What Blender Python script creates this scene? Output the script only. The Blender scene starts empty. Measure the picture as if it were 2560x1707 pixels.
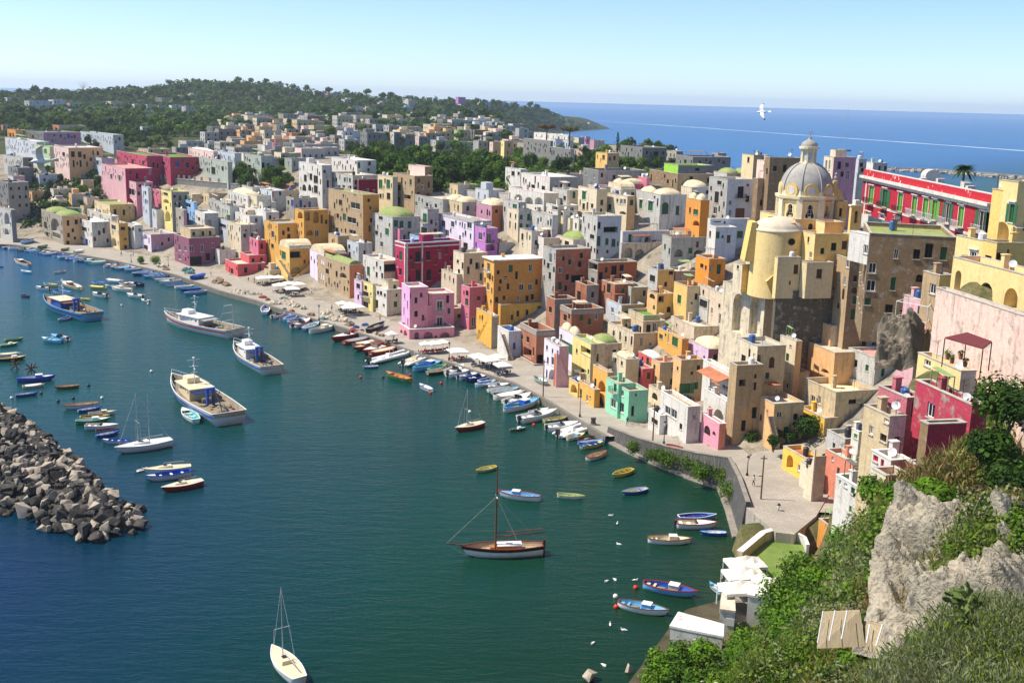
import bpy,bmesh,math,random
from mathutils import Vector,Matrix,noise,geometry
random.seed(7)
R=math.radians
V=Vector
SC=bpy.context.scene
COL=SC.collection
FPX,CX,CY=2750.0,1280.0,853.5
CAMZ,PITCH,ROLL=60.0,R(12.4),R(1.5)
FW=V((0,math.cos(PITCH),-math.sin(PITCH)))
_r0,_u0=V((1,0,0)),V((0,math.sin(PITCH),math.cos(PITCH)))
CR=_r0*math.cos(ROLL)+_u0*math.sin(ROLL)
CU=-_r0*math.sin(ROLL)+_u0*math.cos(ROLL)
EYE=V((0,0,CAMZ))
def ray(px,py):
 return FW+CR*((px-CX)/FPX)+CU*((CY-py)/FPX)
def at_z(px,py,z):
 d=ray(px,py);return EYE+d*((z-CAMZ)/d.z)
def at_y(px,py,y):
 d=ray(px,py);return EYE+d*(y/d.y)
def proj(p):
 q=V(p)-EYE;w=q.dot(FW)
 return CX+FPX*q.dot(CR)/w,CY-FPX*q.dot(CU)/w
ZS=3.6465
REG={}
for _i,_n in enumerate('ABCDEFGHIJKLMNOP'):
 REG[_n]=((_i%4)*640,(150,500,850,1277)[_i//4])
def zp(reg,x,y):
 a=REG[reg];return a[0]+x/ZS,a[1]+y/ZS
MATS={}
def _new(name):
 m=bpy.data.materials.new(name);m.use_nodes=True
 nt=m.node_tree;b=nt.nodes['Principled BSDF']
 return m,nt,b
def nd(nt,typ,**kw):
 n=nt.nodes.new(typ)
 for k,v in kw.items():
  if k.startswith('i_'):
   key=k[2:].replace('_',' ')
   n.inputs[int(key)if key.isdigit()else key].default_value=v
  else:setattr(n,k,v)
 return n
def lk(nt,a,b):nt.links.new(a,b)
def c4(c,k=1.0):return(min(1,c[0]*k),min(1,c[1]*k),min(1,c[2]*k),1)
def coords(nt,scale=1.0,sc3=None):
 t=nd(nt,'ShaderNodeTexCoord')
 mp=nd(nt,'ShaderNodeMapping');mp.inputs['Scale'].default_value=sc3 or(scale,)*3
 oi=nd(nt,'ShaderNodeObjectInfo')
 ad=nd(nt,'ShaderNodeVectorMath',operation='ADD')
 mu=nd(nt,'ShaderNodeMath',operation='MULTIPLY',i_1=37.0)
 lk(nt,oi.outputs['Random'],mu.inputs[0])
 lk(nt,t.outputs['Object'],ad.inputs[0]);lk(nt,mu.outputs[0],ad.inputs[1])
 lk(nt,ad.outputs[0],mp.inputs['Vector'])
 return mp.outputs[0]
def noi(nt,vec,scale,detail=4,rough=.6,dist=0.0):
 n=nd(nt,'ShaderNodeTexNoise');n.inputs['Scale'].default_value=scale
 n.inputs['Detail'].default_value=detail;n.inputs['Roughness'].default_value=rough
 n.inputs['Distortion'].default_value=dist
 lk(nt,vec,n.inputs['Vector']);return n.outputs['Fac']
def ramp(nt,fac,stops):
 r=nd(nt,'ShaderNodeValToRGB');e=r.color_ramp.elements
 while len(e)<len(stops):e.new(.5)
 for el,(p,c)in zip(e,stops):
  el.position=p;el.color=c if len(c)==4 else(*c,1)
 lk(nt,fac,r.inputs[0]);return r.outputs[0]
def mix(nt,fac,a,b,mode='MIX'):
 m=nd(nt,'ShaderNodeMix',data_type='RGBA',blend_type=mode)
 for s,v in((m.inputs[0],fac),(m.inputs[6],a),(m.inputs[7],b)):
  if hasattr(v,'links'):lk(nt,v,s)
  else:s.default_value=v if isinstance(v,(int,float))else(v if len(v)==4 else(*v,1))
 return m.outputs[2]
def bump(nt,b,h,strength=.3,dist=.05):
 n=nd(nt,'ShaderNodeBump');n.inputs['Strength'].default_value=strength;n.inputs['Distance'].default_value=dist
 lk(nt,h,n.inputs['Height']);lk(nt,n.outputs[0],b.inputs['Normal'])
def plaster(name,col,wear=.35,grime=(.17,.15,.12),under=(.36,.33,.28)):
 key='plaster_'+name
 if key in MATS:return MATS[key]
 m,nt,b=_new(key)
 v=coords(nt)
 big=noi(nt,v,.32,5,.62,.4)
 c=mix(nt,big,c4(col,.86),c4(col,1.1))
 fl=noi(nt,v,.8,8,.74,.2)
 lo=.70-wear*.22
 f1=ramp(nt,fl,[(lo,(0,0,0)),(lo+.12,(1,1,1))])
 f1=mix(nt,1.0,f1,(wear*1.3,)*3,'MULTIPLY')
 c=mix(nt,f1,c,c4(under))
 vs=coords(nt,sc3=(1.1,1.1,.13))
 st=noi(nt,vs,1.3,4,.6)
 f2=ramp(nt,st,[(.52,(0,0,0)),(.78,(1,1,1))])
 f2=mix(nt,1.0,f2,(min(.85,wear*1.1),)*3,'MULTIPLY')
 c=mix(nt,f2,c,c4(grime))
 mid=noi(nt,v,1.9,6,.7,.5)
 c=mix(nt,.45,c,ramp(nt,mid,[(.3,(.28,.27,.25)),(.7,(.68,.68,.67))]),'OVERLAY')
 fine=noi(nt,v,7,3,.6)
 c=mix(nt,.25,c,fine,'OVERLAY')
 lk(nt,c,b.inputs['Base Color']);b.inputs['Roughness'].default_value=.88
 b.inputs['Specular IOR Level'].default_value=.2
 bump(nt,b,fl,.35,.06)
 MATS[key]=m;return m
def simple(name,col,rough=.6,var=.15,scale=2.0,spec=.3,metal=0.0,bmp=0.0):
 if name in MATS:return MATS[name]
 m,nt,b=_new(name)
 v=coords(nt)
 n=noi(nt,v,scale,4,.6)
 c=mix(nt,n,c4(col,1-var),c4(col,1+var))
 lk(nt,c,b.inputs['Base Color']);b.inputs['Roughness'].default_value=rough
 b.inputs['Specular IOR Level'].default_value=spec;b.inputs['Metallic'].default_value=metal
 if bmp:bump(nt,b,n,bmp,.1)
 MATS[name]=m;return m
def patchy(name,c1,c2,scale=.25,rough=.9,c3=None,detail=6,bmp=.3,bdist=.1,lo=.4,hi=.6):
 if name in MATS:return MATS[name]
 m,nt,b=_new(name)
 v=coords(nt)
 n=noi(nt,v,scale,detail,.65,.5)
 f=ramp(nt,n,[(lo,(0,0,0)),(hi,(1,1,1))])
 c=mix(nt,f,c4(c1),c4(c2))
 if c3:
  n2=noi(nt,v,scale*3.1,5,.6)
  c=mix(nt,ramp(nt,n2,[(.55,(0,0,0)),(.68,(1,1,1))]),c,c4(c3))
 fn=noi(nt,v,scale*14,3,.6)
 c=mix(nt,.35,c,fn,'OVERLAY')
 lk(nt,c,b.inputs['Base Color']);b.inputs['Roughness'].default_value=rough
 b.inputs['Specular IOR Level'].default_value=.15
 if bmp:bump(nt,b,fn,bmp,bdist)
 MATS[name]=m;return m
def leafy(name,col,col2,rough=.7):
 if name in MATS:return MATS[name]
 m,nt,b=_new(name)
 g=nd(nt,'ShaderNodeNewGeometry')
 oi=nd(nt,'ShaderNodeObjectInfo')
 f=nd(nt,'ShaderNodeMath',operation='MULTIPLY_ADD',i_1=.75,i_2=0.0)
 lk(nt,g.outputs['Random Per Island'],f.inputs[0])
 f3=nd(nt,'ShaderNodeMath',operation='MULTIPLY_ADD',i_1=.3)
 lk(nt,oi.outputs['Random'],f3.inputs[0]);lk(nt,f.outputs[0],f3.inputs[2])
 c=mix(nt,f3.outputs[0],c4(col),c4(col2))
 lk(nt,c,b.inputs['Base Color']);b.inputs['Roughness'].default_value=rough
 b.inputs['Specular IOR Level'].default_value=.12
 tr=nd(nt,'ShaderNodeBsdfTranslucent');lk(nt,mix(nt,.5,c,c4(col2,1.6)),tr.inputs['Color'])
 ms=nd(nt,'ShaderNodeMixShader');ms.inputs[0].default_value=.22
 lk(nt,b.outputs[0],ms.inputs[1]);lk(nt,tr.outputs[0],ms.inputs[2])
 lk(nt,ms.outputs[0],nt.nodes['Material Output'].inputs['Surface'])
 MATS[name]=m;return m
class MB:
 def __init__(s):s.v,s.f,s.mi=[],[],[]
 def add(s,vs,fs,mi=0):
  o=len(s.v);s.v+=[tuple(p)for p in vs];s.f+=[tuple(i+o for i in f)for f in fs];s.mi+=[mi]*len(fs)
 def quad(s,a,b,c,d,mi=0):s.add([a,b,c,d],[(0,1,2,3)],mi)
 def poly(s,ps,mi=0):s.add(ps,[tuple(range(len(ps)))],mi)
 def hexa(s,lo,hi,mi=0,cap=True):
  """a prism between two rings of points"""
  n=len(lo);fs=[(i,(i+1)%n,n+(i+1)%n,n+i)for i in range(n)]
  if cap:fs+=[tuple(range(n-1,-1,-1)),tuple(range(n,2*n))]
  s.add(list(lo)+list(hi),fs,mi)
 def box(s,x0,x1,y0,y1,z0,z1,mi=0):
  s.hexa([(x0,y0,z0),(x1,y0,z0),(x1,y1,z0),(x0,y1,z0)],[(x0,y0,z1),(x1,y0,z1),(x1,y1,z1),(x0,y1,z1)],mi)
 def obox(s,c,ux,uy,hx,hy,z0,z1,mi=0):
  """box on axes ux, uy round c"""
  P=[V((c[0],c[1],0))+ux*a*hx+uy*b*hy for a,b in((-1,-1),(1,-1),(1,1),(-1,1))]
  s.hexa([(p.x,p.y,z0)for p in P],[(p.x,p.y,z1)for p in P],mi)
 def bar(s,a,b,w,h=None,mi=0,up=V((0,0,1))):
  a,b=V(a),V(b);h=h or w;d=(b-a)
  if d.length<1e-6:return
  d.normalize();r=d.cross(up)
  if r.length<1e-4:r=d.cross(V((1,0,0)))
  r.normalize();q=r.cross(d)
  o=[r*w/2*i+q*h/2*j for i,j in((-1,-1),(1,-1),(1,1),(-1,1))]
  s.hexa([a+k for k in o],[b+k for k in o],mi)
 def tube(s,pts,rad,n=6,mi=0,cap=True):
  rings=[];m=len(pts);pts=[V(p)for p in pts]
  rads=rad if isinstance(rad,(list,tuple))else[rad]*m
  o=len(s.v)
  for i,p in enumerate(pts):
   d=(pts[min(i+1,m-1)]-pts[max(i-1,0)]).normalized()
   r=d.cross(V((0,0,1)))
   if r.length<.05:r=d.cross(V((1,0,0)))
   r.normalize();q=r.cross(d)
   s.v+=[tuple(p+(r*math.cos(k*2*math.pi/n)+q*math.sin(k*2*math.pi/n))*rads[i])for k in range(n)]
  for i in range(m-1):
   for k in range(n):
    s.f.append((o+i*n+k,o+i*n+(k+1)%n,o+(i+1)*n+(k+1)%n,o+(i+1)*n+k));s.mi.append(mi)
  if cap:
   s.f.append(tuple(o+k for k in range(n-1,-1,-1)));s.mi.append(mi)
   s.f.append(tuple(o+(m-1)*n+k for k in range(n)));s.mi.append(mi)
 def lathe(s,prof,c=(0,0,0),n=16,mi=0,a0=0.0,a1=2*math.pi,rot=0.0):
  """profile of (radius, z) turned round the vertical through c"""
  full=abs(a1-a0-2*math.pi)<1e-6;k=n if full else n+1
  o=len(s.v)
  for r,z in prof:
   for i in range(k):
    a=rot+a0+(a1-a0)*i/n
    s.v.append((c[0]+r*math.cos(a),c[1]+r*math.sin(a),c[2]+z))
  for j in range(len(prof)-1):
   for i in range(n):
    i2=(i+1)%k
    s.f.append((o+j*k+i,o+j*k+i2,o+(j+1)*k+i2,o+(j+1)*k+i));s.mi.append(mi)
 def ball(s,c,rx,ry,rz,n=8,m=6,mi=0,jit=0.0,seed=0):
  o=len(s.v);c=V(c)
  for j in range(m+1):
   t=math.pi*j/m
   for i in range(n):
    a=2*math.pi*i/n
    d=V((math.sin(t)*math.cos(a),math.sin(t)*math.sin(a),math.cos(t)))
    k=1+(jit*noise.noise(d*1.7+V((seed,seed*.7,0)))if jit else 0)
    s.v.append((c.x+d.x*rx*k,c.y+d.y*ry*k,c.z+d.z*rz*k))
  for j in range(m):
   for i in range(n):
    s.f.append((o+(j+1)*n+i,o+(j+1)*n+(i+1)%n,o+j*n+(i+1)%n,o+j*n+i));s.mi.append(mi)
 def build(s,name,mat,parent=None,loc=None,smooth=False,org=None):
  """ONE mesh object; org: world point that becomes the object's origin"""
  vs=s.v
  if org is not None:
   ox,oy,oz=org;vs=[(x-ox,y-oy,z-oz)for x,y,z in vs]
  me=bpy.data.meshes.new(name)
  me.from_pydata(vs,[],s.f)
  mats=mat if isinstance(mat,(list,tuple))else[mat]
  for q in mats:me.materials.append(q)
  if len(mats)>1:me.polygons.foreach_set('material_index',s.mi)
  if smooth:me.polygons.foreach_set('use_smooth',[True]*len(me.polygons))
  me.update()
  o=bpy.data.objects.new(name,me);COL.objects.link(o)
  if parent is not None:o.parent=parent
  if org is not None and parent is None:o.location=org
  if loc is not None:o.location=loc
  return o
def empty(name,loc,rz=0.0):
 o=bpy.data.objects.new(name,None);COL.objects.link(o)
 o.location=loc;o.rotation_euler=(0,0,rz);o.empty_display_size=.3;return o
THINGS=[]
def tag(o,label=None,cat=None,group=None,kind=None):
 if label:o['label']=label
 if cat:o['category']=cat
 if group:o['group']=group
 if kind:o['kind']=kind
 return o
KIDS={}
def copy_tree(o,parent=None):
 c=o.copy();COL.objects.link(c)
 if parent is not None:c.parent=parent
 for ch in KIDS.get(o.name)or[k for k in o.children]:copy_tree(ch,c)
 return c
ORD='first second third fourth fifth sixth seventh eighth ninth tenth eleventh twelfth thirteenth fourteenth fifteenth sixteenth seventeenth eighteenth nineteenth twentieth'.split()
def ordn(i):
 if i<20:return ORD[i]
 return('twenty-','thirty-','forty-','fifty-','sixty-','seventy-','eighty-','ninety-')[min(7,(i-20)//10)]+ORD[(i-20)%10]if(i+1)%10 else 'thirtieth fortieth fiftieth sixtieth seventieth eightieth ninetieth hundredth'.split()[(i+1)//10-3]
import numpy as np
QPX=[(38,613),(192,636),(284,652),(435,687),(546,727),(640,752),(676,766),(836,814),(928,843),(1018,875),(1101,901),(1280,957),(1360,999),(1445,1052),(1513,1092)]
QW=[at_z(x,y,1.2)for x,y in QPX]
WALLPX=[(1519,1095),(1590,1132),(1664,1165),(1740,1195),(1815,1221),(1838,1275),(1859,1346)]
WALLW=[at_z(x,y,0.0)for x,y in WALLPX]
SHOREPX=[(1812,1430),(1795,1521),(1715,1528),(1672,1572),(1625,1661)]
SHOREW=[at_z(x,y,0.0)for x,y in SHOREPX]
LINE=[V((-900,470,0)),V((-420,440,0))]+QW+WALLW+SHOREW+[V((9,92,0)),V((-3,55,0)),V((-9,20,0)),V((-12,-60,0))]
LXY=np.array([(p.x,p.y)for p in LINE])
W0=np.array([14.]*(2+len(QW))+[12.]*len(WALLW)+[3.]*(len(SHOREW)+4))
W1=np.array([85.]*(2+len(QW))+[60.]*(len(WALLW)-2)+[40.]*2+[22.]*(len(SHOREW))+[16.]*4)
GPX=[(50,430,520),(250,400,620),(500,330,800),(750,420,400),(1000,400,600),(1200,440,420),(1450,480,320),(1750,560,240),(1950,560,215),(2200,640,175),(2480,690,122),(900,330,780),(1250,330,850),(1650,370,600),(1450,350,750),(30,268,1300),(300,275,1250),(700,295,1150),(1000,290,1250),(500,205,2000),(620,208,1900),(820,236,1900),(1000,255,1950),(1180,262,2150),(1300,268,2250),(1400,305,2350),(100,245,1900),(-200,250,1900),(350,228,1950),(2200,1280,90),(2290,1190,85),(2170,1530,60),(2380,1345,63),(2290,1262,70),(2080,1690,50),(1950,1707,56),(2300,1640,36),(2500,1690,20),(2540,1490,30),(2520,1230,58),(2450,1080,75),(2380,1195,77),(2100,1060,140),(2200,950,130),(1950,900,185),(1800,850,210),(1660,1700,93),(1750,1640,100),(2350,900,108)]
GP=[at_y(x,y,d)for x,y,d in GPX]+[V((18,72,20)),V((14,66,17)),V((11,52,24)),V((9,40,31)),V((6.5,24,41.5)),V((8,30,37.5)),V((11,36,37)),V((14.5,46,32.5)),V((4,14,43)),V((22,80,19)),V((26,90,16)),V((19,84,12)),V((31.5,125,3.6)),V((35.5,129,4.6)),V((36,119,8.5)),V((25.6,112,4)),V((30,104,11.5)),V((33.5,104,15)),V((30,115,5.5)),V((24,98,9.5)),V((30,5,53)),V((60,20,54)),V((110,60,50)),V((12,5,45)),V((130,110,46)),V((45,152,4.6)),V((40,170,4.2)),V((22,104,5)),V((60,40,50)),V((80,90,44))]
GXY=np.array([(p.x,p.y)for p in GP]);GZ=np.array([p.z for p in GP])
COASTY=[-100,0,150,280,350,450,650,800,1000,1500,2000,2300,2560,2700]
COASTX=[320,300,190,135,122,118,110,80,20,-20,60,150,232,60]
def inland(x,y):
 """signed distance inland from the water's edge, and the blend widths there (numpy arrays)"""
 x=np.asarray(x,float);y=np.asarray(y,float)
 best=np.full(x.shape,1e18);sg=np.zeros(x.shape);w0=np.zeros(x.shape);w1=np.zeros(x.shape)
 for i in range(len(LXY)-1):
  ax,ay=LXY[i];bx,by=LXY[i+1];dx,dy=bx-ax,by-ay
  t=np.clip(((x-ax)*dx+(y-ay)*dy)/(dx*dx+dy*dy),0,1)
  ex,ey=x-ax-t*dx,y-ay-t*dy
  d=ex*ex+ey*ey
  s=np.sign(dx*ey-dy*ex)
  m=d<best
  best=np.where(m,d,best);sg=np.where(m,s,sg)
  w0=np.where(m,W0[i]*(1-t)+W0[i+1]*t,w0);w1=np.where(m,W1[i]*(1-t)+W1[i+1]*t,w1)
 return np.sqrt(best)*sg,w0,w1
def sstep(t):
 t=np.clip(t,0,1);return t*t*(3-2*t)
def ground(x,y):
 x=np.asarray(x,float);y=np.asarray(y,float)
 d,w0,w1=inland(x,y)
 num=np.zeros(x.shape);den=np.zeros(x.shape)
 for(gx,gy),gz in zip(GXY,GZ):
  r2=(x-gx)**2+(y-gy)**2+4
  w=r2**-1.75;num+=w*gz;den+=w
 P=num/den
 q=1.15+3.3*sstep((x-19)/17)*(y<205)
 q=np.where(y<140,.6,q)
 z=q+(P-q)*sstep((d-w0)/(w1-w0))
 z=np.where(d<np.where(w0>=10,6.0,0.0),-2.5,z)
 cx=np.interp(y,COASTY,COASTX)
 c=sstep((cx-x)/np.where(y>1200,90.,35.))
 z=np.where(c<=0,-3,z*c-1.5*(1-c))
 return z
def gz(x,y):return float(ground(np.array([x]),np.array([y]))[0])
_GR=[]
for _x0,_x1,_y0,_y1,_s in((-24,140,4,182,1.0),(-620,210,182,660,3.0),(-1500,290,660,2720,12.0)):
 _X,_Y=np.meshgrid(np.arange(_x0,_x1+_s,_s),np.arange(_y0,_y1+_s,_s));_GR.append((_x0,_y0,_y1,_s,ground(_X,_Y)))
def gfast(x,y):
 out=np.full(x.shape,-3.0)
 for x0,y0,y1,s,G in _GR:
  m=(y>=y0)&(y<y1)
  if not m.any():continue
  fx,fy=(x[m]-x0)/s,(y[m]-y0)/s;ok=(fx>=0)&(fx<G.shape[1]-1)&(fy<G.shape[0]-1);fx=np.clip(fx,0,G.shape[1]-1.001);fy=np.clip(fy,0,G.shape[0]-1.001)
  i,j=fx.astype(int),fy.astype(int);a,b=fx-i,fy-j
  out[m]=np.where(ok,(G[j,i]*(1-a)+G[j,i+1]*a)*(1-b)+(G[j+1,i]*(1-a)+G[j+1,i+1]*a)*b,-3)
 return out
def hit(px,py,off=0.0,y0=12,y1=2600):
 """first point along the pixel's ray that is below the ground raised by off"""
 d=ray(px,py);ts=(np.concatenate([np.arange(y0,500,.7),np.arange(500,y1,5.0)])if y1>500 else np.arange(y0,y1,.5))/d.y
 xs,ys,zs=d.x*ts,d.y*ts,CAMZ+d.z*ts
 g=gfast(xs,ys);g=np.where(g<0,0,g+off)
 k=np.nonzero(zs<=g)[0]
 return EYE+d*float(ts[k[0]]if len(k)else ts[-1])
def grid(name,xs,ys,mat,zoff=0.0,keep=None,rough=0.0):
 X,Y=np.meshgrid(xs,ys);Z=ground(X,Y)+zoff
 mb=MB();nx,ny=len(xs),len(ys)
 for j in range(ny):
  for i in range(nx):
   z=float(Z[j,i])
   if rough and z>2:
    p=V((X[j,i]*.09,Y[j,i]*.09,0));z+=min(1,max(0,(z-7)/6))*(rough*noise.fractal(p,1.0,2.0,5)+rough*.4*noise.noise(p*9))
   mb.v.append((float(X[j,i]),float(Y[j,i]),z))
 for j in range(ny-1):
  for i in range(nx-1):
   a=j*nx+i
   if max(Z[j,i],Z[j,i+1],Z[j+1,i],Z[j+1,i+1])<-2.2:continue
   if keep and not keep(X[j,i],Y[j,i]):continue
   mb.f.append((a,a+1,a+nx+1,a+nx));mb.mi.append(0)
 return mb.build(name,mat,smooth=True)
M_earth=patchy('earth_scrub',(.08,.085,.03),(.17,.14,.075),.5,c3=(.06,.075,.02),bdist=.25)
M_townground=patchy('old_stone_ground',(.22,.19,.15),(.34,.30,.24),.12,c3=(.12,.11,.08))
M_farland=patchy('far_green_land',(.025,.042,.012),(.05,.065,.02),.02,c3=(.12,.1,.06),bmp=0)
o=grid('hillside',np.arange(-16,135,1.5),np.arange(-12,173,1.5),M_earth,-.25,rough=.9);tag(o,kind='structure')
o=grid('town_ground',np.arange(-560,200,5.),np.arange(171,640,5.),M_townground,-.12);tag(o,kind='structure')
o=grid('far_hills',np.arange(-1500,280,18.),np.arange(622,2720,18.),M_farland,-.3);tag(o,kind='structure')
def stone_block_mat(name,c1,c2,mortar,bw,bh,bumpy=.6):
 if name in MATS:return MATS[name]
 m,nt,b=_new(name);v=coords(nt)
 t=nd(nt,'ShaderNodeTexBrick');t.inputs['Scale'].default_value=1.0;t.inputs['Brick Width'].default_value=bw;t.inputs['Row Height'].default_value=bh
 t.inputs['Mortar Size'].default_value=.03;t.inputs['Color1'].default_value=c4(c1);t.inputs['Color2'].default_value=c4(c2);t.inputs['Mortar'].default_value=c4(mortar)
 nw=noi(nt,v,.8,4);vv=nd(nt,'ShaderNodeVectorMath',operation='ADD');sc=nd(nt,'ShaderNodeVectorMath',operation='SCALE',i_Scale=.5)
 cmb=nd(nt,'ShaderNodeCombineXYZ');lk(nt,nw,cmb.inputs[0]);lk(nt,nw,cmb.inputs[1]);lk(nt,cmb.outputs[0],sc.inputs[0])
 lk(nt,v,vv.inputs[0]);lk(nt,sc.outputs[0],vv.inputs[1]);lk(nt,vv.outputs[0],t.inputs['Vector'])
 n=noi(nt,v,.22,5);c=mix(nt,ramp(nt,n,[(.4,(0,0,0)),(.65,(1,1,1))]),t.outputs[0],c4(c1,.72))
 n2=noi(nt,v,5,3);c=mix(nt,.35,c,n2,'OVERLAY')
 lk(nt,c,b.inputs['Base Color']);b.inputs['Roughness'].default_value=.85
 bump(nt,b,t.outputs['Fac'],-bumpy,.03);MATS[name]=m;return m
M_pave=stone_block_mat('quay_paving',(.42,.38,.32),(.36,.32,.27),(.2,.18,.15),1.1,.55)
M_kerb=stone_block_mat('quay_edge_stone',(.22,.2,.17),(.17,.155,.13),(.08,.07,.06),2.2,.6)
M_wallstone=None
def nrm(i,L):
 a,b=L[max(i-1,0)],L[min(i+1,len(L)-1)];d=(b-a);d.z=0;d.normalize();return V((-d.y,d.x,0))
def offs(L,k):return[p+nrm(i,L)*k for i,p in enumerate(L)]
QE=[V((-420,440,1.2))]+[V((p.x,p.y,1.2))for p in QW]
deck,edge=MB(),MB()
QI,QB=offs(QE,.75),offs(QE,30)
QB[-1]=V((QW[-1].x+26,QW[-1].y+9,1.2));QB[-2]=V((QW[-2].x+27,QW[-2].y+10,1.2))
for i in range(len(QE)-1):
 deck.quad(QI[i],QI[i+1],QB[i+1],QB[i])
 e0,e1,f0,f1=QE[i]+V((0,0,.1)),QE[i+1]+V((0,0,.1)),QI[i]+V((0,0,.1)),QI[i+1]+V((0,0,.1))
 edge.quad(e0,e1,f1,f0);edge.quad(f0,f1,QI[i+1]-V((0,0,.1)),QI[i]-V((0,0,.1)))
 edge.quad(V((e0.x,e0.y,-2)),V((e1.x,e1.y,-2)),e1,e0)
o=deck.build('quay_pavement',M_pave);tag(o,kind='structure')
o=edge.build('quay_kerb',M_kerb);tag(o,kind='structure')
def jetty(pxs,zt):
 mb=MB();P=[at_z(x,y,zt)for x,y in pxs]
 mb.hexa([(p.x,p.y,-2)for p in P],[(p.x,p.y,zt)for p in P]);return mb
mbj=jetty([(286,655),(331,643),(345,640),(300,636)],1.15)
def wall_top(i):return[1.3,1.9,2.6,3.4,4.3,4.5,4.6][i]
lane=MB();lw=[]
for i,p in enumerate(WALLW):lw.append(V((p.x,p.y,wall_top(i))))
inner=[lw[0]+V((9,6,0)),lw[1]+V((9,8,0)),lw[2]+V((10,9,0)),lw[3]+V((12,10,0)),lw[4]+V((22,10,0)),lw[5]+V((26,4,0)),lw[6]+V((25,-2,0))]
for i in range(len(lw)-1):
 a,b=lw[i]+nrm(i,lw)*.55,lw[i+1]+nrm(i+1,lw)*.55
 lane.quad(a,b,inner[i+1],inner[i])
sqp=[(1842,1165),(1900,1128),(1985,1120),(2060,1165),(2075,1230),(2040,1290),(1985,1335),(1940,1330),(1866,1268),(1864,1210)]
o=lane.build('lane',M_pave)
sqw=[at_z(x,y,4.72)for x,y in sqp][::-1];lane=MB();lane.hexa([(q.x,q.y,-.5)for q in sqw],[(q.x,q.y,4.72)for q in sqw]);tag(lane.build('square',M_pave),kind='structure');tag(o,kind='structure')
M_basalt=stone_block_mat('dark_wall_stone',(.085,.083,.08),(.05,.05,.05),(.17,.16,.14),.9,.5,.8)
hw=MB();cop=MB()
HWROOT=empty('harbour_wall',lw[3]);tag(HWROOT,'long dark stone harbour wall carrying the rising lane, tufts of green hanging on it','wall')
M_cope=patchy('coping_stone',(.3,.27,.23),(.22,.2,.17),.6)
for i in range(len(lw)-1):
 n0,n1=nrm(i,lw),nrm(i+1,lw);up=V((0,0,1))*.85
 a0,a1=lw[i]-n0*.0,lw[i+1]-n1*.0
 b0,b1=V((a0.x,a0.y,-2))-n0*.9,V((a1.x,a1.y,-2))-n1*.9
 hw.hexa([b0,b1,V((a1.x,a1.y,-2))+n1*.5,V((a0.x,a0.y,-2))+n0*.5],[a0+up,a1+up,a1+n1*.5+up,a0+n0*.5+up])
 u2=up+V((0,0,.14))
 cop.hexa([a0-n0*.08+up,a1-n1*.08+up,a1+n1*.58+up,a0+n0*.58+up],[a0-n0*.08+u2,a1-n1*.08+u2,a1+n1*.58+u2,a0+n0*.58+u2])
c0=HWROOT.location
hw.build('wall',M_basalt,HWROOT,org=c0);cop.build('coping',M_cope,HWROOT,org=c0)
foot=MB()
for i in range(len(lw)-1):
 n0,n1=nrm(i,lw),nrm(i+1,lw);a0,a1=V((lw[i].x,lw[i].y,0)),V((lw[i+1].x,lw[i+1].y,0))
 foot.hexa([a0-n0*1.9-V((0,0,1)),a1-n1*1.9-V((0,0,1)),a1-n1*.4-V((0,0,1)),a0-n0*.4-V((0,0,1))],[a0-n0*1.5+V((0,0,.3)),a1-n1*1.5+V((0,0,.3)),a1-n1*.4+V((0,0,.3)),a0-n0*.4+V((0,0,.3))])
foot.build('footing',M_cope,HWROOT,org=c0)
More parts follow.
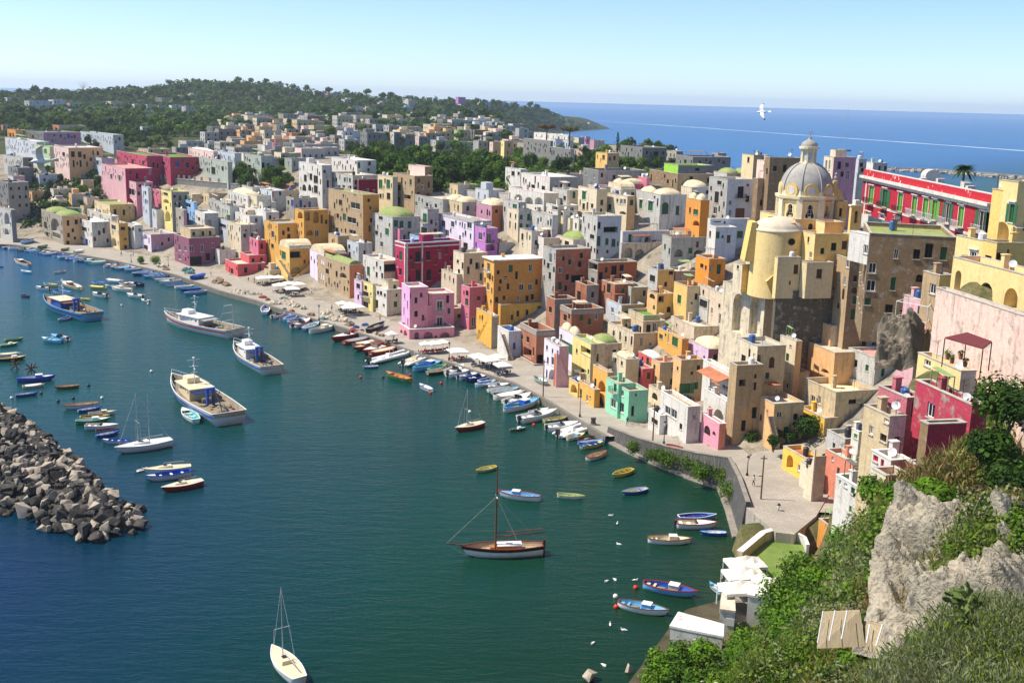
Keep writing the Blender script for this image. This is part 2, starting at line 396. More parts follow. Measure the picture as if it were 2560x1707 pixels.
def water_mat():
 m,nt,b=_new('sea_water')
 g=nd(nt,'ShaderNodeNewGeometry');sx=nd(nt,'ShaderNodeSeparateXYZ');lk(nt,g.outputs['Position'],sx.inputs[0])
 n=noi(nt,g.outputs['Position'],.011,4,.55,.6)
 f=nd(nt,'ShaderNodeMath',operation='MULTIPLY_ADD',i_1=-1.15);lk(nt,sx.outputs[0],f.inputs[0]);lk(nt,sx.outputs[1],f.inputs[2])
 f2=nd(nt,'ShaderNodeMath',operation='MULTIPLY_ADD',i_1=90.0);lk(nt,n,f2.inputs[0]);lk(nt,f.outputs[0],f2.inputs[2])
 mr=nd(nt,'ShaderNodeMapRange');mr.inputs[1].default_value=100;mr.inputs[2].default_value=900;lk(nt,f2.outputs[0],mr.inputs[0])
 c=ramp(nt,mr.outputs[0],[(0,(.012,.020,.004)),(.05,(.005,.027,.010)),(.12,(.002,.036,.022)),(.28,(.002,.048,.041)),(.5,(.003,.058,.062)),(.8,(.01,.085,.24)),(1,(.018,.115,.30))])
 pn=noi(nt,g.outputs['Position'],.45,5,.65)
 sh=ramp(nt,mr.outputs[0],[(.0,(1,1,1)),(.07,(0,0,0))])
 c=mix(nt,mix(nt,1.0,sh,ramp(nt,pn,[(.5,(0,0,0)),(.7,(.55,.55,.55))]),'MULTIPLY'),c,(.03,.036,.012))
 sm=nd(nt,'ShaderNodeMapping');sm.inputs['Scale'].default_value=(.0016,.012,1);lk(nt,g.outputs['Position'],sm.inputs['Vector']);c=mix(nt,.5,c,ramp(nt,noi(nt,sm.outputs[0],1.0,5,.6),[(.3,(.4,.4,.42)),(.7,(.62,.62,.6))]),'OVERLAY')
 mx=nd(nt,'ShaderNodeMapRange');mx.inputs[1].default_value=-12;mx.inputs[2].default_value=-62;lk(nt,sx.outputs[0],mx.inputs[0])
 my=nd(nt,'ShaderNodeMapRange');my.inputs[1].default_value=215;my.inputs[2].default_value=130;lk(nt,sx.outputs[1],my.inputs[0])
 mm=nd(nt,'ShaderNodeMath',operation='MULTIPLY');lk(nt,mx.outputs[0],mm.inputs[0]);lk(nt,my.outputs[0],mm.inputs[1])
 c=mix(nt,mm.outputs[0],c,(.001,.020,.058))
 lk(nt,c,b.inputs['Base Color']);b.inputs['Roughness'].default_value=.09;b.inputs['IOR'].default_value=1.33
 for key,lo,hi in(('Specular IOR Level',.25,.08),('Roughness',.09,.3)):
  q=nd(nt,'ShaderNodeMapRange');q.inputs[1].default_value=300;q.inputs[2].default_value=900;q.inputs[3].default_value=lo;q.inputs[4].default_value=hi;lk(nt,sx.outputs[1],q.inputs[0]);lk(nt,q.outputs[0],b.inputs[key])
 def mp(sc3,rot):
  q=nd(nt,'ShaderNodeMapping');q.inputs['Scale'].default_value=sc3;q.inputs['Rotation'].default_value=(0,0,R(rot));lk(nt,g.outputs['Position'],q.inputs['Vector']);return q.outputs[0]
 w1=noi(nt,mp((.16,.62,1),-28),1.0,5,.62,.3)
 w2=noi(nt,mp((.7,1.6,1),15),1.0,4,.6)
 w3=noi(nt,mp((.012,.05,1),-8),1.0,3,.5)
 s1=nd(nt,'ShaderNodeMath',operation='MULTIPLY_ADD',i_1=.35);lk(nt,w2,s1.inputs[0]);lk(nt,w1,s1.inputs[2])
 s2=nd(nt,'ShaderNodeMath',operation='MULTIPLY_ADD',i_1=1.5);lk(nt,w3,s2.inputs[0]);lk(nt,s1.outputs[0],s2.inputs[2])
 bump(nt,b,s2.outputs[0],.42,.5)
 return m
M_water=water_mat()
def disc(r0,r1,n,mb,c=(0,0)):
 pass
wm=MB();ring=[0,60,150,300,600,1200,2500,5000,10000,20000,40000];K=64
wm.v.append((0,0,0))
for r in ring[1:]:
 for k in range(K):wm.v.append((r*math.cos(2*math.pi*k/K),r*math.sin(2*math.pi*k/K),0))
for k in range(K):wm.f.append((0,1+k,1+(k+1)%K));wm.mi.append(0)
for j in range(len(ring)-2):
 for k in range(K):
  a,b2=1+j*K+k,1+j*K+(k+1)%K
  wm.f.append((a,a+K,b2+K,b2));wm.mi.append(0)
o=wm.build('sea',M_water);tag(o,kind='structure')
cam=bpy.data.cameras.new('camera');co=bpy.data.objects.new('camera',cam);COL.objects.link(co)
cam.sensor_width=36;cam.lens=FPX/2560*36;cam.clip_end=90000;cam.clip_start=.5
m4=Matrix((CR,CU,-FW)).transposed().to_4x4();m4.translation=EYE;co.matrix_world=m4
SC.camera=co
SUN_EL=R(54);sd=V((-.97,.05,0)).normalized()*math.cos(SUN_EL)+V((0,0,math.sin(SUN_EL)))
su=bpy.data.lights.new('sun','SUN');su.energy=5.0;su.angle=R(.53);su.color=(1,.90,.74)
so=bpy.data.objects.new('sun',su);COL.objects.link(so);so.rotation_euler=sd.to_track_quat('Z','Y').to_euler();so.location=(0,0,200)
w=bpy.data.worlds.new('World');SC.world=w;w.use_nodes=True
nt=w.node_tree;sky=nd(nt,'ShaderNodeTexSky',sky_type='NISHITA');sky.sun_disc=False
sky.sun_elevation=SUN_EL;sky.sun_rotation=math.atan2(sd.x,sd.y);sky.air_density=.8;sky.dust_density=1.2;sky.ozone_density=4.5;sky.altitude=1500
bg=nt.nodes['Background'];lk(nt,sky.outputs[0],bg.inputs[0]);bg.inputs[1].default_value=.145
SC.view_settings.view_transform='Standard';SC.view_settings.look='None';SC.view_settings.exposure=.42;SC.view_settings.gamma=1
SC.cycles.max_bounces=6;SC.cycles.diffuse_bounces=3;SC.cycles.glossy_bounces=3;SC.cycles.transparent_max_bounces=8;SC.cycles.volume_bounces=1
SC.cycles.use_denoising=True;SC.cycles.sample_clamp_indirect=6
PC=dict(white=(.66,.64,.60),whitegrey=(.50,.50,.48),bluewhite=(.52,.57,.63),cream=(.70,.58,.36),creampale=(.68,.60,.45),sand=(.60,.48,.30),beige=(.62,.52,.40),tan=(.46,.33,.19),brown=(.27,.18,.10),taupe=(.36,.33,.28),grey=(.42,.42,.40),greydark=(.20,.21,.21),greygreen=(.40,.45,.40),concrete=(.33,.31,.28),gold=(.68,.38,.09),goldpale=(.74,.50,.17),mustard=(.72,.42,.08),ochre=(.66,.30,.07),ochrelit=(.72,.40,.10),orange=(.80,.30,.04),peach=(.76,.46,.22),orangecoral=(.66,.22,.10),brick=(.42,.13,.06),brickred=(.50,.16,.09),terracotta=(.55,.20,.10),salmon=(.66,.24,.16),coral=(.64,.12,.14),crimson=(.44,.05,.09),crimsonpink=(.46,.07,.14),magenta=(.48,.035,.11),maroon=(.30,.012,.05),plum=(.28,.10,.17),mauve=(.50,.26,.36),mauvered=(.52,.16,.20),rose=(.66,.18,.28),pink=(.70,.31,.40),pinkpale=(.68,.40,.44),pinklit=(.72,.42,.68),lilac=(.66,.50,.68),lilacpale=(.72,.66,.78),violet=(.52,.22,.56),blush=(.74,.56,.52),blushpink=(.80,.58,.50),mint=(.28,.64,.44),sage=(.42,.55,.34),blue=(.28,.52,.80),teal=(.14,.42,.34),lime=(.30,.60,.06),yellow=(.80,.52,.10),paleyellow=(.78,.66,.28),red=(.42,.022,.045),redpink=(.64,.08,.12),convent=(.80,.56,.19),conventpale=(.80,.62,.29),darkstain=(.13,.115,.09))  # some pinks, ochres, reds, whites
WEAR=dict(white=.62,whitegrey=.7,grey=.6,greydark=.6,sand=.6,tan=.75,brown=.7,taupe=.6,beige=.55,brick=.3,brickred=.4,concrete=.5,cream=.3,convent=.22,conventpale=.22,red=.1,maroon=.12,magenta=.12,pink=.1,pinklit=.15,yellow=.2,mint=.12,coral=.2,creampale=.62,greygreen=.5,crimson=.35,blushpink=.45,violet=.12,lilacpale=.35,ochre=.18,ochrelit=.15,bluewhite=.35)
def brickwork():
 return stone_block_mat('bare_brick',(.40,.13,.06),(.48,.17,.08),(.30,.22,.17),.5,.25,.3)
def PM(n):
 if n=='bare':return brickwork()
 if n.endswith('*'):return plaster(n[:-1]+'_worn',PC[n[:-1]],.8)
 return plaster(n,PC[n],WEAR.get(n,.52))
ROOFC=dict(lime=((.22,.32,.09),(.32,.33,.15)),grass=((.13,.28,.05),(.11,.23,.05)),pale=((.66,.58,.46),(.50,.43,.33)),white=((.80,.78,.74),(.66,.63,.58)),grey=((.30,.29,.26),(.40,.38,.33)),terra=((.50,.19,.10),(.38,.15,.08)),dark=((.13,.125,.115),(.22,.21,.19)),tan=((.52,.42,.28),(.38,.30,.2)),red=((.55,.10,.08),(.42,.08,.06)),mint=((.45,.66,.55),(.38,.56,.46)),sage=((.30,.42,.20),(.24,.34,.16)),blue=((.05,.12,.40),(.04,.1,.32)),creamr=((.74,.64,.42),(.60,.5,.34)),rosy=((.62,.32,.28),(.5,.27,.23)))
def RM(n):
 c=ROOFC[n];return patchy('roof_'+n,c[0],c[1],.35,c3=(c[1][0]*.55,c[1][1]*.55,c[1][2]*.55),bdist=.04)
M_glass,nt_,b_=_new('window_glass')
b_.inputs['Base Color'].default_value=(.012,.016,.02,1);b_.inputs['Roughness'].default_value=.12;MATS['window_glass']=M_glass
M_open=simple('dark_interior',(.018,.016,.014),.9)
WC=dict(d=('dark_timber',(.05,.035,.025)),w=('white_frame',(.78,.78,.75)),g=('green_shutter',(.02,.13,.05)),b=('blue_shutter',(.03,.08,.42)),m=('brown_shutter',(.12,.05,.025)),l=('lightgreen_shutter',(.14,.36,.06)),c=('red_shutter',(.55,.02,.03)),t=('teal_shutter',(.03,.16,.18)),y=('goldframe',(.6,.36,.06)))
def WM(k):
 n,c=WC[k];return simple(n,c,.5,.25,1.5)
def slatted(k):
 n,c=WC[k];key=n+'_slats'
 if key in MATS:return MATS[key]
 m,nt,b=_new(key);t=nd(nt,'ShaderNodeTexCoord');wv=nd(nt,'ShaderNodeTexWave',bands_direction='Z');wv.inputs['Scale'].default_value=5;wv.inputs['Distortion'].default_value=0
 lk(nt,t.outputs['Object'],wv.inputs[0]);c2=mix(nt,wv.outputs['Fac'],c4(c,.6),c4(c,1.2));lk(nt,c2,b.inputs['Base Color']);b.inputs['Roughness'].default_value=.5
 bump(nt,b,wv.outputs['Fac'],.5,.02);MATS[key]=m;return m
M_iron=simple('wrought_iron',(.05,.05,.055),.5,metal=.5)
M_whitemetal=simple('white_metal',(.72,.73,.74),.45)
M_cap=patchy('parapet_cap',(.52,.48,.42),(.38,.35,.30),.8)
M_capwhite=patchy('whitewashed_cap',(.76,.74,.70),(.6,.58,.54),.8)
M_stone=patchy('sill_stone',(.5,.46,.4),(.4,.36,.3),1.2)
M_step=patchy('stair_tread',(.46,.38,.3),(.36,.3,.24),1.0)
class Facade:
 """a wall plane from p (ground plan) along e, outward normal n"""
 def __init__(s,p,e,n,length,zb,zt):s.p,s.e,s.n,s.len,s.zb,s.zt,s.holes=V((p[0],p[1],0)),e,n,length,zb,zt,[]
 def pt(s,a,z,o=0.0):q=s.p+s.e*a+s.n*o;return V((q.x,q.y,z))
 def cut(s,px,py,o=0.0):
  d=ray(px,py);q=s.p+s.n*o;den=d.x*s.n.x+d.y*s.n.y
  if abs(den)<1e-5:return None
  t=((q.x-EYE.x)*s.n.x+(q.y-EYE.y)*s.n.y)/den;w=EYE+d*t
  return(w-s.p).dot(s.e)if False else((w.x-s.p.x)*s.e.x+(w.y-s.p.y)*s.e.y),w.z
 def hole(s,a0,a1,z0,z1,arch,depth):
  m=.12
  a0,a1=max(a0,m),min(a1,s.len-m);z0,z1=max(z0,s.zb+.15),min(z1,s.zt-.3)
  if a1-a0<.25 or z1-z0<.25:return None
  for h in s.holes:
   if a0<h[1]+.06 and a1>h[0]-.06 and z0<h[3]+.06 and z1>h[2]-.06:return None
  s.holes.append((a0,a1,z0,z1,arch,depth));return s.holes[-1]
 @staticmethod
 def outline(h):
  a0,a1,z0,z1,arch,dep=h
  if not arch:return[(a0,z0),(a1,z0),(a1,z1),(a0,z1)]
  r=(a1-a0)/2;rz=min(r,(z1-z0)*.6);c=(a0+a1)/2;zc=z1-rz
  return[(a0,z0),(a1,z0)]+[(c+r*math.cos(k*math.pi/8),zc+rz*math.sin(k*math.pi/8))for k in range(0,9)]
 def mesh(s,mb,mi=0,mir=None):
  mir=mi if mir is None else mir
  loops=[[V((0,s.zb,0)),V((s.len,s.zb,0)),V((s.len,s.zt,0)),V((0,s.zt,0))]]+[[V((a,z,0))for a,z in s.outline(h)]for h in s.holes]
  flat=[q for l in loops for q in l]
  tris=geometry.tessellate_polygon(loops)if len(loops)>1 else[(0,1,2),(0,2,3)]
  P=[s.pt(q.x,q.y)for q in flat];fs=[]
  for t in tris:
   a,b,c=(P[i]for i in t)
   fs.append(t if(b-a).cross(c-a).dot(s.n)>0 else(t[0],t[2],t[1]))
  mb.add(P,fs,mi)
  for h in s.holes:
   ol=s.outline(h);d=h[5];n=len(ol)
   f=[s.pt(a,z)for a,z in ol];g=[s.pt(a,z,-d)for a,z in ol]
   mb.add(f+g,[(i,n+i,n+(i+1)%n,(i+1)%n)for i in range(n)],mir)
   mb.add(g,[tuple(range(n))],mir)
def fill(fc,h,kind,parent,org,balcony=False):
 """the joinery in a wall opening: a frame part with its pane or leaf"""
 a0,a1,z0,z1,arch,d=h;w,hh=a1-a0,z1-z0
 k=kind[0]
 if k=='B':k='d'
 mb=MB();inn=-d+.05;fr=min(.11,w*.14)
 P=lambda a,z,o:fc.pt(a,z,o)
 def slab(x0,x1,y0,y1,o0,o1,m=mb):
  m.hexa([P(x0,y0,o0),P(x1,y0,o0),P(x1,y0,o1),P(x0,y0,o1)],[P(x0,y1,o0),P(x1,y1,o0),P(x1,y1,o1),P(x0,y1,o1)])
 tall=hh>1.75
 e=.012
 zt=z1-(min(w/2,hh*.6)if arch else 0)
 slab(a0+e,a0+fr,z0+e,zt,inn,inn+.07);slab(a1-fr,a1-e,z0+e,zt,inn,inn+.07)
 slab(a0+fr,a1-fr,z0+e,z0+fr,inn,inn+.07);slab(a0+fr,a1-fr,(zt if arch else z1-e)-fr,zt if arch else z1-e,inn,inn+.07)
 c=(a0+a1)/2;slab(c-.035,c+.035,z0+fr,(zt if arch else z1)-fr-e,inn,inn+.06)
 mats=[WM('w' if k in 'wg' else 'd')]
 name='door' if tall and(balcony or fc.zb+1.2>z0-1.5 or k in 'bd')else 'window'
 o=mb.build(name,mats,parent,org=org)
 pm=MB();inn2=-d+.03
 ol=[(a,z)for a,z in Facade.outline(h)]
 cx_,cz_=c,(z0+z1)/2
 pm.poly([P(cx_+(a-cx_)*.985,cz_+(z-cz_)*.985,inn2)for a,z in ol])
 if k in 'gblmct':
  pm.build('shutter',slatted(k),o,org=org)
  o.data.materials[0]=WM(k)
 else:pm.build('pane',M_glass if k in 'wy' else M_open,o,org=org)
 if k=='y':o.data.materials[0]=WM('y')
 if w>.45 and not arch:
  sm=MB();sm.hexa([P(a0-.1,z0-.1,.0),P(a1+.1,z0-.1,.0),P(a1+.1,z0-.1,.12),P(a0-.1,z0-.1,.12)],[P(a0-.1,z0-.004,.0),P(a1+.1,z0-.004,.0),P(a1+.1,z0-.004,.12),P(a0-.1,z0-.004,.12)])
  if 's' in kind[1:]:
   q=.16
   for x0,x1,y0,y1 in((a0-q,a0,z0,z1),(a1,a1+q,z0,z1),(a0-q,a1+q,z1+.003,z1+q)):
    sm.hexa([P(x0,y0,.0),P(x1,y0,.0),P(x1,y0,.06),P(x0,y0,.06)],[P(x0,y1,.0),P(x1,y1,.0),P(x1,y1,.06),P(x0,y1,.06)])
   sm.hexa([P(a0-.3,z1+.3,.0),P(a1+.3,z1+.3,.0),P(a1+.3,z1+.3,.28),P(a0-.3,z1+.3,.28)],[P(a0-.3,z1+.42,.0),P(a1+.3,z1+.42,.0),P(a1+.3,z1+.42,.28),P(a0-.3,z1+.42,.28)])
  sm.build('sill' if 's' not in kind[1:]else 'surround',M_capwhite if 's' in kind[1:]else M_stone,o,org=org)
 if 'o' in kind[1:]:
  for sg in(-1,1):
   x0,x1=(a0-w*.52,a0-.02)if sg<0 else(a1+.02,a1+w*.52)
   s2=MB();s2.hexa([P(x0,z0,.02),P(x1,z0,.02),P(x1,z0,.07),P(x0,z0,.07)],[P(x0,z1,.02),P(x1,z1,.02),P(x1,z1,.07),P(x0,z1,.07)])
   s2.build('shutter',slatted('g' if 'L' not in kind else 'l'),o,org=org)
 if balcony:
  bw,bd=w/2+.55,.95
  s1=MB();s1.hexa([P(c-bw,z0-.22,0),P(c+bw,z0-.22,0),P(c+bw,z0-.22,bd),P(c-bw,z0-.22,bd)],[P(c-bw,z0-.06,0),P(c+bw,z0-.06,0),P(c+bw,z0-.06,bd),P(c-bw,z0-.06,bd)])
  bo=s1.build('balcony',M_stone,parent,org=org)
  s2=MB();top=z0+.9
  pts=[P(c-bw,0,.02),P(c-bw,0,bd-.04),P(c+bw,0,bd-.04),P(c+bw,0,.02)]
  for i in range(3):
   p,q=pts[i],pts[i+1];s2.bar((p.x,p.y,top),(q.x,q.y,top),.05);n=max(2,int((q-p).length/.16))
   for j in range(n+1):
    r=p.lerp(q,j/n);s2.bar((r.x,r.y,z0-.06),(r.x,r.y,top),.025)
  s2.build('railing',M_whitemetal if 'W' in kind else M_iron,bo,org=org)
 return o
HOUSES=[];LAST=None
def roof_tank(P0,u,v,wl,wr,zd,root,org):
 if random.random()<.38:
  c=P0+u*wl*random.uniform(.25,.85)+v*wr*random.uniform(.2,.8);s=MB();r=random.uniform(.4,.6);s.lathe([(.01,.15),(r,.15),(r,1.3),(r*.6,1.5),(.01,1.5)],(c.x,c.y,zd),10);s.build('water_tank',random.choice((M_whitemetal,M_engine0,BLUEP)),root,org=org)
 if random.random()<.3:
  a,b=random.uniform(.45,.6),random.uniform(.1,.4);q=[P0+u*wl*i+v*wr*j for i,j in((a,b),(a,b+.4),(a+.3,b+.4),(a+.3,b))];s=MB();h=zd+2.2;s.hexa([V((t.x,t.y,h+(.25 if k>1 else 0)))for k,t in enumerate(q)],[V((t.x,t.y,h+.08+(.25 if k>1 else 0)))for k,t in enumerate(q)])
  for t in q:s.bar(V((t.x,t.y,zd)),V((t.x,t.y,h+.1)),.08)
  s.build('lean_to',RM(random.choice(('terra','pale','grey','sage','dark'))),root,org=org)
M_engine0=simple('tank_black',(.04,.04,.045),.5);BLUEP=simple('tank_blue',(.05,.14,.38),.5)
def solve_t(C,u,px):
 k=(px-CX)/FPX;c=C-EYE
 den=u.dot(CR)-k*u.dot(FW)
 return(k*c.dot(FW)-c.dot(CR))/den if abs(den)>1e-6 else 999
def parapet_roof(corners,zt,ph,roofm,wallm,capm,parent,org,capname='coping'):
 """recessed roof deck, parapet inner faces, and the cap on the parapet"""
 th=.28;n=len(corners);ctr=sum(corners,V((0,0,0)))/n
 inn=[]
 for i in range(n):
  p,q,r=corners[i-1],corners[i],corners[(i+1)%n]
  d1,d2=(p-q).normalized(),(r-q).normalized();inn.append(q+(d1+d2)*th)
 mb=MB();mb.poly([V((p.x,p.y,zt-ph))for p in inn]);ro=mb.build('roof',roofm,parent,org=org)
 mb=MB()
 for i in range(n):
  j=(i+1)%n;a,b,c,d=corners[i],corners[j],inn[j],inn[i]
  mb.quad(V((d.x,d.y,zt)),V((c.x,c.y,zt)),V((c.x,c.y,zt-ph)),V((d.x,d.y,zt-ph)))
 cap=MB();out=[]
 for i in range(n):
  p,q,r=corners[i-1],corners[i],corners[(i+1)%n];d1,d2=(p-q).normalized(),(r-q).normalized();out.append(q-(d1+d2)*.06)
 in2=[q+(V((ctr.x,ctr.y,0))-q).normalized()*.05 for q in inn]
 for i in range(n):
  j=(i+1)%n;f=lambda p,z:V((p.x,p.y,z))
  cap.hexa([f(out[i],zt),f(out[j],zt),f(in2[j],zt),f(in2[i],zt)],[f(out[i],zt+.1),f(out[j],zt+.1),f(in2[j],zt+.1),f(in2[i],zt+.1)])
 cap.build(capname,capm,parent,org=org)
 return mb,ro
def dome_part(c,rx,ry,h,u,v,mat,parent,org,name='roof_dome'):
 mb=MB();N,Mm=20,6;o=0
 for j in range(Mm+1):
  t=j/Mm*math.pi/2
  for i in range(N):
   a=2*math.pi*i/N;ca,sa=math.cos(a),math.sin(a);k=1/max(abs(ca),abs(sa));k=1+(k-1)*(1-j/Mm)*.75
   p=V((c.x,c.y,0))+u*ca*rx*math.cos(t)*k+v*sa*ry*math.cos(t)*k
   mb.v.append((p.x,p.y,c.z+h*math.sin(t)))
 for j in range(Mm):
  for i in range(N):mb.f.append((j*N+i,j*N+(i+1)%N,(j+1)*N+(i+1)%N,(j+1)*N+i));mb.mi.append(0)
 return mb.build(name,mat,parent,org=org,smooth=True)
def H(line):
 global LAST
 fl=[s.strip()for s in line.split('|')]
 reg,xs,ys,yaw,cols,roof,flag,wins=fl[:8];label=fl[8]if len(fl)>8 else '';extra=fl[9]if len(fl)>9 else ''
 annex=reg[0]=='+';reg=reg.lstrip('+')
 x0,xc,x1=[None if t=='-' else float(t)for t in xs.split()];yt,yb=map(float,ys.split())
 a=R(float(yaw));v=V((math.cos(a),math.sin(a),0));u=V((-math.sin(a),math.cos(a),0))
 cl=cols.split();wl_m,wr_m=PM(cl[0]),PM(cl[-1])  # left, right paint; some pairs put the sunlit and shaded side into colour
 bx,by=zp(reg,xc,yb);tx,ty=zp(reg,xc,yt)
 F=dict(t.split('=')if '=' in t else(t,1)for t in flag.split(',')if t)
 if 'D' in F:y=float(F['D'])
 elif 'q' in F:y=hit(bx,by,0.0).y
 else:y=hit(bx,by,float(F.get('o',5))).y
 if annex and 'k' in F:y=LAST['C'].y+float(F['k'])
 T=at_y(tx,ty,y);C=V((T.x,T.y,T.z));zt=T.z
 wl=min(max(solve_t(C,u,zp(reg,x0,0)[0]),1.2),float(F.get('m',60)))if x0 is not None else float(F.get('dl',8))
 wr=min(max(solve_t(C,v,zp(reg,x1,0)[0]),1.2),float(F.get('m',60)))if x1 is not None else float(F.get('dr',8))
 P0,PL,PR=V((C.x,C.y,0)),V((C.x,C.y,0))+u*wl,V((C.x,C.y,0))+v*wr;PB=PL+v*wr
 zvis=at_y(bx,by,y).z
 gmin=min(gz(p.x,p.y)for p in(P0,PL,PR,PB))
 zb=min(zvis,gmin)-1.2
 if 'zb' in F:zb=zvis-float(F['zb'])
 zb=max(zb,.4)
 if zt-zb<2:zb=zt-4
 org=V((C.x,C.y,max(zb,.4)))
 if annex:root=LAST['root'];org=root.location.copy()
 else:
  root=empty('house',org);tag(root,label,'house',None)
  if 'n' in F:root.name=F['n'];root['category']=F['n'].replace('_',' ').split()[-1]
 fL=Facade(PL,-u,-v,wl,zb,zt);fR=Facade(P0,v,-u,wr,zb,zt)
 todo=[]
 def put(fc,a0,a1,z0,z1,k,xtra):
  arch=k in 'aA' or 'a' in xtra;deep=k in 'AB'
  h=fc.hole(min(a0,a1),max(a0,a1),min(z0,z1),max(z0,z1),arch,1.5 if deep else .24)
  if h:todo.append((fc,h,k+xtra))
 for wn in wins.split(';'):
  wn=wn.strip()
  if not wn:continue
  if wn[0]=='#':
   fc=fL if wn[1]=='L' else fR;k=wn[-1];nx,ny=map(int,wn[2:-1].split('x'))
   zlow=max(zvis,zb)+.3
   for i in range(nx):
    for j in range(ny):
     s=fc.len*(i+.5+random.uniform(-.12,.12))/nx;z=zlow+(zt-.9-zlow)*(j+.55)/ny
     hh=min(1.9 if random.random()<.4 else 1.3,(zt-zlow)/ny*.6);ww=min(.95,fc.len/nx*.5)
     if random.random()<.12:continue
     put(fc,s-ww/2,s+ww/2,z-hh/2,z+hh/2,random.choice('dgdw')if k=='?' else k,'')
   continue
  t=wn.split(',');x,yy,w_,h_=map(float,t[:4]);k=t[4]
  fc=None
  for cand in((fL,fR)if x<xc-(yy-yt)*.02 else(fR,fL)):
   c=cand.cut(*zp(reg,x,yy))
   if c and 0<c[0]<cand.len:fc=cand;break
  if fc is None:continue
  A0,A1=fc.cut(*zp(reg,x-w_/2,yy)),fc.cut(*zp(reg,x+w_/2,yy));B0,B1=fc.cut(*zp(reg,x,yy+h_/2)),fc.cut(*zp(reg,x,yy-h_/2))
  put(fc,A0[0],A1[0],B0[1],B1[1],k[0],k[1:])
 if 'bare' not in F and 'plain' not in F:
  zl=max(zvis,zb)+.4
  for fc in(fL,fR):
   if zt-zl<2.6 or fc.len<3:continue
   want=int(fc.len*(zt-zl)/9.5)-len(fc.holes)
   for _ in range(max(0,want)*3):
    if want<=0:break
    a_=random.uniform(.8,fc.len-.8);z_=random.uniform(zl+.7,zt-1.3);w2=random.choice((.36,.45,.52));h2=random.choice((.55,.7,.75,1.0))
    n0=len(fc.holes);ar=random.random()<.12
    if any(a_-w2-.5<q[1]and a_+w2+.5>q[0]and z_-h2-.5<q[3]and z_+h2+.5>q[2]for q in fc.holes):continue
    put(fc,a_-w2,a_+w2,z_-h2,z_+h2,random.choice('dddwgm'),'a' if ar else '');want-=len(fc.holes)-n0
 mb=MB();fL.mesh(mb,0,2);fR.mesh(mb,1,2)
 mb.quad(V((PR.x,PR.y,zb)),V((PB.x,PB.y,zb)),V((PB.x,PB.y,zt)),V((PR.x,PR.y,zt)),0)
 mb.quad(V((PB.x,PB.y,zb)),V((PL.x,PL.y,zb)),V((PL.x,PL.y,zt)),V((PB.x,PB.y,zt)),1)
 mb.f=[tuple(f)for f in mb.f]
 rt=roof.split(',');capm=M_capwhite if('w' in F or cl[0]in('white','pink','pinklit','maroon','red'))else M_cap
 corners=[P0,PR,PB,PL];ph=float(F.get('ph',.55));zd=zt-ph
 if rt[0]=='over':
  s=MB();o_=.45;cs=[P0-u*o_-v*o_,PR-u*o_+v*o_,PB+u*o_+v*o_,PL+u*o_-v*o_]
  s.hexa([V((p.x,p.y,zt))for p in cs],[V((p.x,p.y,zt+.3))for p in cs]);s.build('roof',RM(rt[1]),root,org=org)
 else:
  pm,ro=parapet_roof(corners,zt,ph,RM(rt[0]if rt[0]in ROOFC else 'pale'),None,capm,root,org)
  mb.add(pm.v,pm.f,0)
 for k in rt[1:]:
  ctr=(P0+PB)/2
  if k=='dome':dome_part(V((ctr.x,ctr.y,zt-.1)),wr*.44,wl*.44,min(wl,wr)*.2+.6,v,u,RM(F.get('dm',rt[0])),root,org)
  if k=='two':
   for s in(-.25,.25):
    c2=ctr+(v*s*wr if wr>wl else u*s*wl)
    dome_part(V((c2.x,c2.y,zt-.1)),wr*(.22 if wr>wl else .42),wl*(.42 if wr>wl else .22),1.6,v,u,RM(F.get('dm',rt[0])),root,org)
  if k in('vault','vaultu'):
   ax,lx,bx_,lb=(v,wr,u,wl)if k=='vault' else(u,wl,v,wr)
   s=MB();Nn=8;ring=[(math.cos(math.pi*i/Nn)*lb*.46,math.sin(math.pi*i/Nn)*min(lb*.28,2.4))for i in range(Nn+1)]
   f0=[V((ctr.x,ctr.y,zt-.02))-ax*lx*.48+bx_*q[0]+V((0,0,q[1]))for q in ring];f1=[p+ax*lx*.96 for p in f0]
   s.hexa(f0,f1);s.build('roof_vault',RM(F.get('dm',rt[0])),root,org=org,smooth=False)
  if k=='box':
   s=MB();c2=ctr+u*wl*.2;s.obox((c2.x,c2.y),v,u,min(1.6,wr*.3),min(1.4,wl*.3),zd,zd+2.3);s.build('stairhead',wl_m,root,org=org)
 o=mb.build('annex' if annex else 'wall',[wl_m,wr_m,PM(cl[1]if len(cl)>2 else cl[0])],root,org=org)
 for fc,h,k in todo:
  if k[0]=='A':continue
  if k[0]=='a':k='d'+k[1:]
  fill(fc,h,k,root,org,'r' in k[1:])
 rec=dict(root=root,C=C,zt=zt,zb=zb,u=u,v=v,wl=wl,wr=wr,fL=fL,fR=fR,org=org,reg=reg,x=zp(reg,xc,yt)[0],wall=wl_m,label=label,corners=corners,wallr=wr_m)
 LAST=rec
 if not annex:HOUSES.append(rec)
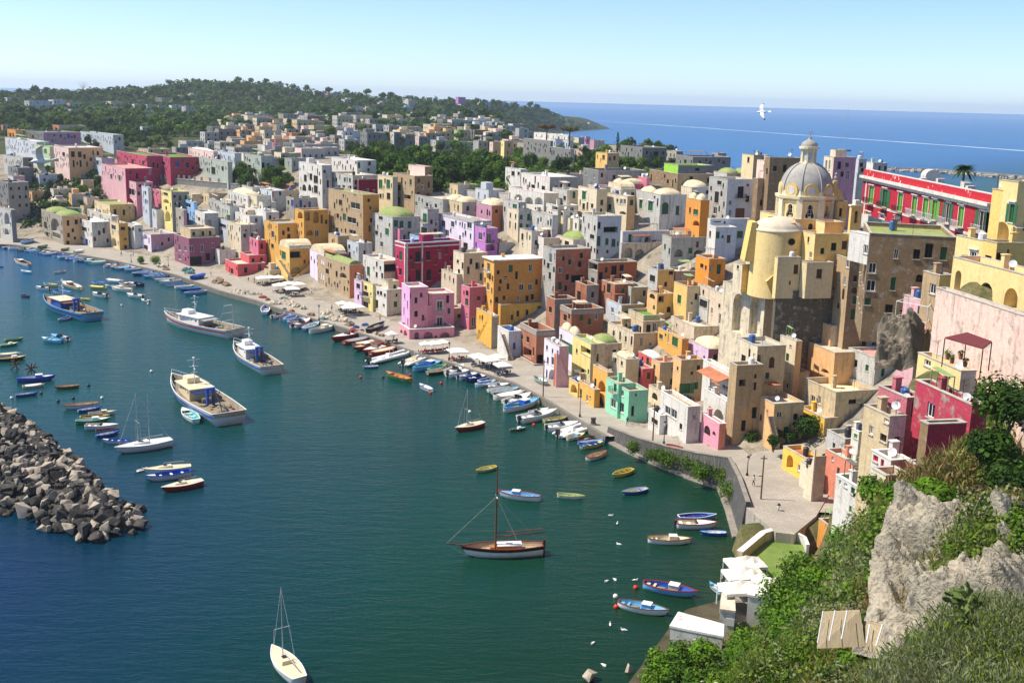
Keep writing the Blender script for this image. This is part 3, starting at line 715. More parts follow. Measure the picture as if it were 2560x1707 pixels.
 for ex in extra.split(';'):
  ex=ex.strip()
  if not ex:continue
  kind,args=ex.split(':');t=args.split(',')
  fc=fL if t[0]=='L' else fR
  if kind=='stair':
   x_1,y_1,x_2,y_2,wd=map(float,t[1:6]);A,B=fc.cut(*zp(reg,x_1,y_1),wd),fc.cut(*zp(reg,x_2,y_2),wd)
   if not A or not B:continue
   s=MB();st=MB();n=max(4,int(abs(A[1]-B[1])/.28));zl=max(.6,min(B[1],zvis,gmin)-1)
   s.hexa([fc.pt(A[0],zl,wd-.22),fc.pt(B[0],zl,wd-.22),fc.pt(B[0],zl,wd),fc.pt(A[0],zl,wd)],[fc.pt(A[0],A[1],wd-.22),fc.pt(B[0],B[1],wd-.22),fc.pt(B[0],B[1],wd),fc.pt(A[0],A[1],wd)])
   so_=s.build('staircase',PM(t[6])if len(t)>6 else wl_m,root,org=org)
   for i in range(n):
    f0,f1=i/n,(i+1)/n;aa,ab=A[0]+(B[0]-A[0])*f0,A[0]+(B[0]-A[0])*f1;z=A[1]+(B[1]-A[1])*f1-.75
    st.hexa([fc.pt(aa,zl,.01),fc.pt(ab,zl,.01),fc.pt(ab,zl,wd-.23),fc.pt(aa,zl,wd-.23)],[fc.pt(aa,z,.01),fc.pt(ab,z,.01),fc.pt(ab,z,wd-.23),fc.pt(aa,z,wd-.23)])
   st.build('step',RM('terra')if len(t)>7 else M_step,so_,org=org)
  if kind=='awn':
   x_,y_,w_,dep=map(float,t[1:5]);A0,A1=fc.cut(*zp(reg,x_-w_/2,y_)),fc.cut(*zp(reg,x_+w_/2,y_));z=A0[1];b0,b1=sorted((A0[0],A1[0]))
   s=MB();s.hexa([fc.pt(b0,z,.0),fc.pt(b1,z,.0),fc.pt(b1,z-dep*.3,dep),fc.pt(b0,z-dep*.3,dep)],[fc.pt(b0,z+.07,.0),fc.pt(b1,z+.07,.0),fc.pt(b1,z-dep*.3+.07,dep),fc.pt(b0,z-dep*.3+.07,dep)])
   for b in(b0+.05,b1-.05):s.bar(fc.pt(b,z-dep*.3,dep-.08),fc.pt(b,z-dep*.3-2.1,dep-.08),.07)
   s.build('awning',RM(t[5]),root,org=org)
  if kind=='band':
   y_,hh=map(float,t[1:3]);z=fR.cut(*zp(reg,xc,y_))[1];s=MB()
   for f in(fL,fR):s.hexa([f.pt(-.1 if f is fL else .101,z,.002),f.pt(f.len+.1,z,.002),f.pt(f.len+.1,z,.1),f.pt(-.1 if f is fL else .101,z,.1)],[f.pt(-.1 if f is fL else .101,z+hh,.002),f.pt(f.len+.1,z+hh,.002),f.pt(f.len+.1,z+hh,.1),f.pt(-.1 if f is fL else .101,z+hh,.1)])
   s.build('moulding',PM(t[3]),root,org=org)
  if kind=='pil':
   x_,y_,w_=map(float,t[1:4]);f=fL if t[0]=='L' else fR;q=f.cut(*zp(reg,x_,y_))[0];q=min(max(q,w_/2),f.len-w_/2);s=MB()
   s.hexa([f.pt(q-w_/2,zb,.002),f.pt(q+w_/2,zb,.002),f.pt(q+w_/2,zb,.07),f.pt(q-w_/2,zb,.07)],[f.pt(q-w_/2,zt-.02,.002),f.pt(q+w_/2,zt-.02,.002),f.pt(q+w_/2,zt-.02,.07),f.pt(q-w_/2,zt-.02,.07)])
   s.build('quoin',PM(t[4]),root,org=org)
 if 'bare' not in F and not annex:
  rg=random.random()
  if rg<.55:
   c2=P0+u*wl*random.uniform(.55,.85)+v*wr*random.uniform(.3,.8);s=MB();s.obox((c2.x,c2.y),v,u,.35,.3,zd,zt+1.1);s.obox((c2.x,c2.y),v,u,.45,.4,zt+1.101,zt+1.2)
   s.v=[(x,y_,min(z,zt+1.2))for x,y_,z in s.v];s.build('chimney',wl_m,root,org=org)
  if random.random()<.75:
   c2=P0+u*wl*random.uniform(.2,.8)+v*wr*random.uniform(.2,.8);s=MB();hgt=random.uniform(1.6,2.8);s.tube([(c2.x,c2.y,zd),(c2.x,c2.y,zd+hgt)],.03,5)
   for j in range(4):s.bar((c2.x-.5+.1*j,c2.y-.3,zd+hgt-.12*j),(c2.x+.5-.1*j,c2.y+.3,zd+hgt-.12*j),.025)
   s.build('antenna',M_iron,root,org=org)
  roof_tank(P0,u,v,wl,wr,zd,root,org)
  if random.random()<.5:
   c2=P0+u*wl*random.uniform(.1,.5)+v*wr*random.uniform(.1,.7);s=MB();dd=V((-.45,-.75,.45)).normalized();b3=V((c2.x,c2.y,zd));tp=b3+V((0,0,random.uniform(.8,1.4)));s.tube([b3,tp],.035,5)
   e1=dd.cross(V((0,0,1))).normalized();e2=e1.cross(dd);rr=.42
   rim=[tp+dd*.15+(e1*math.cos(q*math.pi/5)+e2*math.sin(q*math.pi/5))*rr for q in range(10)]
   s.add([tp+dd*.04]+rim,[(0,1+q,1+(q+1)%10)for q in range(10)]);s.add([tp+dd*.01]+[p-dd*.03 for p in rim],[(0,1+(q+1)%10,1+q)for q in range(10)])
   s.bar(tp,tp+dd*.5,.03);s.build('satellite_dish',M_whitemetal,root,org=org)
 return rec
TOWN='''
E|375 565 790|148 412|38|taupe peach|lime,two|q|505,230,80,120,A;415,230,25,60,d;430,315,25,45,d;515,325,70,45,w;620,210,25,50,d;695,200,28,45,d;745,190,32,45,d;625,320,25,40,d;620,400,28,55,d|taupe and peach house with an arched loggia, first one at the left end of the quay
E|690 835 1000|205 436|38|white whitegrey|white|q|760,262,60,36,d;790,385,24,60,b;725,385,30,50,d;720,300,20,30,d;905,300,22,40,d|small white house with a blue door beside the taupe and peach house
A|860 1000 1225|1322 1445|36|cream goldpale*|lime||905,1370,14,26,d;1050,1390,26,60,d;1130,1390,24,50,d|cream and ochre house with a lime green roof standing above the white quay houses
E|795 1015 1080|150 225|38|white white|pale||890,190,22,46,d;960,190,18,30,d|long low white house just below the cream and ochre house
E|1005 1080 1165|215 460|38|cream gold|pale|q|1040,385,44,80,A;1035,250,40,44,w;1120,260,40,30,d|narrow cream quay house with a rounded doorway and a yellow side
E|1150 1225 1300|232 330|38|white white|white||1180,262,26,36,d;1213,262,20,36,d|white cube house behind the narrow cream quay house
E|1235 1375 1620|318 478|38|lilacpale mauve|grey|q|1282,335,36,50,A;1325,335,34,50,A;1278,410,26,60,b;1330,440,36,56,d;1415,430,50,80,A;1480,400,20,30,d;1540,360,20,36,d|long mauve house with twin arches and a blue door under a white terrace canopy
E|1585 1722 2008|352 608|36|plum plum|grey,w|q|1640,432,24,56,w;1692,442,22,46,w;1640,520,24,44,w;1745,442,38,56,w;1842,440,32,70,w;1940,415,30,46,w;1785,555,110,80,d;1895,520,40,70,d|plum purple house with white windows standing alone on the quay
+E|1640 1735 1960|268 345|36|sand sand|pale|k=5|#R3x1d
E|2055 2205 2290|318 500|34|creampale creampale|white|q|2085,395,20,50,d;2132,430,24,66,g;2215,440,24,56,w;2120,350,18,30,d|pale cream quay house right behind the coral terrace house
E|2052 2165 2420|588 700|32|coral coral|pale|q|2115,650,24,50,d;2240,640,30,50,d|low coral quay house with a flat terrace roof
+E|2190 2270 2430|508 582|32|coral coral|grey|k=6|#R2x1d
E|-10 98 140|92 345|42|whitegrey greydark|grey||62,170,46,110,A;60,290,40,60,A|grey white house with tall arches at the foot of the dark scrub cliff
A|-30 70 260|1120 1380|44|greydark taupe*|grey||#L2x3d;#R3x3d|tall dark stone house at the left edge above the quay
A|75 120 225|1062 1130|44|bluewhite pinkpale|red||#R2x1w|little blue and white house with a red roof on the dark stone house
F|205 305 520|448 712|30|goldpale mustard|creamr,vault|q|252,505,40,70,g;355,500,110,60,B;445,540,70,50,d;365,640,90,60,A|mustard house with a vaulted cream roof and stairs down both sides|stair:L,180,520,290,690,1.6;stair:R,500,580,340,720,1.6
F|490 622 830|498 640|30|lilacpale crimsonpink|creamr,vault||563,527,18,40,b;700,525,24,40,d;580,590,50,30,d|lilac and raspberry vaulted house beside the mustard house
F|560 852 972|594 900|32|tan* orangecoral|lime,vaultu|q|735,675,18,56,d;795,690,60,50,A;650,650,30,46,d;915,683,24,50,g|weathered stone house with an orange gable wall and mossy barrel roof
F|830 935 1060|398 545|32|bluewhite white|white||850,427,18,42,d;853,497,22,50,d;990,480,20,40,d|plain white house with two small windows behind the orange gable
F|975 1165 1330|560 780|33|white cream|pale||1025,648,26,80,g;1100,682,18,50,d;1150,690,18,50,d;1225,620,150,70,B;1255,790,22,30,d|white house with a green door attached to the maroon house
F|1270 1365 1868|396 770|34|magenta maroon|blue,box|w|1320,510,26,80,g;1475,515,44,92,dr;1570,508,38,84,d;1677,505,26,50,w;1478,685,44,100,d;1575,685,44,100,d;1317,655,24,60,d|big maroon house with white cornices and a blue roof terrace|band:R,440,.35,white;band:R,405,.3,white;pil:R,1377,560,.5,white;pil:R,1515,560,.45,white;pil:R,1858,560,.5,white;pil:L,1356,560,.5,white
F|895 962 1010|745 985|33|lilac lilac|grass|q|932,785,34,46,d;932,885,16,44,d|narrow lilac quay house with a green roof below the white house
F|958 1064 1110|768 1022|33|paleyellow paleyellow|pale|q|1000,800,26,40,d;1000,855,50,40,dr;990,950,70,50,d|narrow pale yellow quay house with a dark balcony
F|1060 1192 1335|822 1062|33|white creampale|white|q|1112,845,22,34,d;1140,850,22,40,d;1175,868,18,32,d;1092,945,44,80,y;1165,960,18,24,d;1282,866,18,28,d|white quay house with a gold framed shop window
+F|1148 1205 1305|745 830|33|creampale cream|pale|k=4|1265,790,24,34,d|
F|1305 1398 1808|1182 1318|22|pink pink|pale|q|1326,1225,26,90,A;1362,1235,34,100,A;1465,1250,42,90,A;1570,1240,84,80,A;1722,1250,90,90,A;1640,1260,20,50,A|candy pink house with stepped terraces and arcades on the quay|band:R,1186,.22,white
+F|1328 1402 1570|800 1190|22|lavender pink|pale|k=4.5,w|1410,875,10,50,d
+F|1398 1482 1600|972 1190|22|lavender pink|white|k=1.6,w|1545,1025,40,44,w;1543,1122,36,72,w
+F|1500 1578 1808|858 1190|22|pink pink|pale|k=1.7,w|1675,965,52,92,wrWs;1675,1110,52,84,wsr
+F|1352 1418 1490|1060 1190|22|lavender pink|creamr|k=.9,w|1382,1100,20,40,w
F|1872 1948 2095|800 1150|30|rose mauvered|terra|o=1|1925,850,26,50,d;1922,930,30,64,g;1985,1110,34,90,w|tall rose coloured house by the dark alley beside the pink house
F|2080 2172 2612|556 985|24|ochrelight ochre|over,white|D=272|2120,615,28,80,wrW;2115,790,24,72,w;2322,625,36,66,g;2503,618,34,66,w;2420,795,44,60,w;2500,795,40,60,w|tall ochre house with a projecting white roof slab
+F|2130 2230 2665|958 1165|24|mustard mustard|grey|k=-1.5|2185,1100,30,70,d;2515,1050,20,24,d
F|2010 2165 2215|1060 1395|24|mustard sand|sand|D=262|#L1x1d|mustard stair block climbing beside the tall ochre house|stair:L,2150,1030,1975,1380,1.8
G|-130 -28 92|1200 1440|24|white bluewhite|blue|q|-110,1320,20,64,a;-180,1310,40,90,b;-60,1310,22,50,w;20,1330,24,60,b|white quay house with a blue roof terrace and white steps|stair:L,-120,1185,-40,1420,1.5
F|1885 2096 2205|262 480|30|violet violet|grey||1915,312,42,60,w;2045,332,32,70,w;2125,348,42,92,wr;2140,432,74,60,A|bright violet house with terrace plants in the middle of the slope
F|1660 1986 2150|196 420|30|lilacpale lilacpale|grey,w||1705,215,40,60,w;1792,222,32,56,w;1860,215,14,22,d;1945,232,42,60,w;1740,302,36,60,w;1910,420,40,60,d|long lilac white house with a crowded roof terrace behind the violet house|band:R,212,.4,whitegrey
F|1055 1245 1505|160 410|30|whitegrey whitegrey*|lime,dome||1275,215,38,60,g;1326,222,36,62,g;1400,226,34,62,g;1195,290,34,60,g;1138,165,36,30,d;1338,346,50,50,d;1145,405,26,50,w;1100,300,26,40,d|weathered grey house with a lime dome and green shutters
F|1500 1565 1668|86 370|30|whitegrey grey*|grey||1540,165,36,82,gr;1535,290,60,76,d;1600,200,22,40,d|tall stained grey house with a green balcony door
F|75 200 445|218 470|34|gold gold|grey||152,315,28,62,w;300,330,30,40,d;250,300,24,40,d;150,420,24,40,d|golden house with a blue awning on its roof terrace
F|352 435 662|98 400|34|gold gold|pale||402,140,44,66,A;470,148,46,84,A;548,158,50,104,A;600,175,24,80,A;640,200,22,40,d;555,305,36,60,w;490,300,60,50,A|golden house with four deep loggias side by side
B|275 345 722|1262 1400|34|taupe grey*|grey||332,1306,24,60,b;408,1312,24,64,b;490,1322,22,62,b;572,1330,22,54,b;295,1300,16,40,d|grey house with a row of blue doors above the golden loggias
B|660 975 1122|1232 1640|34|tan* ochre|lime||745,1422,24,42,d;806,1432,30,60,g;905,1330,84,60,w;872,1462,80,56,w;770,1300,30,50,d;740,1550,24,40,d;900,1215,20,40,d;880,1570,60,40,w|tall weathered tan house with a sheer orange side wall
B|390 602 692|962 1260|33|white whitegrey|white,box||450,1078,26,62,d;500,1066,26,60,d;545,1090,40,70,d;440,1165,36,60,a;490,1165,30,60,a;545,1180,36,70,d;655,1130,20,66,d;625,1200,20,50,w|tall white house with arched lower windows on the upper slope
B|688 920 1096|918 1045|33|white white|white||1035,945,24,36,d;832,930,14,24,d;910,936,14,22,d|bright white cube house with one small green window
B|688 882 1112|1055 1240|33|whitegrey creampale|pale||731,1092,18,38,g;809,1092,18,38,g;856,1096,18,38,g;760,1172,22,60,g;800,1172,24,60,g;860,1160,18,30,d|grey white house with six green shuttered windows below the bright cube
B|872 934 1114|1092 1230|33|plum maroon|pale||1020,1190,22,34,w;1075,1196,22,34,w;905,1140,16,40,d|dark plum house with two white windows
B|1110 1246 1292|1068 1300|33|cream whitegrey|white||1136,1132,34,80,g;1206,1132,34,80,g;1208,1242,32,60,d;1135,1240,20,40,d|cream house with two tall green doors beside the brown house
B|1250 1446 1612|1060 1300|33|tan* brown|pale||1410,1115,20,52,g;1305,1165,30,50,d;1305,1280,24,60,d;1480,1215,30,20,d;1380,1250,60,40,B|brown weathered house with a bare side wall facing the gardens
+B|1390 1540 1610|975 1060|33|blush brown|rosy|k=6|
B|1412 1705 1990|1275 1390|32|grey grey|pale||1462,1312,20,40,w;1560,1320,20,36,d;1640,1330,20,36,d|long low grey house with a terracotta edged roof
B|1700 1880 2060|1300 1400|30|sand whitegrey|creamr,two||#L3x1d;#R2x1d|low house with two cream domes near the garden wall
B|2010 2150 2330|1330 1460|28|mauve terracotta|creamr,dome||#L2x1d;2260,1400,24,40,d|mauve house with a cream dome behind the violet house
A|920 1240 1392|1118 1330|36|pinkpale pink|terra,w||1000,1190,44,110,A;1080,1190,44,110,A;1195,1202,64,60,w;1182,1290,76,60,A;960,1180,24,110,A;1310,1200,20,40,d|grand pink house with tall loggias at the top of the left slope
+A|925 1140 1392|992 1118|36|pinkpale magenta|rosy|k=7|1015,1062,20,42,g;1090,1076,20,46,g;1250,1060,22,60,d
+A|1060 1338 1535|876 1010|36|crimsonpink crimsonpink|grass|k=16|1145,945,18,26,d;1210,930,18,46,d;1305,940,16,40,d;1400,960,18,50,d
A|1342 1550 1832|888 1045|34|crimsonpink crimson|grass||1385,962,14,54,d;1490,945,30,30,B;1615,952,34,50,b;1450,950,14,40,d;1710,960,24,50,d|long crimson house with a mossy roof right of the grand pink house
A|1750 2075 2115|932 1070|34|greygreen greygreen|grey||1776,1005,34,58,d;1830,1005,36,30,d;1890,1000,12,32,d;1945,1010,36,66,d;2030,990,20,40,d|grey green villa with a stair on its side wall
A|1715 1945 1985|838 920|34|blush blush|white,dome||1850,892,18,30,d;1910,897,18,30,d|pale rose house with a white dome above the grey green villa
A|1950 2140 2200|852 965|34|bluewhite white|grey||#L2x1d|blue white house left of the palms
A|2230 2380 2500|875 1020|34|greygreen whitegrey|lime||2275,985,34,56,d;2400,960,24,50,d;2275,915,14,24,d|grey house with a lime roof and dark shutters beside the palms
A|65 142 235|640 735|40|ochre goldpale|terra||95,685,18,36,d;120,685,16,36,d|ochre house at the left edge behind the gardens
A|228 395 735|662 760|40|greydark mauve|dark||625,695,26,40,b;680,700,18,30,d;300,700,18,30,d|long grey and mauve house with a dark flat roof
A|730 1030 1125|684 780|40|bluewhite whitegrey|grey||1090,720,20,30,d|long blue white wall house half hidden by garden trees
A|45 332 450|748 880|40|bluewhite whitegrey|white||#L5x2d|white apartment house with rows of balconies at the left
A|320 452 620|792 910|38|sage cream|sage||372,840,26,70,g;415,832,24,40,g;560,830,20,40,d|sage green and cream house with a green roof
A|488 622 935|802 1010|38|blush peach|white||#L2x1d;665,860,34,52,d;727,862,34,52,d;892,850,22,36,d;672,946,18,60,d;735,946,18,60,d;580,860,24,36,d|peach house with a white edged roof terrace above the dark scrub
A|800 925 1045|897 1005|36|bluewhite bluewhite|white||835,940,22,40,d;890,935,20,36,d|small blue white house left of the grand pink house
A|30 205 300|892 990|42|whitegrey greydark|grey||#L3x1d|low grey house under the flying gull
A|70 160 280|985 1060|42|greydark greydark|dark||#L1x1d|dark little house below the low grey house
A|1345 1462 1500|1195 1330|34|rose pink|lime||1400,1210,14,30,w;1440,1215,12,26,w;1375,1290,30,70,A|narrow rose house with a lime roof below the grand pink house
A|1290 1350 1380|1165 1420|34|bluewhite white|white||1330,1290,14,40,b;1325,1210,14,30,d|thin white and blue house squeezed beside the grand pink house
A|1468 1562 1722|1206 1500|33|paleyellow taupe|lime||1510,1222,40,24,d;1515,1290,50,40,A;1515,1350,14,30,d;1530,1430,50,100,A;1600,1310,20,30,d|tall pale yellow house with stacked arches and lime roof
A|1560 1672 1700|1370 1560|33|taupe mauve|grey||1580,1460,14,40,d;1640,1440,16,30,d;1580,1365,20,30,d|taupe tower house between the yellow and the sky blue house
A|1675 1768 1800|1300 1520|33|blue blue|lime||1715,1325,44,40,w;1710,1420,26,50,w;1705,1480,22,36,w|sky blue house with white windows on the left slope
A|1345 1425 1500|1370 1450|34|bluewhite white|pale||#L1x1d|small white house under the narrow rose house
A|1775 1865 1990|1400 1590|32|white whitegrey|white||1815,1450,20,30,d;1905,1500,50,90,A;1930,1390,40,40,B;1880,1450,20,40,d|white house with a big arch beside the sky blue house
A|1890 2065 2110|1310 1420|32|whitegrey white|grey||#L2x1d;1925,1400,30,60,d|square white house behind the white arched house
A|2075 2260 2420|1240 1345|32|white white|creamr,dome||2230,1275,20,10,d;2300,1290,50,50,w;2140,1300,22,30,d|white house with a cream dome on the left slope
A|1985 2110 2230|1480 1600|32|bluewhite white|grey||2030,1510,60,30,d;2090,1520,40,30,w;2020,1570,24,40,d|white house with a long glazed window on the left slope
A|2110 2255 2400|1370 1520|32|white sand|pale||2180,1420,26,50,d;2280,1480,26,80,d;2250,1400,20,30,d;2220,1470,20,40,d|cream white house with a dark tall doorway on the left slope
A|2185 2340 2500|1240 1380|32|creampale white|lime||#L2x1w;#R2x1d|white house with a green glazed veranda on the left slope
B|-60 90 210|1390 1560|32|white white|white||#L2x1d;#R1x1w|white house with a flat white roof left of the golden house
B|-10 145 275|1195 1300|32|bluewhite whitegrey|white||150,1220,22,60,c;60,1240,20,30,d;220,1215,20,40,d|whitewashed house with a tall red door
B|-30 60 180|1300 1400|32|creampale white|creamr||#L2x1d;#R1x1d|whitewashed house with a tawny roof above the golden house
B|-130 -30 70|1165 1260|33|whitegrey white|lime||#L2x1d|whitewashed house with a lime roof left of the tall white house
B|30 75 190|1370 1480|32|bluewhite bluewhite|lime||#R2x1d|small blue white house with a lime terrace beside the golden house
B|-230 -90 40|1420 1570|32|white whitegrey|pale||#L2x1d;#R2x1w|white stepped house two doors left of the golden house
F|-190 -60 70|150 330|32|white bluewhite|white||#L2x2d;#R1x2w|tall white house against the left wall of the golden house
F|-60 20 90|370 470|32|rose redpink|terra||#R1x1d|little red terrace house in front of the golden house
F|-260 -140 0|230 420|32|creampale whitegrey|creamr||#L2x2d;#R2x1d|cream white house above the coral terrace house
F|-330 -240 -120|60 230|33|whitegrey white|grey||#L2x2d;#R1x1d|grey white house with a plain roof above the plum house
F|660 745 850|330 520|32|tan tan|pale||#L1x2d;700,400,24,60,d|slim tan house at the foot of the orange wall
F|1240 1310 1340|270 400|30|rose mauve|grey||1275,350,20,50,d|slim rose house behind the maroon house
F|1400 1520 1640|345 400|30|blue blue|blue||#R2x1d|blue rooftop room of the terrace behind the maroon house
F|1800 1895 2110|490 760|28|creampale cream|pale||1885,600,20,60,d;1850,650,20,40,d;2020,600,40,60,B;1960,560,24,50,d;1840,560,20,30,d|cream terraced house between the maroon and the tall ochre house
F|1690 1830 1900|680 790|28|beige beige|sand||#L2x1d|beige garden house with a curved terrace behind the pink house
C|85 346 592|1070 1215|26|white grey*|white||192,1175,34,76,d;285,1182,30,66,d;450,1150,24,40,d|big white house with two dark doors and a white roof in the upper town
C|-30 292 425|1218 1420|26|white creampale|rosy||155,1285,74,70,A;245,1288,74,72,A;60,1255,70,60,A;30,1340,40,50,d;250,1365,24,40,d;340,1360,16,40,d|white terrace house with three shallow arches in the upper town
C|285 420 605|1330 1480|24|white creampale|pale||300,1360,24,40,d;395,1350,60,40,B;457,1395,26,60,d;545,1370,40,60,w|cream house with a dark covered terrace in the upper town
C|605 775 872|1180 1400|24|creampale cream|red||657,1237,36,72,gs;653,1335,24,56,d;812,1385,20,60,d;730,1330,22,40,d|cream tower house with a red roof edge and a green shuttered window
C|720 760 862|1230 1320|24|sand goldpale|terra||830,1255,30,60,d;750,1265,30,60,d|roof room with plants beside the cream tower house
C|870 1052 1125|1245 1400|24|creampale peach|white||995,1292,26,50,w;1026,1292,24,50,w;960,1280,16,30,d;1090,1300,32,50,g;890,1340,30,50,d;1010,1395,60,30,A|cream house with a bay of white windows in the upper town
C|1125 1355 1595|1232 1400|18|whitegrey white|creamr,two||1175,1318,28,74,gs;1264,1335,44,84,gs;1396,1352,60,110,ga;1508,1372,30,84,g;1300,1250,16,20,d|broad white house with arched green doors and cream domes
C|1590 1722 1802|1280 1560|20|ochre orange|creamr,two||1675,1388,44,50,g;1715,1385,12,20,d;1680,1490,60,50,A|orange gold house with a domed cream roof beside the tall white houses
C|1800 1968 2215|1092 1490|18|grey* bluewhite|white||1866,1252,38,104,d;1850,1374,34,66,w;1890,1120,40,36,d;2084,1206,54,104,dr;2078,1402,84,100,m;2150,1140,20,20,d|tall white house with a balcony left of the church dome
C|2205 2245 2420|1085 1480|18|brown tan|grey||2300,1200,30,100,d;2310,1385,36,60,d|brown stained house tucked between the tall white house and the church
G|1785 1810 2175|175 395|16|white bluewhite|rosy||1875,185,70,40,A;2078,315,54,64,g;1940,205,16,20,d;2140,300,20,30,d|low white house with an arched niche under the tall white house
+G|1795 1860 2050|250 395|16|white bluewhite|white|k=-4|1872,320,42,60,g;1975,355,34,70,m;1920,335,20,24,d
C|-60 80 135|1000 1060|28|white whitegrey|white||10,1035,30,40,d;60,1035,20,30,d|little white house beside the big garden trees
C|370 505 660|1190 1330|24|whitegrey creampale|white||565,1230,26,60,g;420,1300,40,40,d;480,1260,24,40,d|grey white house with a green door behind the cream tower house
C|-80 60 130|1300 1480|26|whitegrey grey*|grey||25,1345,40,60,g;60,1330,20,40,d|grey house with green shutters on the slope edge of the upper town
C|130 370 420|1420 1560|24|whitegrey* bluewhite|pale||#L3x1d|weathered wall house with blue washing under the dark terrace
C|400 470 600|1380 1480|24|creampale white|white||455,1395,20,50,d;540,1400,26,40,w|white porch house below the dark covered terrace
C|690 800 1010|1160 1220|24|white whitegrey|rosy||#R2x1d|white block with rosy roof between upper terraces
C|650 790 1230|1010 1110|22|greydark grey*|grey||930,1068,26,36,d;1070,1078,24,30,d;820,1050,20,40,d|long old grey house with two small windows at the garden edge
C|1150 1228 1262|1075 1150|22|rose pink|rosy||#L1x1w|small rose house beside the brown stone block
C|880 1010 1260|1135 1200|22|creampale rose|creamr,two||#R2x1d|low rosy house with small cream domes
C|1255 1512 1842|1040 1175|18|brown* tan*|grey||1700,1120,20,40,d;1420,1110,18,40,d|long brown stone house with a green block on its roof
+C|1388 1516 1830|962 1040|18|lime greydark|white|k=5|1690,1000,40,30,d
C|900 995 1130|1180 1260|22|white creampale|creamr,vault||#L2x1w;#R2x1d|white vaulted house in the middle of the upper town
C|1840 1960 2240|1035 1110|16|whitegrey grey*|lime,two||#R3x1d|grey house with yellow green domes left of the church
C|1490 1640 1830|1165 1230|20|creampale white|creamr,dome||#R2x1d|cream house with a rounded white roof beside the orange gold house
C|105 352 375|740 870|24|greydark greydark|dark||#L3x2d|dark grey three storey house left of the umbrella pine
C|355 530 560|735 820|24|bluewhite white|white||#L3x1d|blue white house beneath the umbrella pine
C|200 510 560|690 735|22|white white|white||#L6x1d|long white arcade house in front of the umbrella pine
C|340 535 570|815 910|24|greydark grey*|grey||#L2x1d|old dark grey house with a stained front near the ochre house
C|765 870 978|852 950|24|goldpale tan|lime||835,888,24,40,m;935,895,20,40,d|ochre and tan house beside the cypress
C|990 1190 1412|800 905|22|greydark greydark|dark||1312,860,44,50,d;1380,850,20,30,d;1420,850,20,30,d|big dark grey sea front house right of the cypress
C|1395 1500 1560|835 900|22|grey greydark|grey||#L3x1d|grey house stepping down from the big dark grey house
C|1495 1650 1995|885 975|18|greydark greydark|grey||1580,930,24,40,d;#R3x1d|long dark grey flat house by the open sea
C|1820 1880 1955|850 905|18|taupe brown|tan||#L1x1d|taupe roof house on the long dark grey house
C|2100 2205 2340|870 960|16|cream tan|lime|D=330|2155,910,20,50,d;2290,910,20,40,d|cream and tan house by the open sea
C|2235 2320 2400|920 1060|16|blushpink blushpink|rosy|D=268|2300,980,16,50,d|blush pink house left of the brown wall house
D|-30 20 305|892 1080|12|brown brown|dark|D=262|#R3x1d|dark brown house behind the church dome
D|512 602 805|888 1140|14|creampale mauve|rosy,box|D=290|530,960,18,90,w;560,960,16,90,w;545,900,18,50,w|pink tower house beyond the church dome with a row of cream windows
D|800 830 900|905 1040|14|bluewhite whitegrey|white|D=296|#R1x2d|blue white side house of the pink tower house
D|900 960 1090|940 1020|12|white whitegrey|sage|D=310|#R3x1d|low white house with plants near the thatched hut
G|285 402 722|455 885|24|grey* brickred*|grey||352,530,26,86,w;390,520,10,70,w;345,690,22,64,d;330,600,24,50,d;360,720,20,80,w;600,720,120,70,B|tall raw house of stained brick behind the tall ochre house
G|700 785 1142|575 800|22|concrete brick|tan||740,607,80,66,B;735,747,30,76,d;930,640,50,84,d;1000,620,40,60,d;1000,700,40,60,d|unfinished concrete and brick house with empty window holes
G|820 940 1116|772 900|22|bare bare|tan|ph=.25|882,805,34,86,d|small brick block with a flat concrete roof
G|580 682 792|780 930|22|bare concrete|dark|ph=1.1|611,872,34,84,d|narrow brick block with a square doorway hole
G|315 392 585|908 1090|22|bare concrete|dark|ph=1.3|350,1000,26,54,d|brick block with a deep concrete parapet and a black window
G|442 545 838|1002 1185|22|bare bare|dark|ph=1.3|485,1072,30,60,d|wide brick block with a raw concrete rim|band:R,1045,.9,concrete
G|78 225 392|1195 1510|22|bare bare|dark|q,ph=1.4|145,1272,24,54,d;142,1390,72,80,B;262,1460,66,100,B;310,1320,30,40,d|ruined brick house over a dark workshop at the quay|band:R,1240,.9,concrete
+G|60 200 330|1500 1560|22|concrete concrete|grey|k=-.6|140,1540,60,40,t
K|295 432 520|62 420|20|lilacpale pinkpale|pale|q|375,195,36,80,w;375,345,84,150,A|pale pink quay house with a brick stair running down its face|stair:R,410,90,525,385,1.4,pinkpale,1
G|432 572 650|1232 1500|20|lilacpale white|creamr,two|o=2|495,1335,58,90,go;492,1500,20,80,w;455,1450,16,30,d|tall lilac pink house with one green shuttered window
K|555 722 850|40 440|20|paleyellow sand*|sage|q|590,100,16,42,d;672,100,90,66,B;645,285,30,44,d;780,160,22,70,m|pale yellow quay house with a covered loggia at the top
G|680 802 1002|1318 1440|20|cream creampale*|lime,dome|o=3,dm=lime|#L1x1d|cream house with a bright green dome
K|520 602 720|395 530|20|goldpale goldpale|tan|q|565,450,60,90,A;650,470,50,70,A|pale gold buttress house with two stepped arches on the quay
K|740 872 905|300 640|20|ochrelight gold|mint|q|820,430,66,120,A;795,575,88,130,A|golden quay house with a pointed arch and an orange stair|stair:L,620,440,730,610,1.6,gold,1
K|610 752 780|455 640|20|ochrelight ochre|terra|q|712,520,14,20,d|low gold stair house beside the pointed arch
K|862 972 1110|402 775|20|mint mint|tan|q|940,432,26,84,gr;922,577,46,84,w;918,715,30,56,g|mint green quay house with green shutters, rear half with balcony
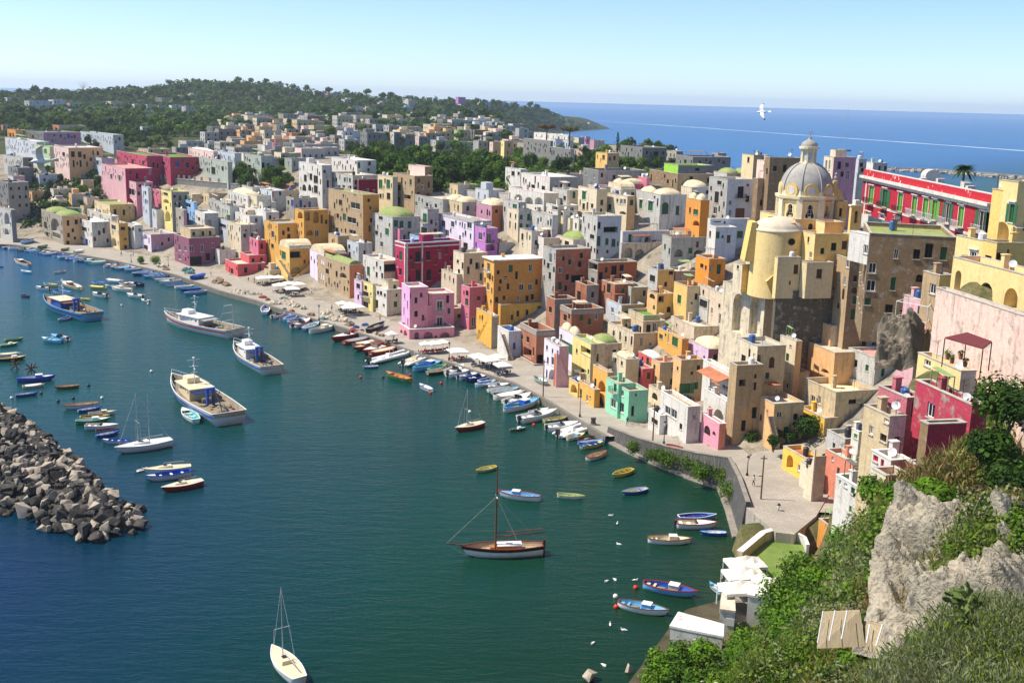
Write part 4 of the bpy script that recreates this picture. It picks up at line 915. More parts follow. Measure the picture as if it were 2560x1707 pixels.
+K|958 1068 1245|468 800|20|mint mint|tan|k=-3|1004,482,30,58,w;994,610,52,92,w;1130,500,16,22,d;1100,645,26,90,d;984,745,32,56,g
K|915 1062 1110|205 420|20|mint white|pale|o=1|945,270,40,70,B|sloping mint and white house stacked above the mint house
K|1058 1190 1290|265 420|20|coral coral|grey|o=1|1085,270,24,66,g;1160,310,26,66,g;1245,325,30,60,g|coral red house between the mint and the tan house
+K|1152 1302 1405|178 420|20|coral coral|white,dome|k=4,dm=white|1190,170,14,40,d;1237,195,24,70,g;1260,230,20,40,w
K|920 1040 1160|180 260|20|creampale cream|creamr,dome||#L2x1d|cream domed house behind the coral red house
K|1248 1372 1440|482 640|18|creampale cream|pale|o=1|1302,512,52,62,aw;1270,500,20,30,d|cream house with a half round window beside the mint house
K|1355 1605 1720|610 905|18|white whitegrey|tan|q|1418,640,50,76,w;1476,672,54,84,w;1350,765,44,64,d;1400,790,24,60,d;1665,700,28,50,w;1465,890,30,22,d|whitewashed quay house with a mossy flat roof and big glazed openings
K|1248 1350 1385|690 900|18|white white|pale|q|1300,740,60,50,d;1330,770,30,60,d|low whitewashed quay house with a sunken terrace
K|1475 1545 1760|185 600|16|peach tan|terra|o=1|1592,440,66,92,go;1510,260,16,40,d;1640,300,20,30,d;1700,250,30,40,d|tall tan house with washing hung across its front
K|1745 1985 2060|305 640|16|white creampale|pale|o=0|1805,455,34,66,w;1892,500,34,56,w;1965,545,52,90,w;1945,430,60,40,w;1810,395,80,70,B|white house with a tiled porch roof high over the quay|awn:L,1900,240,200,2.6,terra
K|1985 2052 2290|235 790|16|tan tan|pale|D=180|2215,420,24,70,d;2110,780,40,100,d;2220,330,20,40,d;2100,390,60,60,B|broad tan weathered house behind the white porch house
K|1755 1955 1985|560 810|16|white white|white|o=0|1885,710,100,160,A|white arched porch house with plants on its ledge
K|1732 1892 1942|765 1020|16|pink salmon|grass|o=0|1780,822,58,86,a;1842,850,30,38,a|small pink house with a bright green roof beside the lane
G|980 1196 1402|1110 1270|20|sand sand*|grass|o=2|1085,1182,40,70,w;1155,1182,48,80,w;1300,1160,34,84,w;1035,1140,30,30,d;1000,1160,24,50,d|olive stained house with grass green terraces
+G|1062 1200 1392|1055 1115|20|sand sand|grass|k=3|
G|875 1112 1335|1220 1370|20|creampale* sand*|tan|o=2|#L2x1d|stained wall house below the grass green terraces
G|1332 1552 1612|1268 1420|18|ochrelight ochre|white|o=2|1358,1245,34,44,g;1486,1290,54,90,g;1400,1230,14,26,d|apricot house with white roof and dark green shutters
G|1450 1662 1930|1158 1290|16|beige beige*|pale|plain,o=2,ph=.8|1500,1140,10,30,d|plain beige house with a wide bare roof
G|1605 1792 2302|1362 1520|15|lilac mauvered*|creamr,two|o=2|1635,1420,14,30,b;1660,1422,14,30,b;1695,1420,60,50,d;2120,1420,30,60,B|lilac house with mauve side wall and two sandy domes
G|1242 1330 1480|640 830|20|whitegrey goldpale|blue|o=3|1280,715,50,60,d;1450,660,40,40,d|terrace house with a blue tiled roof deck and plants
G|1478 1600 1765|790 1040|18|goldpale cream|terra|o=2|1525,905,34,80,g;1660,780,70,60,d;1640,940,14,20,d|cream gold house with a railed terrace below the blue deck house
G|1235 1325 1480|860 1060|20|peach goldpale|creamr|o=2|1280,860,50,80,a;1360,900,50,60,B|peach house with an arched window and hanging washing
G|945 1088 1240|800 960|20|greygreen tan*|pale|o=2|#L1x1d|grey and tan house with a low curved wall beside the brick blocks
G|860 1000 1210|960 1110|20|bluewhite tan|grey|o=2|915,1005,24,50,w;985,1050,30,60,d|blue white house under the peach house
G|1680 1800 1950|540 690|16|orange orange|tan|o=4|1805,620,30,70,w;1885,630,36,90,g;1730,600,30,40,d|small orange house on the terrace below the church
G|1690 1790 1850|910 1040|16|whitegrey sand|pale|o=2|1745,945,70,70,d|small weathered shed house near the arched church wall
G|1700 1980 2005|880 1180|15|beige beige|pale|o=2|1890,965,20,40,d;1898,1085,30,100,w|beige round gabled house against the arched church wall
G|640 780 1000|150 520|22|whitegrey bluewhite|sand|o=3|795,232,26,60,d;730,335,40,40,d;785,375,40,90,g;865,380,30,60,g;925,390,36,70,g;965,400,14,50,g;775,470,24,40,d;870,470,20,30,d;900,270,130,50,B|long white house with small green shutters in the middle town
G|70 180 330|290 480|24|creampale white|grey|o=3|95,335,20,60,d;#R2x1d|white house with a flat grey roof behind the tall ochre house
G|180 290 450|350 500|22|white creampale|red|o=3|295,435,30,50,m;230,420,30,50,d|white house with a raspberry roof in the middle town
G|415 560 755|365 470|22|creampale white|lime,dome|o=4,dm=lime|500,400,40,50,d|white house with a flat green dome in the middle town
G|-40 60 180|90 300|24|creampale whitegrey|pale|o=3|#L2x2d;#R2x2g|cream white house left of the long white house
G|110 220 360|100 230|24|white whitegrey|white|o=3|#L2x1d;#R2x1d|white washed house with flat terrace near the round hedge
G|410 530 660|170 280|22|creampale cream|lime|o=3|#L2x1d;#R2x1d|cream house with a small lime roof near the round hedge
G|520 610 690|180 300|22|white creampale|pale|o=3|#R2x1d|narrow white house right of the round hedge
G|990 1000 1400|395 560|20|whitegrey* creampale*|white|o=2|1065,480,70,90,A;1165,500,80,100,A;1285,530,90,90,A|arcaded house with three big arches in the middle town
G|990 1010 1440|290 420|20|white bluewhite|grey|o=5|1075,350,30,76,g;1230,375,30,70,d;1295,390,44,60,w|white house with barred window above the three arches
G|1370 1455 1800|345 520|16|grey* grey*|pale|o=3|1520,485,80,70,A;1700,490,80,70,A|long stained grey wall house with two green arched doors
H|78 92 300|526 850|14|conventpale cream|pale|plain,D=193,zb=1|255,632,42,84,m;200,755,16,40,m|cream church annex with two small brown windows
+H|290 358 600|575 850|14|cream cream|pale|plain,k=-1,zb=1|467,672,50,84,m
H|590 750 930|540 1100|10|tan* brown|pale|D=190|620,570,20,50,w;725,580,30,76,w;700,740,20,80,w|narrow stained house left of the green roofed house
H|874 932 1722|305 1100|-14|brown* brown*|lime|D=153,zb=3|890,450,42,84,w;1168,490,40,90,w;952,620,72,96,w;936,780,90,104,w;906,925,60,66,g;1600,490,60,120,g;1140,765,44,120,g;1102,990,72,76,d;1655,585,14,30,d|big brown house with a sheet of lime green roof
+H|745 925 975|322 560|16|white brown|white|k=.5,zb=.5|890,450,42,84,w
H|1720 1968 2090|375 700|12|conventpale convent|dark|D=140|1870,525,60,110,wrs;1840,730,26,50,d|yellow convent house with one balcony window
H|1960 2090 2800|395 640|10|convent convent|dark|D=136|2005,545,60,80,d;2085,545,70,130,d;2190,470,20,40,m|upper yellow convent wing with blue doors
H|1690 2420 2700|705 1080|10|conventpale convent|rosy|plain,D=112|1730,740,56,200,A;1985,850,130,200,A;2215,900,124,200,A|lower yellow convent wing with three tall arches
H|1418 1568 1700|690 950|12|tan convent|tan|D=132|1500,810,56,96,w|grey yellow cube house with a white shutter below the convent
H|1240 1430 1530|925 1200|14|pinkpale whitegrey|sand|D=140|1392,1060,70,180,t;1300,1040,40,120,w|white house with a teal door behind the balcony frame
L|1370 1762 1900|285 430|10|conventpale whitegrey|terra|D=104,ph=.9|1455,200,60,80,w|white terrace house with red floor and maroon awning
D|2048 2140 2280|1190 1600|10|convent conventpale|sage|D=142|#R1x1d|yellow house with terrace right of the red palace
+D|2110 2285 2500|1115 1700|10|conventpale conventpale|sage|k=-3|2222,1400,52,170,gso;2115,1560,170,180,A
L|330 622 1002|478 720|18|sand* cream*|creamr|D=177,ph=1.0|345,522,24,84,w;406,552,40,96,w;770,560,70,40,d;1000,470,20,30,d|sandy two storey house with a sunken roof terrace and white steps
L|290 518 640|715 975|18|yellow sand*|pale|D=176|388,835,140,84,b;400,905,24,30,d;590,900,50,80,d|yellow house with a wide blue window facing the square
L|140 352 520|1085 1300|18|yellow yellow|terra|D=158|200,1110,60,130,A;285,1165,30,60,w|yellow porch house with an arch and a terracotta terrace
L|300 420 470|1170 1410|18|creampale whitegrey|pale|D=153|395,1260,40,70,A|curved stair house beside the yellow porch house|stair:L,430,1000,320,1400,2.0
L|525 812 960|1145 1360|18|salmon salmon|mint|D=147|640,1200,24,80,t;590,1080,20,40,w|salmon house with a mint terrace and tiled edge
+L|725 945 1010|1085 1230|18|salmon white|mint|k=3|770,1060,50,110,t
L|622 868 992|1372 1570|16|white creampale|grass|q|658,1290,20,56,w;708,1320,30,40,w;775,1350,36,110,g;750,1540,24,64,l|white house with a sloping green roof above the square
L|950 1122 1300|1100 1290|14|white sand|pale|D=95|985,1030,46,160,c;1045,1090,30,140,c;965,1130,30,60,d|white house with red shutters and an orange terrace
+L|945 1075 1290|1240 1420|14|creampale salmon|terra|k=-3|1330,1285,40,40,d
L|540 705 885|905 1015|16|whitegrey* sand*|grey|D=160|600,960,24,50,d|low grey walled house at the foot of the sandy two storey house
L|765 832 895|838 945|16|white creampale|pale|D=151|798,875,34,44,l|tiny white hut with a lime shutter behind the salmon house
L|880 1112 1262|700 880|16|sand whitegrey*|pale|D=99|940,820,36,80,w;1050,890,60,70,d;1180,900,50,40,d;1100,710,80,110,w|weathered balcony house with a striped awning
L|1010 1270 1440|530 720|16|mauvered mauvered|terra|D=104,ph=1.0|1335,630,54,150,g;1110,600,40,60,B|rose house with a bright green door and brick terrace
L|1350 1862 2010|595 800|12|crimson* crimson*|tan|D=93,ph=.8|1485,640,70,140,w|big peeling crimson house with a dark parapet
+L|1440 1462 1812|772 985|12|brown crimson|pale|k=-2|
L|1270 1375 1430|1160 1345|12|crimson crimson|terra|D=91|1325,1285,50,40,d|low crimson block beside the orange terrace
P|465 600 720|175 330|12|ochre ochre|terra|D=136,ph=.9|505,70,50,130,g;565,160,20,50,g|orange house with long green shutters half hidden by the shrubs
H|275 580 865|1150 1440|16|peach beige|beige|plain,D=192,ph=.15|#L1x1d|smooth peach house with bare sunlit walls under the church
+H|225 612 870|1395 1580|16|peach peach|beige|plain,k=-6,ph=.15|520,1560,70,40,A
H|110 258 300|1290 1560|16|creampale peach|pale|D=188|205,1330,20,20,d|pale house with a cluttered roof left of the smooth peach house
K|2060 2240 2500|60 400|16|creampale sand|grey|D=184|2110,170,40,70,d;2240,180,60,90,B|pale terrace house with a dark pergola behind the tiled porch
L|-230 60 330|585 960|18|peach sand|beige|D=177||long sandy walled house with a stair beside the small garden|stair:L,-20,640,40,900,1.5
L|-60 60 380|310 700|16|peach sand|beige|o=0|#L2x1d|sandy house with a bridge arch over the small garden
'''
for ln in TOWN.strip().split('\n'):
 try:H(ln)
 except Exception as e:print('HOUSE FAIL',e,ln[:60])
TOWN2='''
D|880 2046 2075|1236 1640|0|red redpink|white|D=153,n=palace,ph=1.1,w,bare,m=70,zb=2|942,1230,44,150,lsr;1066,1262,44,160,gosr;1206,1300,44,165,lsr;1336,1330,46,165,lsrW;1437,1352,50,175,lsrW;1520,1370,44,180,lLosrW;1638,1396,46,190,wosrW;1760,1430,50,185,lsrW;1952,1470,66,190,wosrW;915,1425,50,60,ws;1040,1445,50,60,ws;1180,1470,50,60,ws|long red palace with green shutters and white corner stones|pil:L,893,1200,.7,white;pil:L,2030,1400,1.0,white
H|1535 2600 2680|1145 1500|9|blushpink* blushpink|pale|D=98,n=retaining_wall,bare,ph=.2,dl=4||long peeling pink retaining wall below the yellow convent
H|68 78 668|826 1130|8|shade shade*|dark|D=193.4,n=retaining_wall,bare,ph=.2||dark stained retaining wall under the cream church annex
G|1925 2312 2440|862 1225|20|creampale* sand*|pale|D=200,n=retaining_wall,bare,ph=.6|2062,1030,104,360,A;2216,1060,104,360,A|pale retaining wall with two towering arches below the church
G|2022 2102 2215|592 800|16|creampale goldpale|white|D=204,bare,zb=1|2060,600,20,60,d|small white and gold house at the foot of the apse
'''
for ln in TOWN2.strip().split('\n'):H(ln)  # wall under the church annex has its own dark stained plaster
PAL=next(h for h in HOUSES if h['root'].name.startswith('palace'))
f=PAL['fL'];rt=PAL['root'];og=PAL['org']
s=MB();z=PAL['zt']
def run(s,f,z0,z1,o0,o1,a0=0,a1=0):s.hexa([f.pt(-a0,z0,o0),f.pt(f.len+a1,z0,o0),f.pt(f.len+a1,z0,o1),f.pt(-a0,z0,o1)],[f.pt(-a0,z1,o0),f.pt(f.len+a1,z1,o0),f.pt(f.len+a1,z1,o1),f.pt(-a0,z1,o1)])
M_frieze=patchy('peeled_red_frieze',(.46,.025,.04),(.80,.72,.66),1.1,lo=.62,hi=.66,bmp=.1)
run(s,f,z-1.05,z+.1,.003,.12,.1,.1);s.build('frieze',M_frieze,rt,org=og)
s=MB();run(s,f,z-1.5,z-1.052,.003,.75,.4,.4);run(s,f,z-2.0,z-1.5,.003,.35,.2,.2);s.build('cornice',PM('white'),rt,org=og)
s=MB();zz=f.cut(*zp('D',1400,1440))[1];run(s,f,zz-.5,zz-.1,.003,.09);s.build('moulding',PM('white'),rt,org=og)
zd=z-1.1
def onroof(a,b,hx,hy,h,name,mat,vault=False):
 c=f.pt(a,0,-b);s=MB();s.obox((c.x,c.y),f.e,f.n,hx,hy,zd,zd+h)
 if vault:s.add([(c+f.e*hx*i+f.n*hy*math.cos(k*math.pi/8)+V((0,0,zd+h+math.sin(k*math.pi/8)*hy*.8)))for i in(-1,1)for k in range(9)],[(k,k+1,k+10,k+9)for k in range(8)]+[tuple(range(9)),tuple(range(17,8,-1))])
 return s.build(name,mat,rt,org=og)
onroof(15,7,1.2,1.3,1.2,'stairhead',PM('white'),True)
for a,b,h in((20,4,1.0),(25,5,1.3),(31,3,.8),(36,5,1.4),(40,4,1.2),(28,8,1.1)):onroof(a,b,.5,.6,h,'chimney',PM('white'))
DCH=208.0
def cz(reg,x,y,d=DCH):return at_y(*zp(reg,x,y),d)
ctr=cz('D',336,1300);ctr=V((ctr.x,ctr.y,0))
CH=empty('church',V((ctr.x,ctr.y,30)));tag(CH,'yellow domed church with a tall lantern and a rounded apse','church');co_=CH.location.copy()
Y1,Y2,Wc=PM('convent'),PM('conventpale'),plaster('church_trim',(.80,.72,.52),.1)
M_dome=patchy('lead_grey_dome',(.40,.385,.35),(.31,.30,.28),.5,bdist=.05,bmp=.15)
zc=lambda y:cz('D',336,y).z
zb_,z1,z2,z3,z4=zc(1466),zc(1240),zc(1195),zc(930),zc(800)
Rd=64.5*(cz('D',336,1200)-EYE).dot(FW)/FPX
def octo(r,z,rot=0.0):return[V((ctr.x+r*math.cos(rot+k*math.pi/4),ctr.y+r*math.sin(rot+k*math.pi/4),z))for k in range(8)]
R8=Rd*1.06
dm=MB()
M_winglass=M_glass
ROT=R(-90+22.5-2)
oc=octo(R8,0,ROT)
sur,gls=[],[]
for k in range(8):
 p,q=oc[k],oc[(k+1)%8];e=(q-p).normalized();n=V((e.y,-e.x,0));fc=Facade(p,e,n,(q-p).length,zb_,z1)
 L_=fc.len;c=L_/2;zz0=zb_+(z1-zb_)*.22;hh=(z1-zb_)*.50;w=L_*.19
 prof=[(-1,0),(-.55,-.06),(-.25,.1),(0,.12),(.25,.1),(.55,-.06),(1,0),(1.12,.18),(.75,.42),(.62,.62),(.68,.82),(.4,.97),(0,1.02),(-.4,.97),(-.68,.82),(-.62,.62),(-.75,.42),(-1.12,.18)]
 ol=[(c+a*w,zz0+b*hh)for a,b in prof]
 loops=[[V((0,zb_,0)),V((L_,zb_,0)),V((L_,z1,0)),V((0,z1,0))],[V((a,b,0))for a,b in ol]]
 flat=[t for l in loops for t in l];P=[fc.pt(t.x,t.y)for t in flat]
 fs=[]
 for t in geometry.tessellate_polygon(loops):
  a,b,d=(P[i]for i in t);fs.append(t if(b-a).cross(d-a).dot(n)>0 else(t[0],t[2],t[1]))
 dm.add(P,fs);m=len(ol)
 A=[fc.pt(a,b)for a,b in ol];B=[fc.pt(a,b,-.5)for a,b in ol];dm.add(A+B,[(i,m+i,m+(i+1)%m,(i+1)%m)for i in range(m)])
 o2=[(c+(a-c)*1.3,zz0+hh*.47+(b-zz0-hh*.47)*1.15)for a,b in ol]
 s=MB();A2=[fc.pt(a,b,.07)for a,b in o2];A1=[fc.pt(a,b,.07)for a,b in ol];A3=[fc.pt(a,b,.003)for a,b in o2]
 s.add(A1+A2+A3,[(i,(i+1)%m,m+(i+1)%m,m+i)for i in range(m)]+[(m+i,m+(i+1)%m,2*m+(i+1)%m,2*m+i)for i in range(m)])
 if n.y<.3:
  wo=s.build('drum_window',Wc,CH,org=co_);g=MB();g.poly([fc.pt(a,b,-.45)for a,b in ol]);g.build('pane',M_open,wo,org=co_)
  s=MB()
  for a in(-.35,.35):s.bar(fc.pt(c+a*w,zz0+.1,-.4),fc.pt(c+a*w,zz0+hh*.9,-.4),.05)
  for b in(.3,.6):s.bar(fc.pt(c-w*.7,zz0+hh*b,-.4),fc.pt(c+w*.7,zz0+hh*b,-.4),.05)
  s.build('window_bar',M_whitemetal,wo,org=co_)
dm.build('drum',Y2,CH,org=co_)
s=MB()
for k in range(8):
 p=oc[k];d=(p-V((ctr.x,ctr.y,0))).normalized();t=V((-d.y,d.x,0));s.obox((p.x+d.x*.02,p.y+d.y*.02),t,d,.55,.22,zb_,z1-.3)
s.build('pilaster',Wc,CH,org=co_)
s=MB()
for r,za,zbb in((1.10,z1-.28,z1+.25),(1.04,zb_+(z1-zb_)*.8,zb_+(z1-zb_)*.84),(1.05,zb_,zb_+.5)):s.hexa(octo(R8*r,za,ROT),octo(R8*(r+.02),zbb,ROT))
s.hexa(octo(R8*.985,z1+.251,ROT),octo(R8*.97,z2+.2,ROT));s.build('drum_cornice',Wc,CH,org=co_)
for k in range(8):
 p=(oc[k]+oc[(k+1)%8])/2;d=(p-V((ctr.x,ctr.y,0))).normalized();t=V((-d.y,d.x,0));q=V((ctr.x,ctr.y,0))+d*R8*.93;zm=z1+1.25
 if d.y>.5:continue
 ring=[(math.cos(i*math.pi/8),math.sin(i*math.pi/8))for i in range(16)]
 s=MB();s.hexa([q-d*.9+t*a*1.3+V((0,0,zm+b*1.3))for a,b in ring],[q+d*.12+t*a*1.3+V((0,0,zm+b*1.3))for a,b in ring]);mo=s.build('medallion',Y1,CH,org=co_)
 s=MB();s.hexa([q+t*a*.8+V((0,0,zm+b*.8))for a,b in ring],[q+d*.2+t*a*.8+V((0,0,zm+b*.8))for a,b in ring]);s.build('disc',PM('white'),mo,org=co_)
prof=[(Rd,z2-.5)]+[(Rd*math.cos(t)**.92,z2+(z3-z2)*math.sin(t))for t in[i/12*1.42 for i in range(13)]]
s=MB();s.lathe(prof,(ctr.x,ctr.y,0),40);s.build('dome',M_dome,CH,org=co_,smooth=True)
for k in range(8):
 s=MB();a=ROT+k*math.pi/4;d=V((math.cos(a),math.sin(a),0));t=V((-d.y,d.x,0));pts=[V((ctr.x,ctr.y,0))+d*(r+.05)+V((0,0,zz))for r,zz in prof]
 for i in range(len(pts)-1):s.bar(pts[i],pts[i+1],.26,.12,up=t)
 s.build('dome_rib',simple('dome_rib_grey',(.4,.4,.4),.7),CH,org=co_)
lz0,lz1,lz2,lz3,lz4=zc(945),zc(812),zc(790),zc(712),zc(632)
kx=cz('D',372,850).x-ctr.x;lc=V((ctr.x,ctr.y,0));rl=1.45
s=MB();s.lathe([(rl*1.12,lz0-.6),(rl*1.12,lz0+.25),(rl*.82,lz0+.3),(rl*.82,lz1)],(lc.x,lc.y,0),8,rot=ROT)
for k in range(8):
 a=ROT+k*math.pi/4;s.obox((lc.x+rl*.9*math.cos(a),lc.y+rl*.9*math.sin(a)),V((math.cos(a),math.sin(a),0)),V((-math.sin(a),math.cos(a),0)),.16,.14,lz0+.3,lz1)
s.build('lantern',Wc,CH,org=co_)
s=MB()
for k in range(8):
 a=ROT+(k+.5)*math.pi/4;d=V((math.cos(a),math.sin(a),0));s.obox((lc.x+rl*.765*d.x,lc.y+rl*.765*d.y),V((-d.y,d.x,0)),d,.26,.03,lz0+.8,lz1-.5)
s.build('lantern_light',PM('bluewhite'),CH,org=co_)
s=MB();s.lathe([(rl*.8,lz1),(rl*1.28,lz1+.05),(rl*1.3,lz2),(rl*1.0,lz2+.02)],(lc.x,lc.y,0),16);s.build('lantern_cornice',Wc,CH,org=co_)
hc=lz3-lz2;s=MB();s.lathe([(rl*1.0,lz2),(rl*1.03,lz2+hc*.2),(rl*.92,lz2+hc*.45),(rl*.6,lz2+hc*.68),(rl*.28,lz2+hc*.84),(rl*.16,lz2+hc),(rl*.2,lz2+hc*1.06),(.01,lz2+hc*1.1)],(lc.x,lc.y,0),20);s.build('cupola',M_dome,CH,org=co_,smooth=True)
s=MB();s.bar((lc.x,lc.y,lz3),(lc.x,lc.y,lz4),.14);zz=lz3+(lz4-lz3)*.68;s.bar((lc.x-.5,lc.y,zz),(lc.x+.5,lc.y,zz),.13);s.build('cross',PM('white'),CH,org=co_)
def chblock(line,name):
 keep=LAST;H(line);
LAST=dict(root=CH,C=V((ctr.x,ctr.y,0)))
def blk(line):
 global LAST
 LAST=dict(root=CH,C=V((ctr.x,ctr.y-4,0)));r=H(line);return r
blk('+H|-70 250 700|182 560|12|conventpale convent|rosy|k=-3.2,zb=2|')
blk('+H|298 432 748|312 575|12|conventpale convent|rosy|k=-9,zb=1|')
blk('+H|345 520 700|205 330|12|conventpale convent|rosy|k=-6,zb=1|')
blk('+D|575 640 728|1292 1470|14|conventpale convent|rosy|k=1,zb=1|662,1390,26,76,d')
ap=cz('H',88,430,203.0);ra=4.7;zt_=cz('H',88,262,203).z;zbm=cz('H',20,720,203).z
s=MB();s.lathe([(ra*1.06,zbm-3),(ra*1.02,zbm+4),(ra,zt_)],(ap.x,ap.y,0),40);s.build('apse',Y2,CH,org=co_,smooth=True)
s=MB();s.lathe([(ra+.12,zt_-.2),(ra+.12,zt_+.1),(ra*.97,zt_+.12)]+[(ra*.97*math.cos(t),zt_+.12+2.2*math.sin(t))for t in(.2,.5,.8,1.1,1.4,1.57)],(ap.x,ap.y,0),40);s.build('half_dome',patchy('apse_roof',(.62,.56,.44),(.52,.47,.38),.4),CH,org=co_,smooth=True)
oq=cz('H',216,382,198.3);s=MB();rr=.62;ring=[(math.cos(i*math.pi/8),math.sin(i*math.pi/8))for i in range(16)]
s.hexa([oq+V((a*rr,.1,b*rr))for a,b in ring],[oq+V((a*rr,-.1,b*rr))for a,b in ring]);s.build('oculus',M_open,CH,org=co_)
def buttress(pxs,dep,y,th,name='buttress',mat=None):
 P=[cz(r,a,b,y)for r,a,b in pxs];s=MB();s.hexa([p+V((0,dep,0))for p in P],P);s.build(name,mat or Y1,CH,org=co_)
buttress([('G',2118,560),('G',2200,560),('G',2238,205),('G',2190,205)],4,201.5,1)
buttress([('H',-15,745),('H',30,860),('H',75,700),('H',45,690)],3,198,1)
buttress([('H',-10,300),('H',60,300),('H',45,145),('H',0,150)],3,202.5,1)
buttress([('H',178,300),('H',250,280),('H',250,205),('H',190,215)],3,199.5,1)
bgx=[('H',740,320),('H',835,320),('H',838,95),('H',800,30),('H',765,35),('H',745,60)]
P=[cz(*q,196)for q in bgx];p0,p1=P[0],P[1]
BG=empty('bell_gable',V(((p0.x+p1.x)/2,196.5,p0.z-6)));tag(BG,'slim yellow bell gable with a small arch beside the green roof','bell gable');ob=BG.location.copy()
wd=p1.x-p0.x;fc=Facade((p0.x,196),V((1,0,0)),V((0,-1,0)),wd,p0.z-7,cz('H',790,60,196).z)
hs=fc.hole(wd*.36,wd*.66,cz('H',790,210,196).z,cz('H',790,100,196).z,True,1.2);s=MB();fc.mesh(s);zt_=fc.zt
s.hexa([(p0.x,196,fc.zb),(p0.x,197.2,fc.zb),(p0.x+.01,197.2,fc.zb),(p0.x+.01,196,fc.zb)],[(p0.x,196,zt_),(p0.x,197.2,zt_),(p0.x+.01,197.2,zt_),(p0.x+.01,196,zt_)])
s.hexa([(p1.x-.01,196,fc.zb),(p1.x-.01,197.2,fc.zb),(p1.x,197.2,fc.zb),(p1.x,196,fc.zb)],[(p1.x-.01,196,zt_),(p1.x-.01,197.2,zt_),(p1.x,197.2,zt_),(p1.x,196,zt_)])
s.build('gable_wall',Y1,BG,org=ob)
s=MB();s.box(p0.x-.2,p1.x+.2,195.8,197.4,zt_,zt_+.25);s.box(p0.x+wd*.3,p0.x+wd*.75,195.9,197.2,zt_+.25,zt_+1.1);s.build('gable_cornice',Wc,BG,org=ob)
s=MB();zz=cz('H',790,120,196).z;s.lathe([(.08,.5),(.16,.42),(.22,.1),(.3,-.05),(.01,-.05)],(p0.x+wd*.51,196.5,zz-.2),10);s.build('bell',simple('bronze',(.12,.09,.04),.4,metal=.8),BG,org=ob)
q=[('D',600,1290),('D',700,1290),('D',672,1215),('D',628,1150),('D',640,1110),('D',598,1110)]
P=[cz(*k,214)for k in q];s=MB();s.hexa([p+V((0,1.2,0))for p in P],P);pr=s.build('scroll_pier',Y1,CH,org=co_)
s=MB();t=cz('D',616,1112,214.6);s.lathe([(.5,0),(.55,.2),(.25,.3),(.4,.8),(.2,1.2),(.3,1.5),(.02,1.9)],(t.x,t.y,t.z),10);s.build('urn',PM('taupe'),pr,org=co_)
s=MB();a0,a1,z0=cz('H',-80,200,203),cz('H',700,160,203),cz('H',250,172,203).z
def longwall(pxs,ybots,h,mat,label,name='garden_wall',th=.6,posts=0,off=2):
 P=[]
 for(r,x,y)in pxs:P.append(hit(*zp(r,x,y),off))
 root=empty(name,P[0]-V((0,0,h)));tag(root,label,'wall');s=MB();c=MB()
 for a,b in zip(P[:-1],P[1:]):
  n=(b-a);n.z=0;n.normalize();n=V((-n.y,n.x,0))*th/2
  lo=lambda p:V((p.x,p.y,p.z-h));s.hexa([lo(a)-n,lo(b)-n,lo(b)+n,lo(a)+n],[a-n,b-n,b+n,a+n])
  n2=n*1.3;u2=V((0,0,.15));c.hexa([a-n2,b-n2,b+n2,a+n2],[a-n2+u2,b-n2+u2,b+n2+u2,a+n2+u2])
  for i in range(posts):
   q=a.lerp(b,(i+.5)/posts);c.obox((q.x,q.y),V((1,0,0)),V((0,1,0)),.35,.35,q.z,q.z+1.6)
 s.build('wall',mat,root,org=root.location);c.build('coping' if not posts else 'post',M_cap,root,org=root.location);return root
longwall([('B',1745,1178),('B',2050,1195),('B',2345,1225),('C',120,1240)],0,6,PM('whitegrey*'),'long stained garden wall below the big trees')
longwall([('A',1385,1085),('A',1560,1080),('A',1800,1100),('A',2200,1135)],0,9,PM('greydark*'),'dark grey battlemented wall with stubby posts above the left slope','battlement_wall',1.0,5)
longwall([('A',690,1050),('A',800,1045),('A',925,1060)],0,14,PM('greydark*'),'tall dark retaining wall left of the grand pink house','retaining_wall',1.0)
longwall([('A',600,1345),('A',800,1360)],0,5,PM('teal'),'low green painted wall at the foot of the scrub','boundary_wall',.5)
NAMES={}
COLWORD=dict(blue='blue',crimson='crimson',white='white',whitegrey='grey white',bluewhite='blue white',cream='cream',creampale='pale cream',sand='sandy',beige='beige',tan='tan',taupe='taupe',grey='grey',greydark='dark grey',greygreen='grey green',goldpale='pale gold',ochre='ochre',peach='peach',rose='rose',pink='pink',pinkpale='pale pink',mauve='mauve',lilacpale='pale lilac',blush='blush',salmon='salmon',terracotta='terracotta',brown='brown',maroon='maroon',crimsonpink='raspberry',blushpink='pale rose',lilac='lilac',paleyellow='pale yellow',gold='golden',yellow='yellow',sage='sage green',mint='mint',brick='brick',violet='violet')
ROOFWORD=dict(white='white',pale='pale',grey='grey',lime='mossy green',creamr='tawny',terra='terracotta',dark='dark',tan='tan',rosy='rosy',sage='green',red='red')
CELL=12
GW,GH=2560//CELL+1,1707//CELL+1
cov=np.full((GH,GW),1e9)
def hull(ps):
 ps=sorted(set(ps));
 def half(pp):
  o=[]
  for p in pp:
   while len(o)>1 and(o[-1][0]-o[-2][0])*(p[1]-o[-2][1])-(o[-1][1]-o[-2][1])*(p[0]-o[-2][0])<=0:o.pop()
   o.append(p)
  return o
 a,b=half(ps),half(ps[::-1]);return a[:-1]+b[:-1]
def cells(pts):
 h=hull([proj(p)for p in pts]);xs=[p[0]for p in h];ys=[p[1]for p in h];out=[]
 for j in range(max(0,int(min(ys)//CELL)),min(GH,int(max(ys)//CELL)+1)):
  for i in range(max(0,int(min(xs)//CELL)),min(GW,int(max(xs)//CELL)+1)):
   x,y=(i+.5)*CELL,(j+.5)*CELL;n=len(h)
   if all((h[(k+1)%n][0]-h[k][0])*(y-h[k][1])-(h[(k+1)%n][1]-h[k][1])*(x-h[k][0])>=0 for k in range(n)):out.append((j,i))
 return out
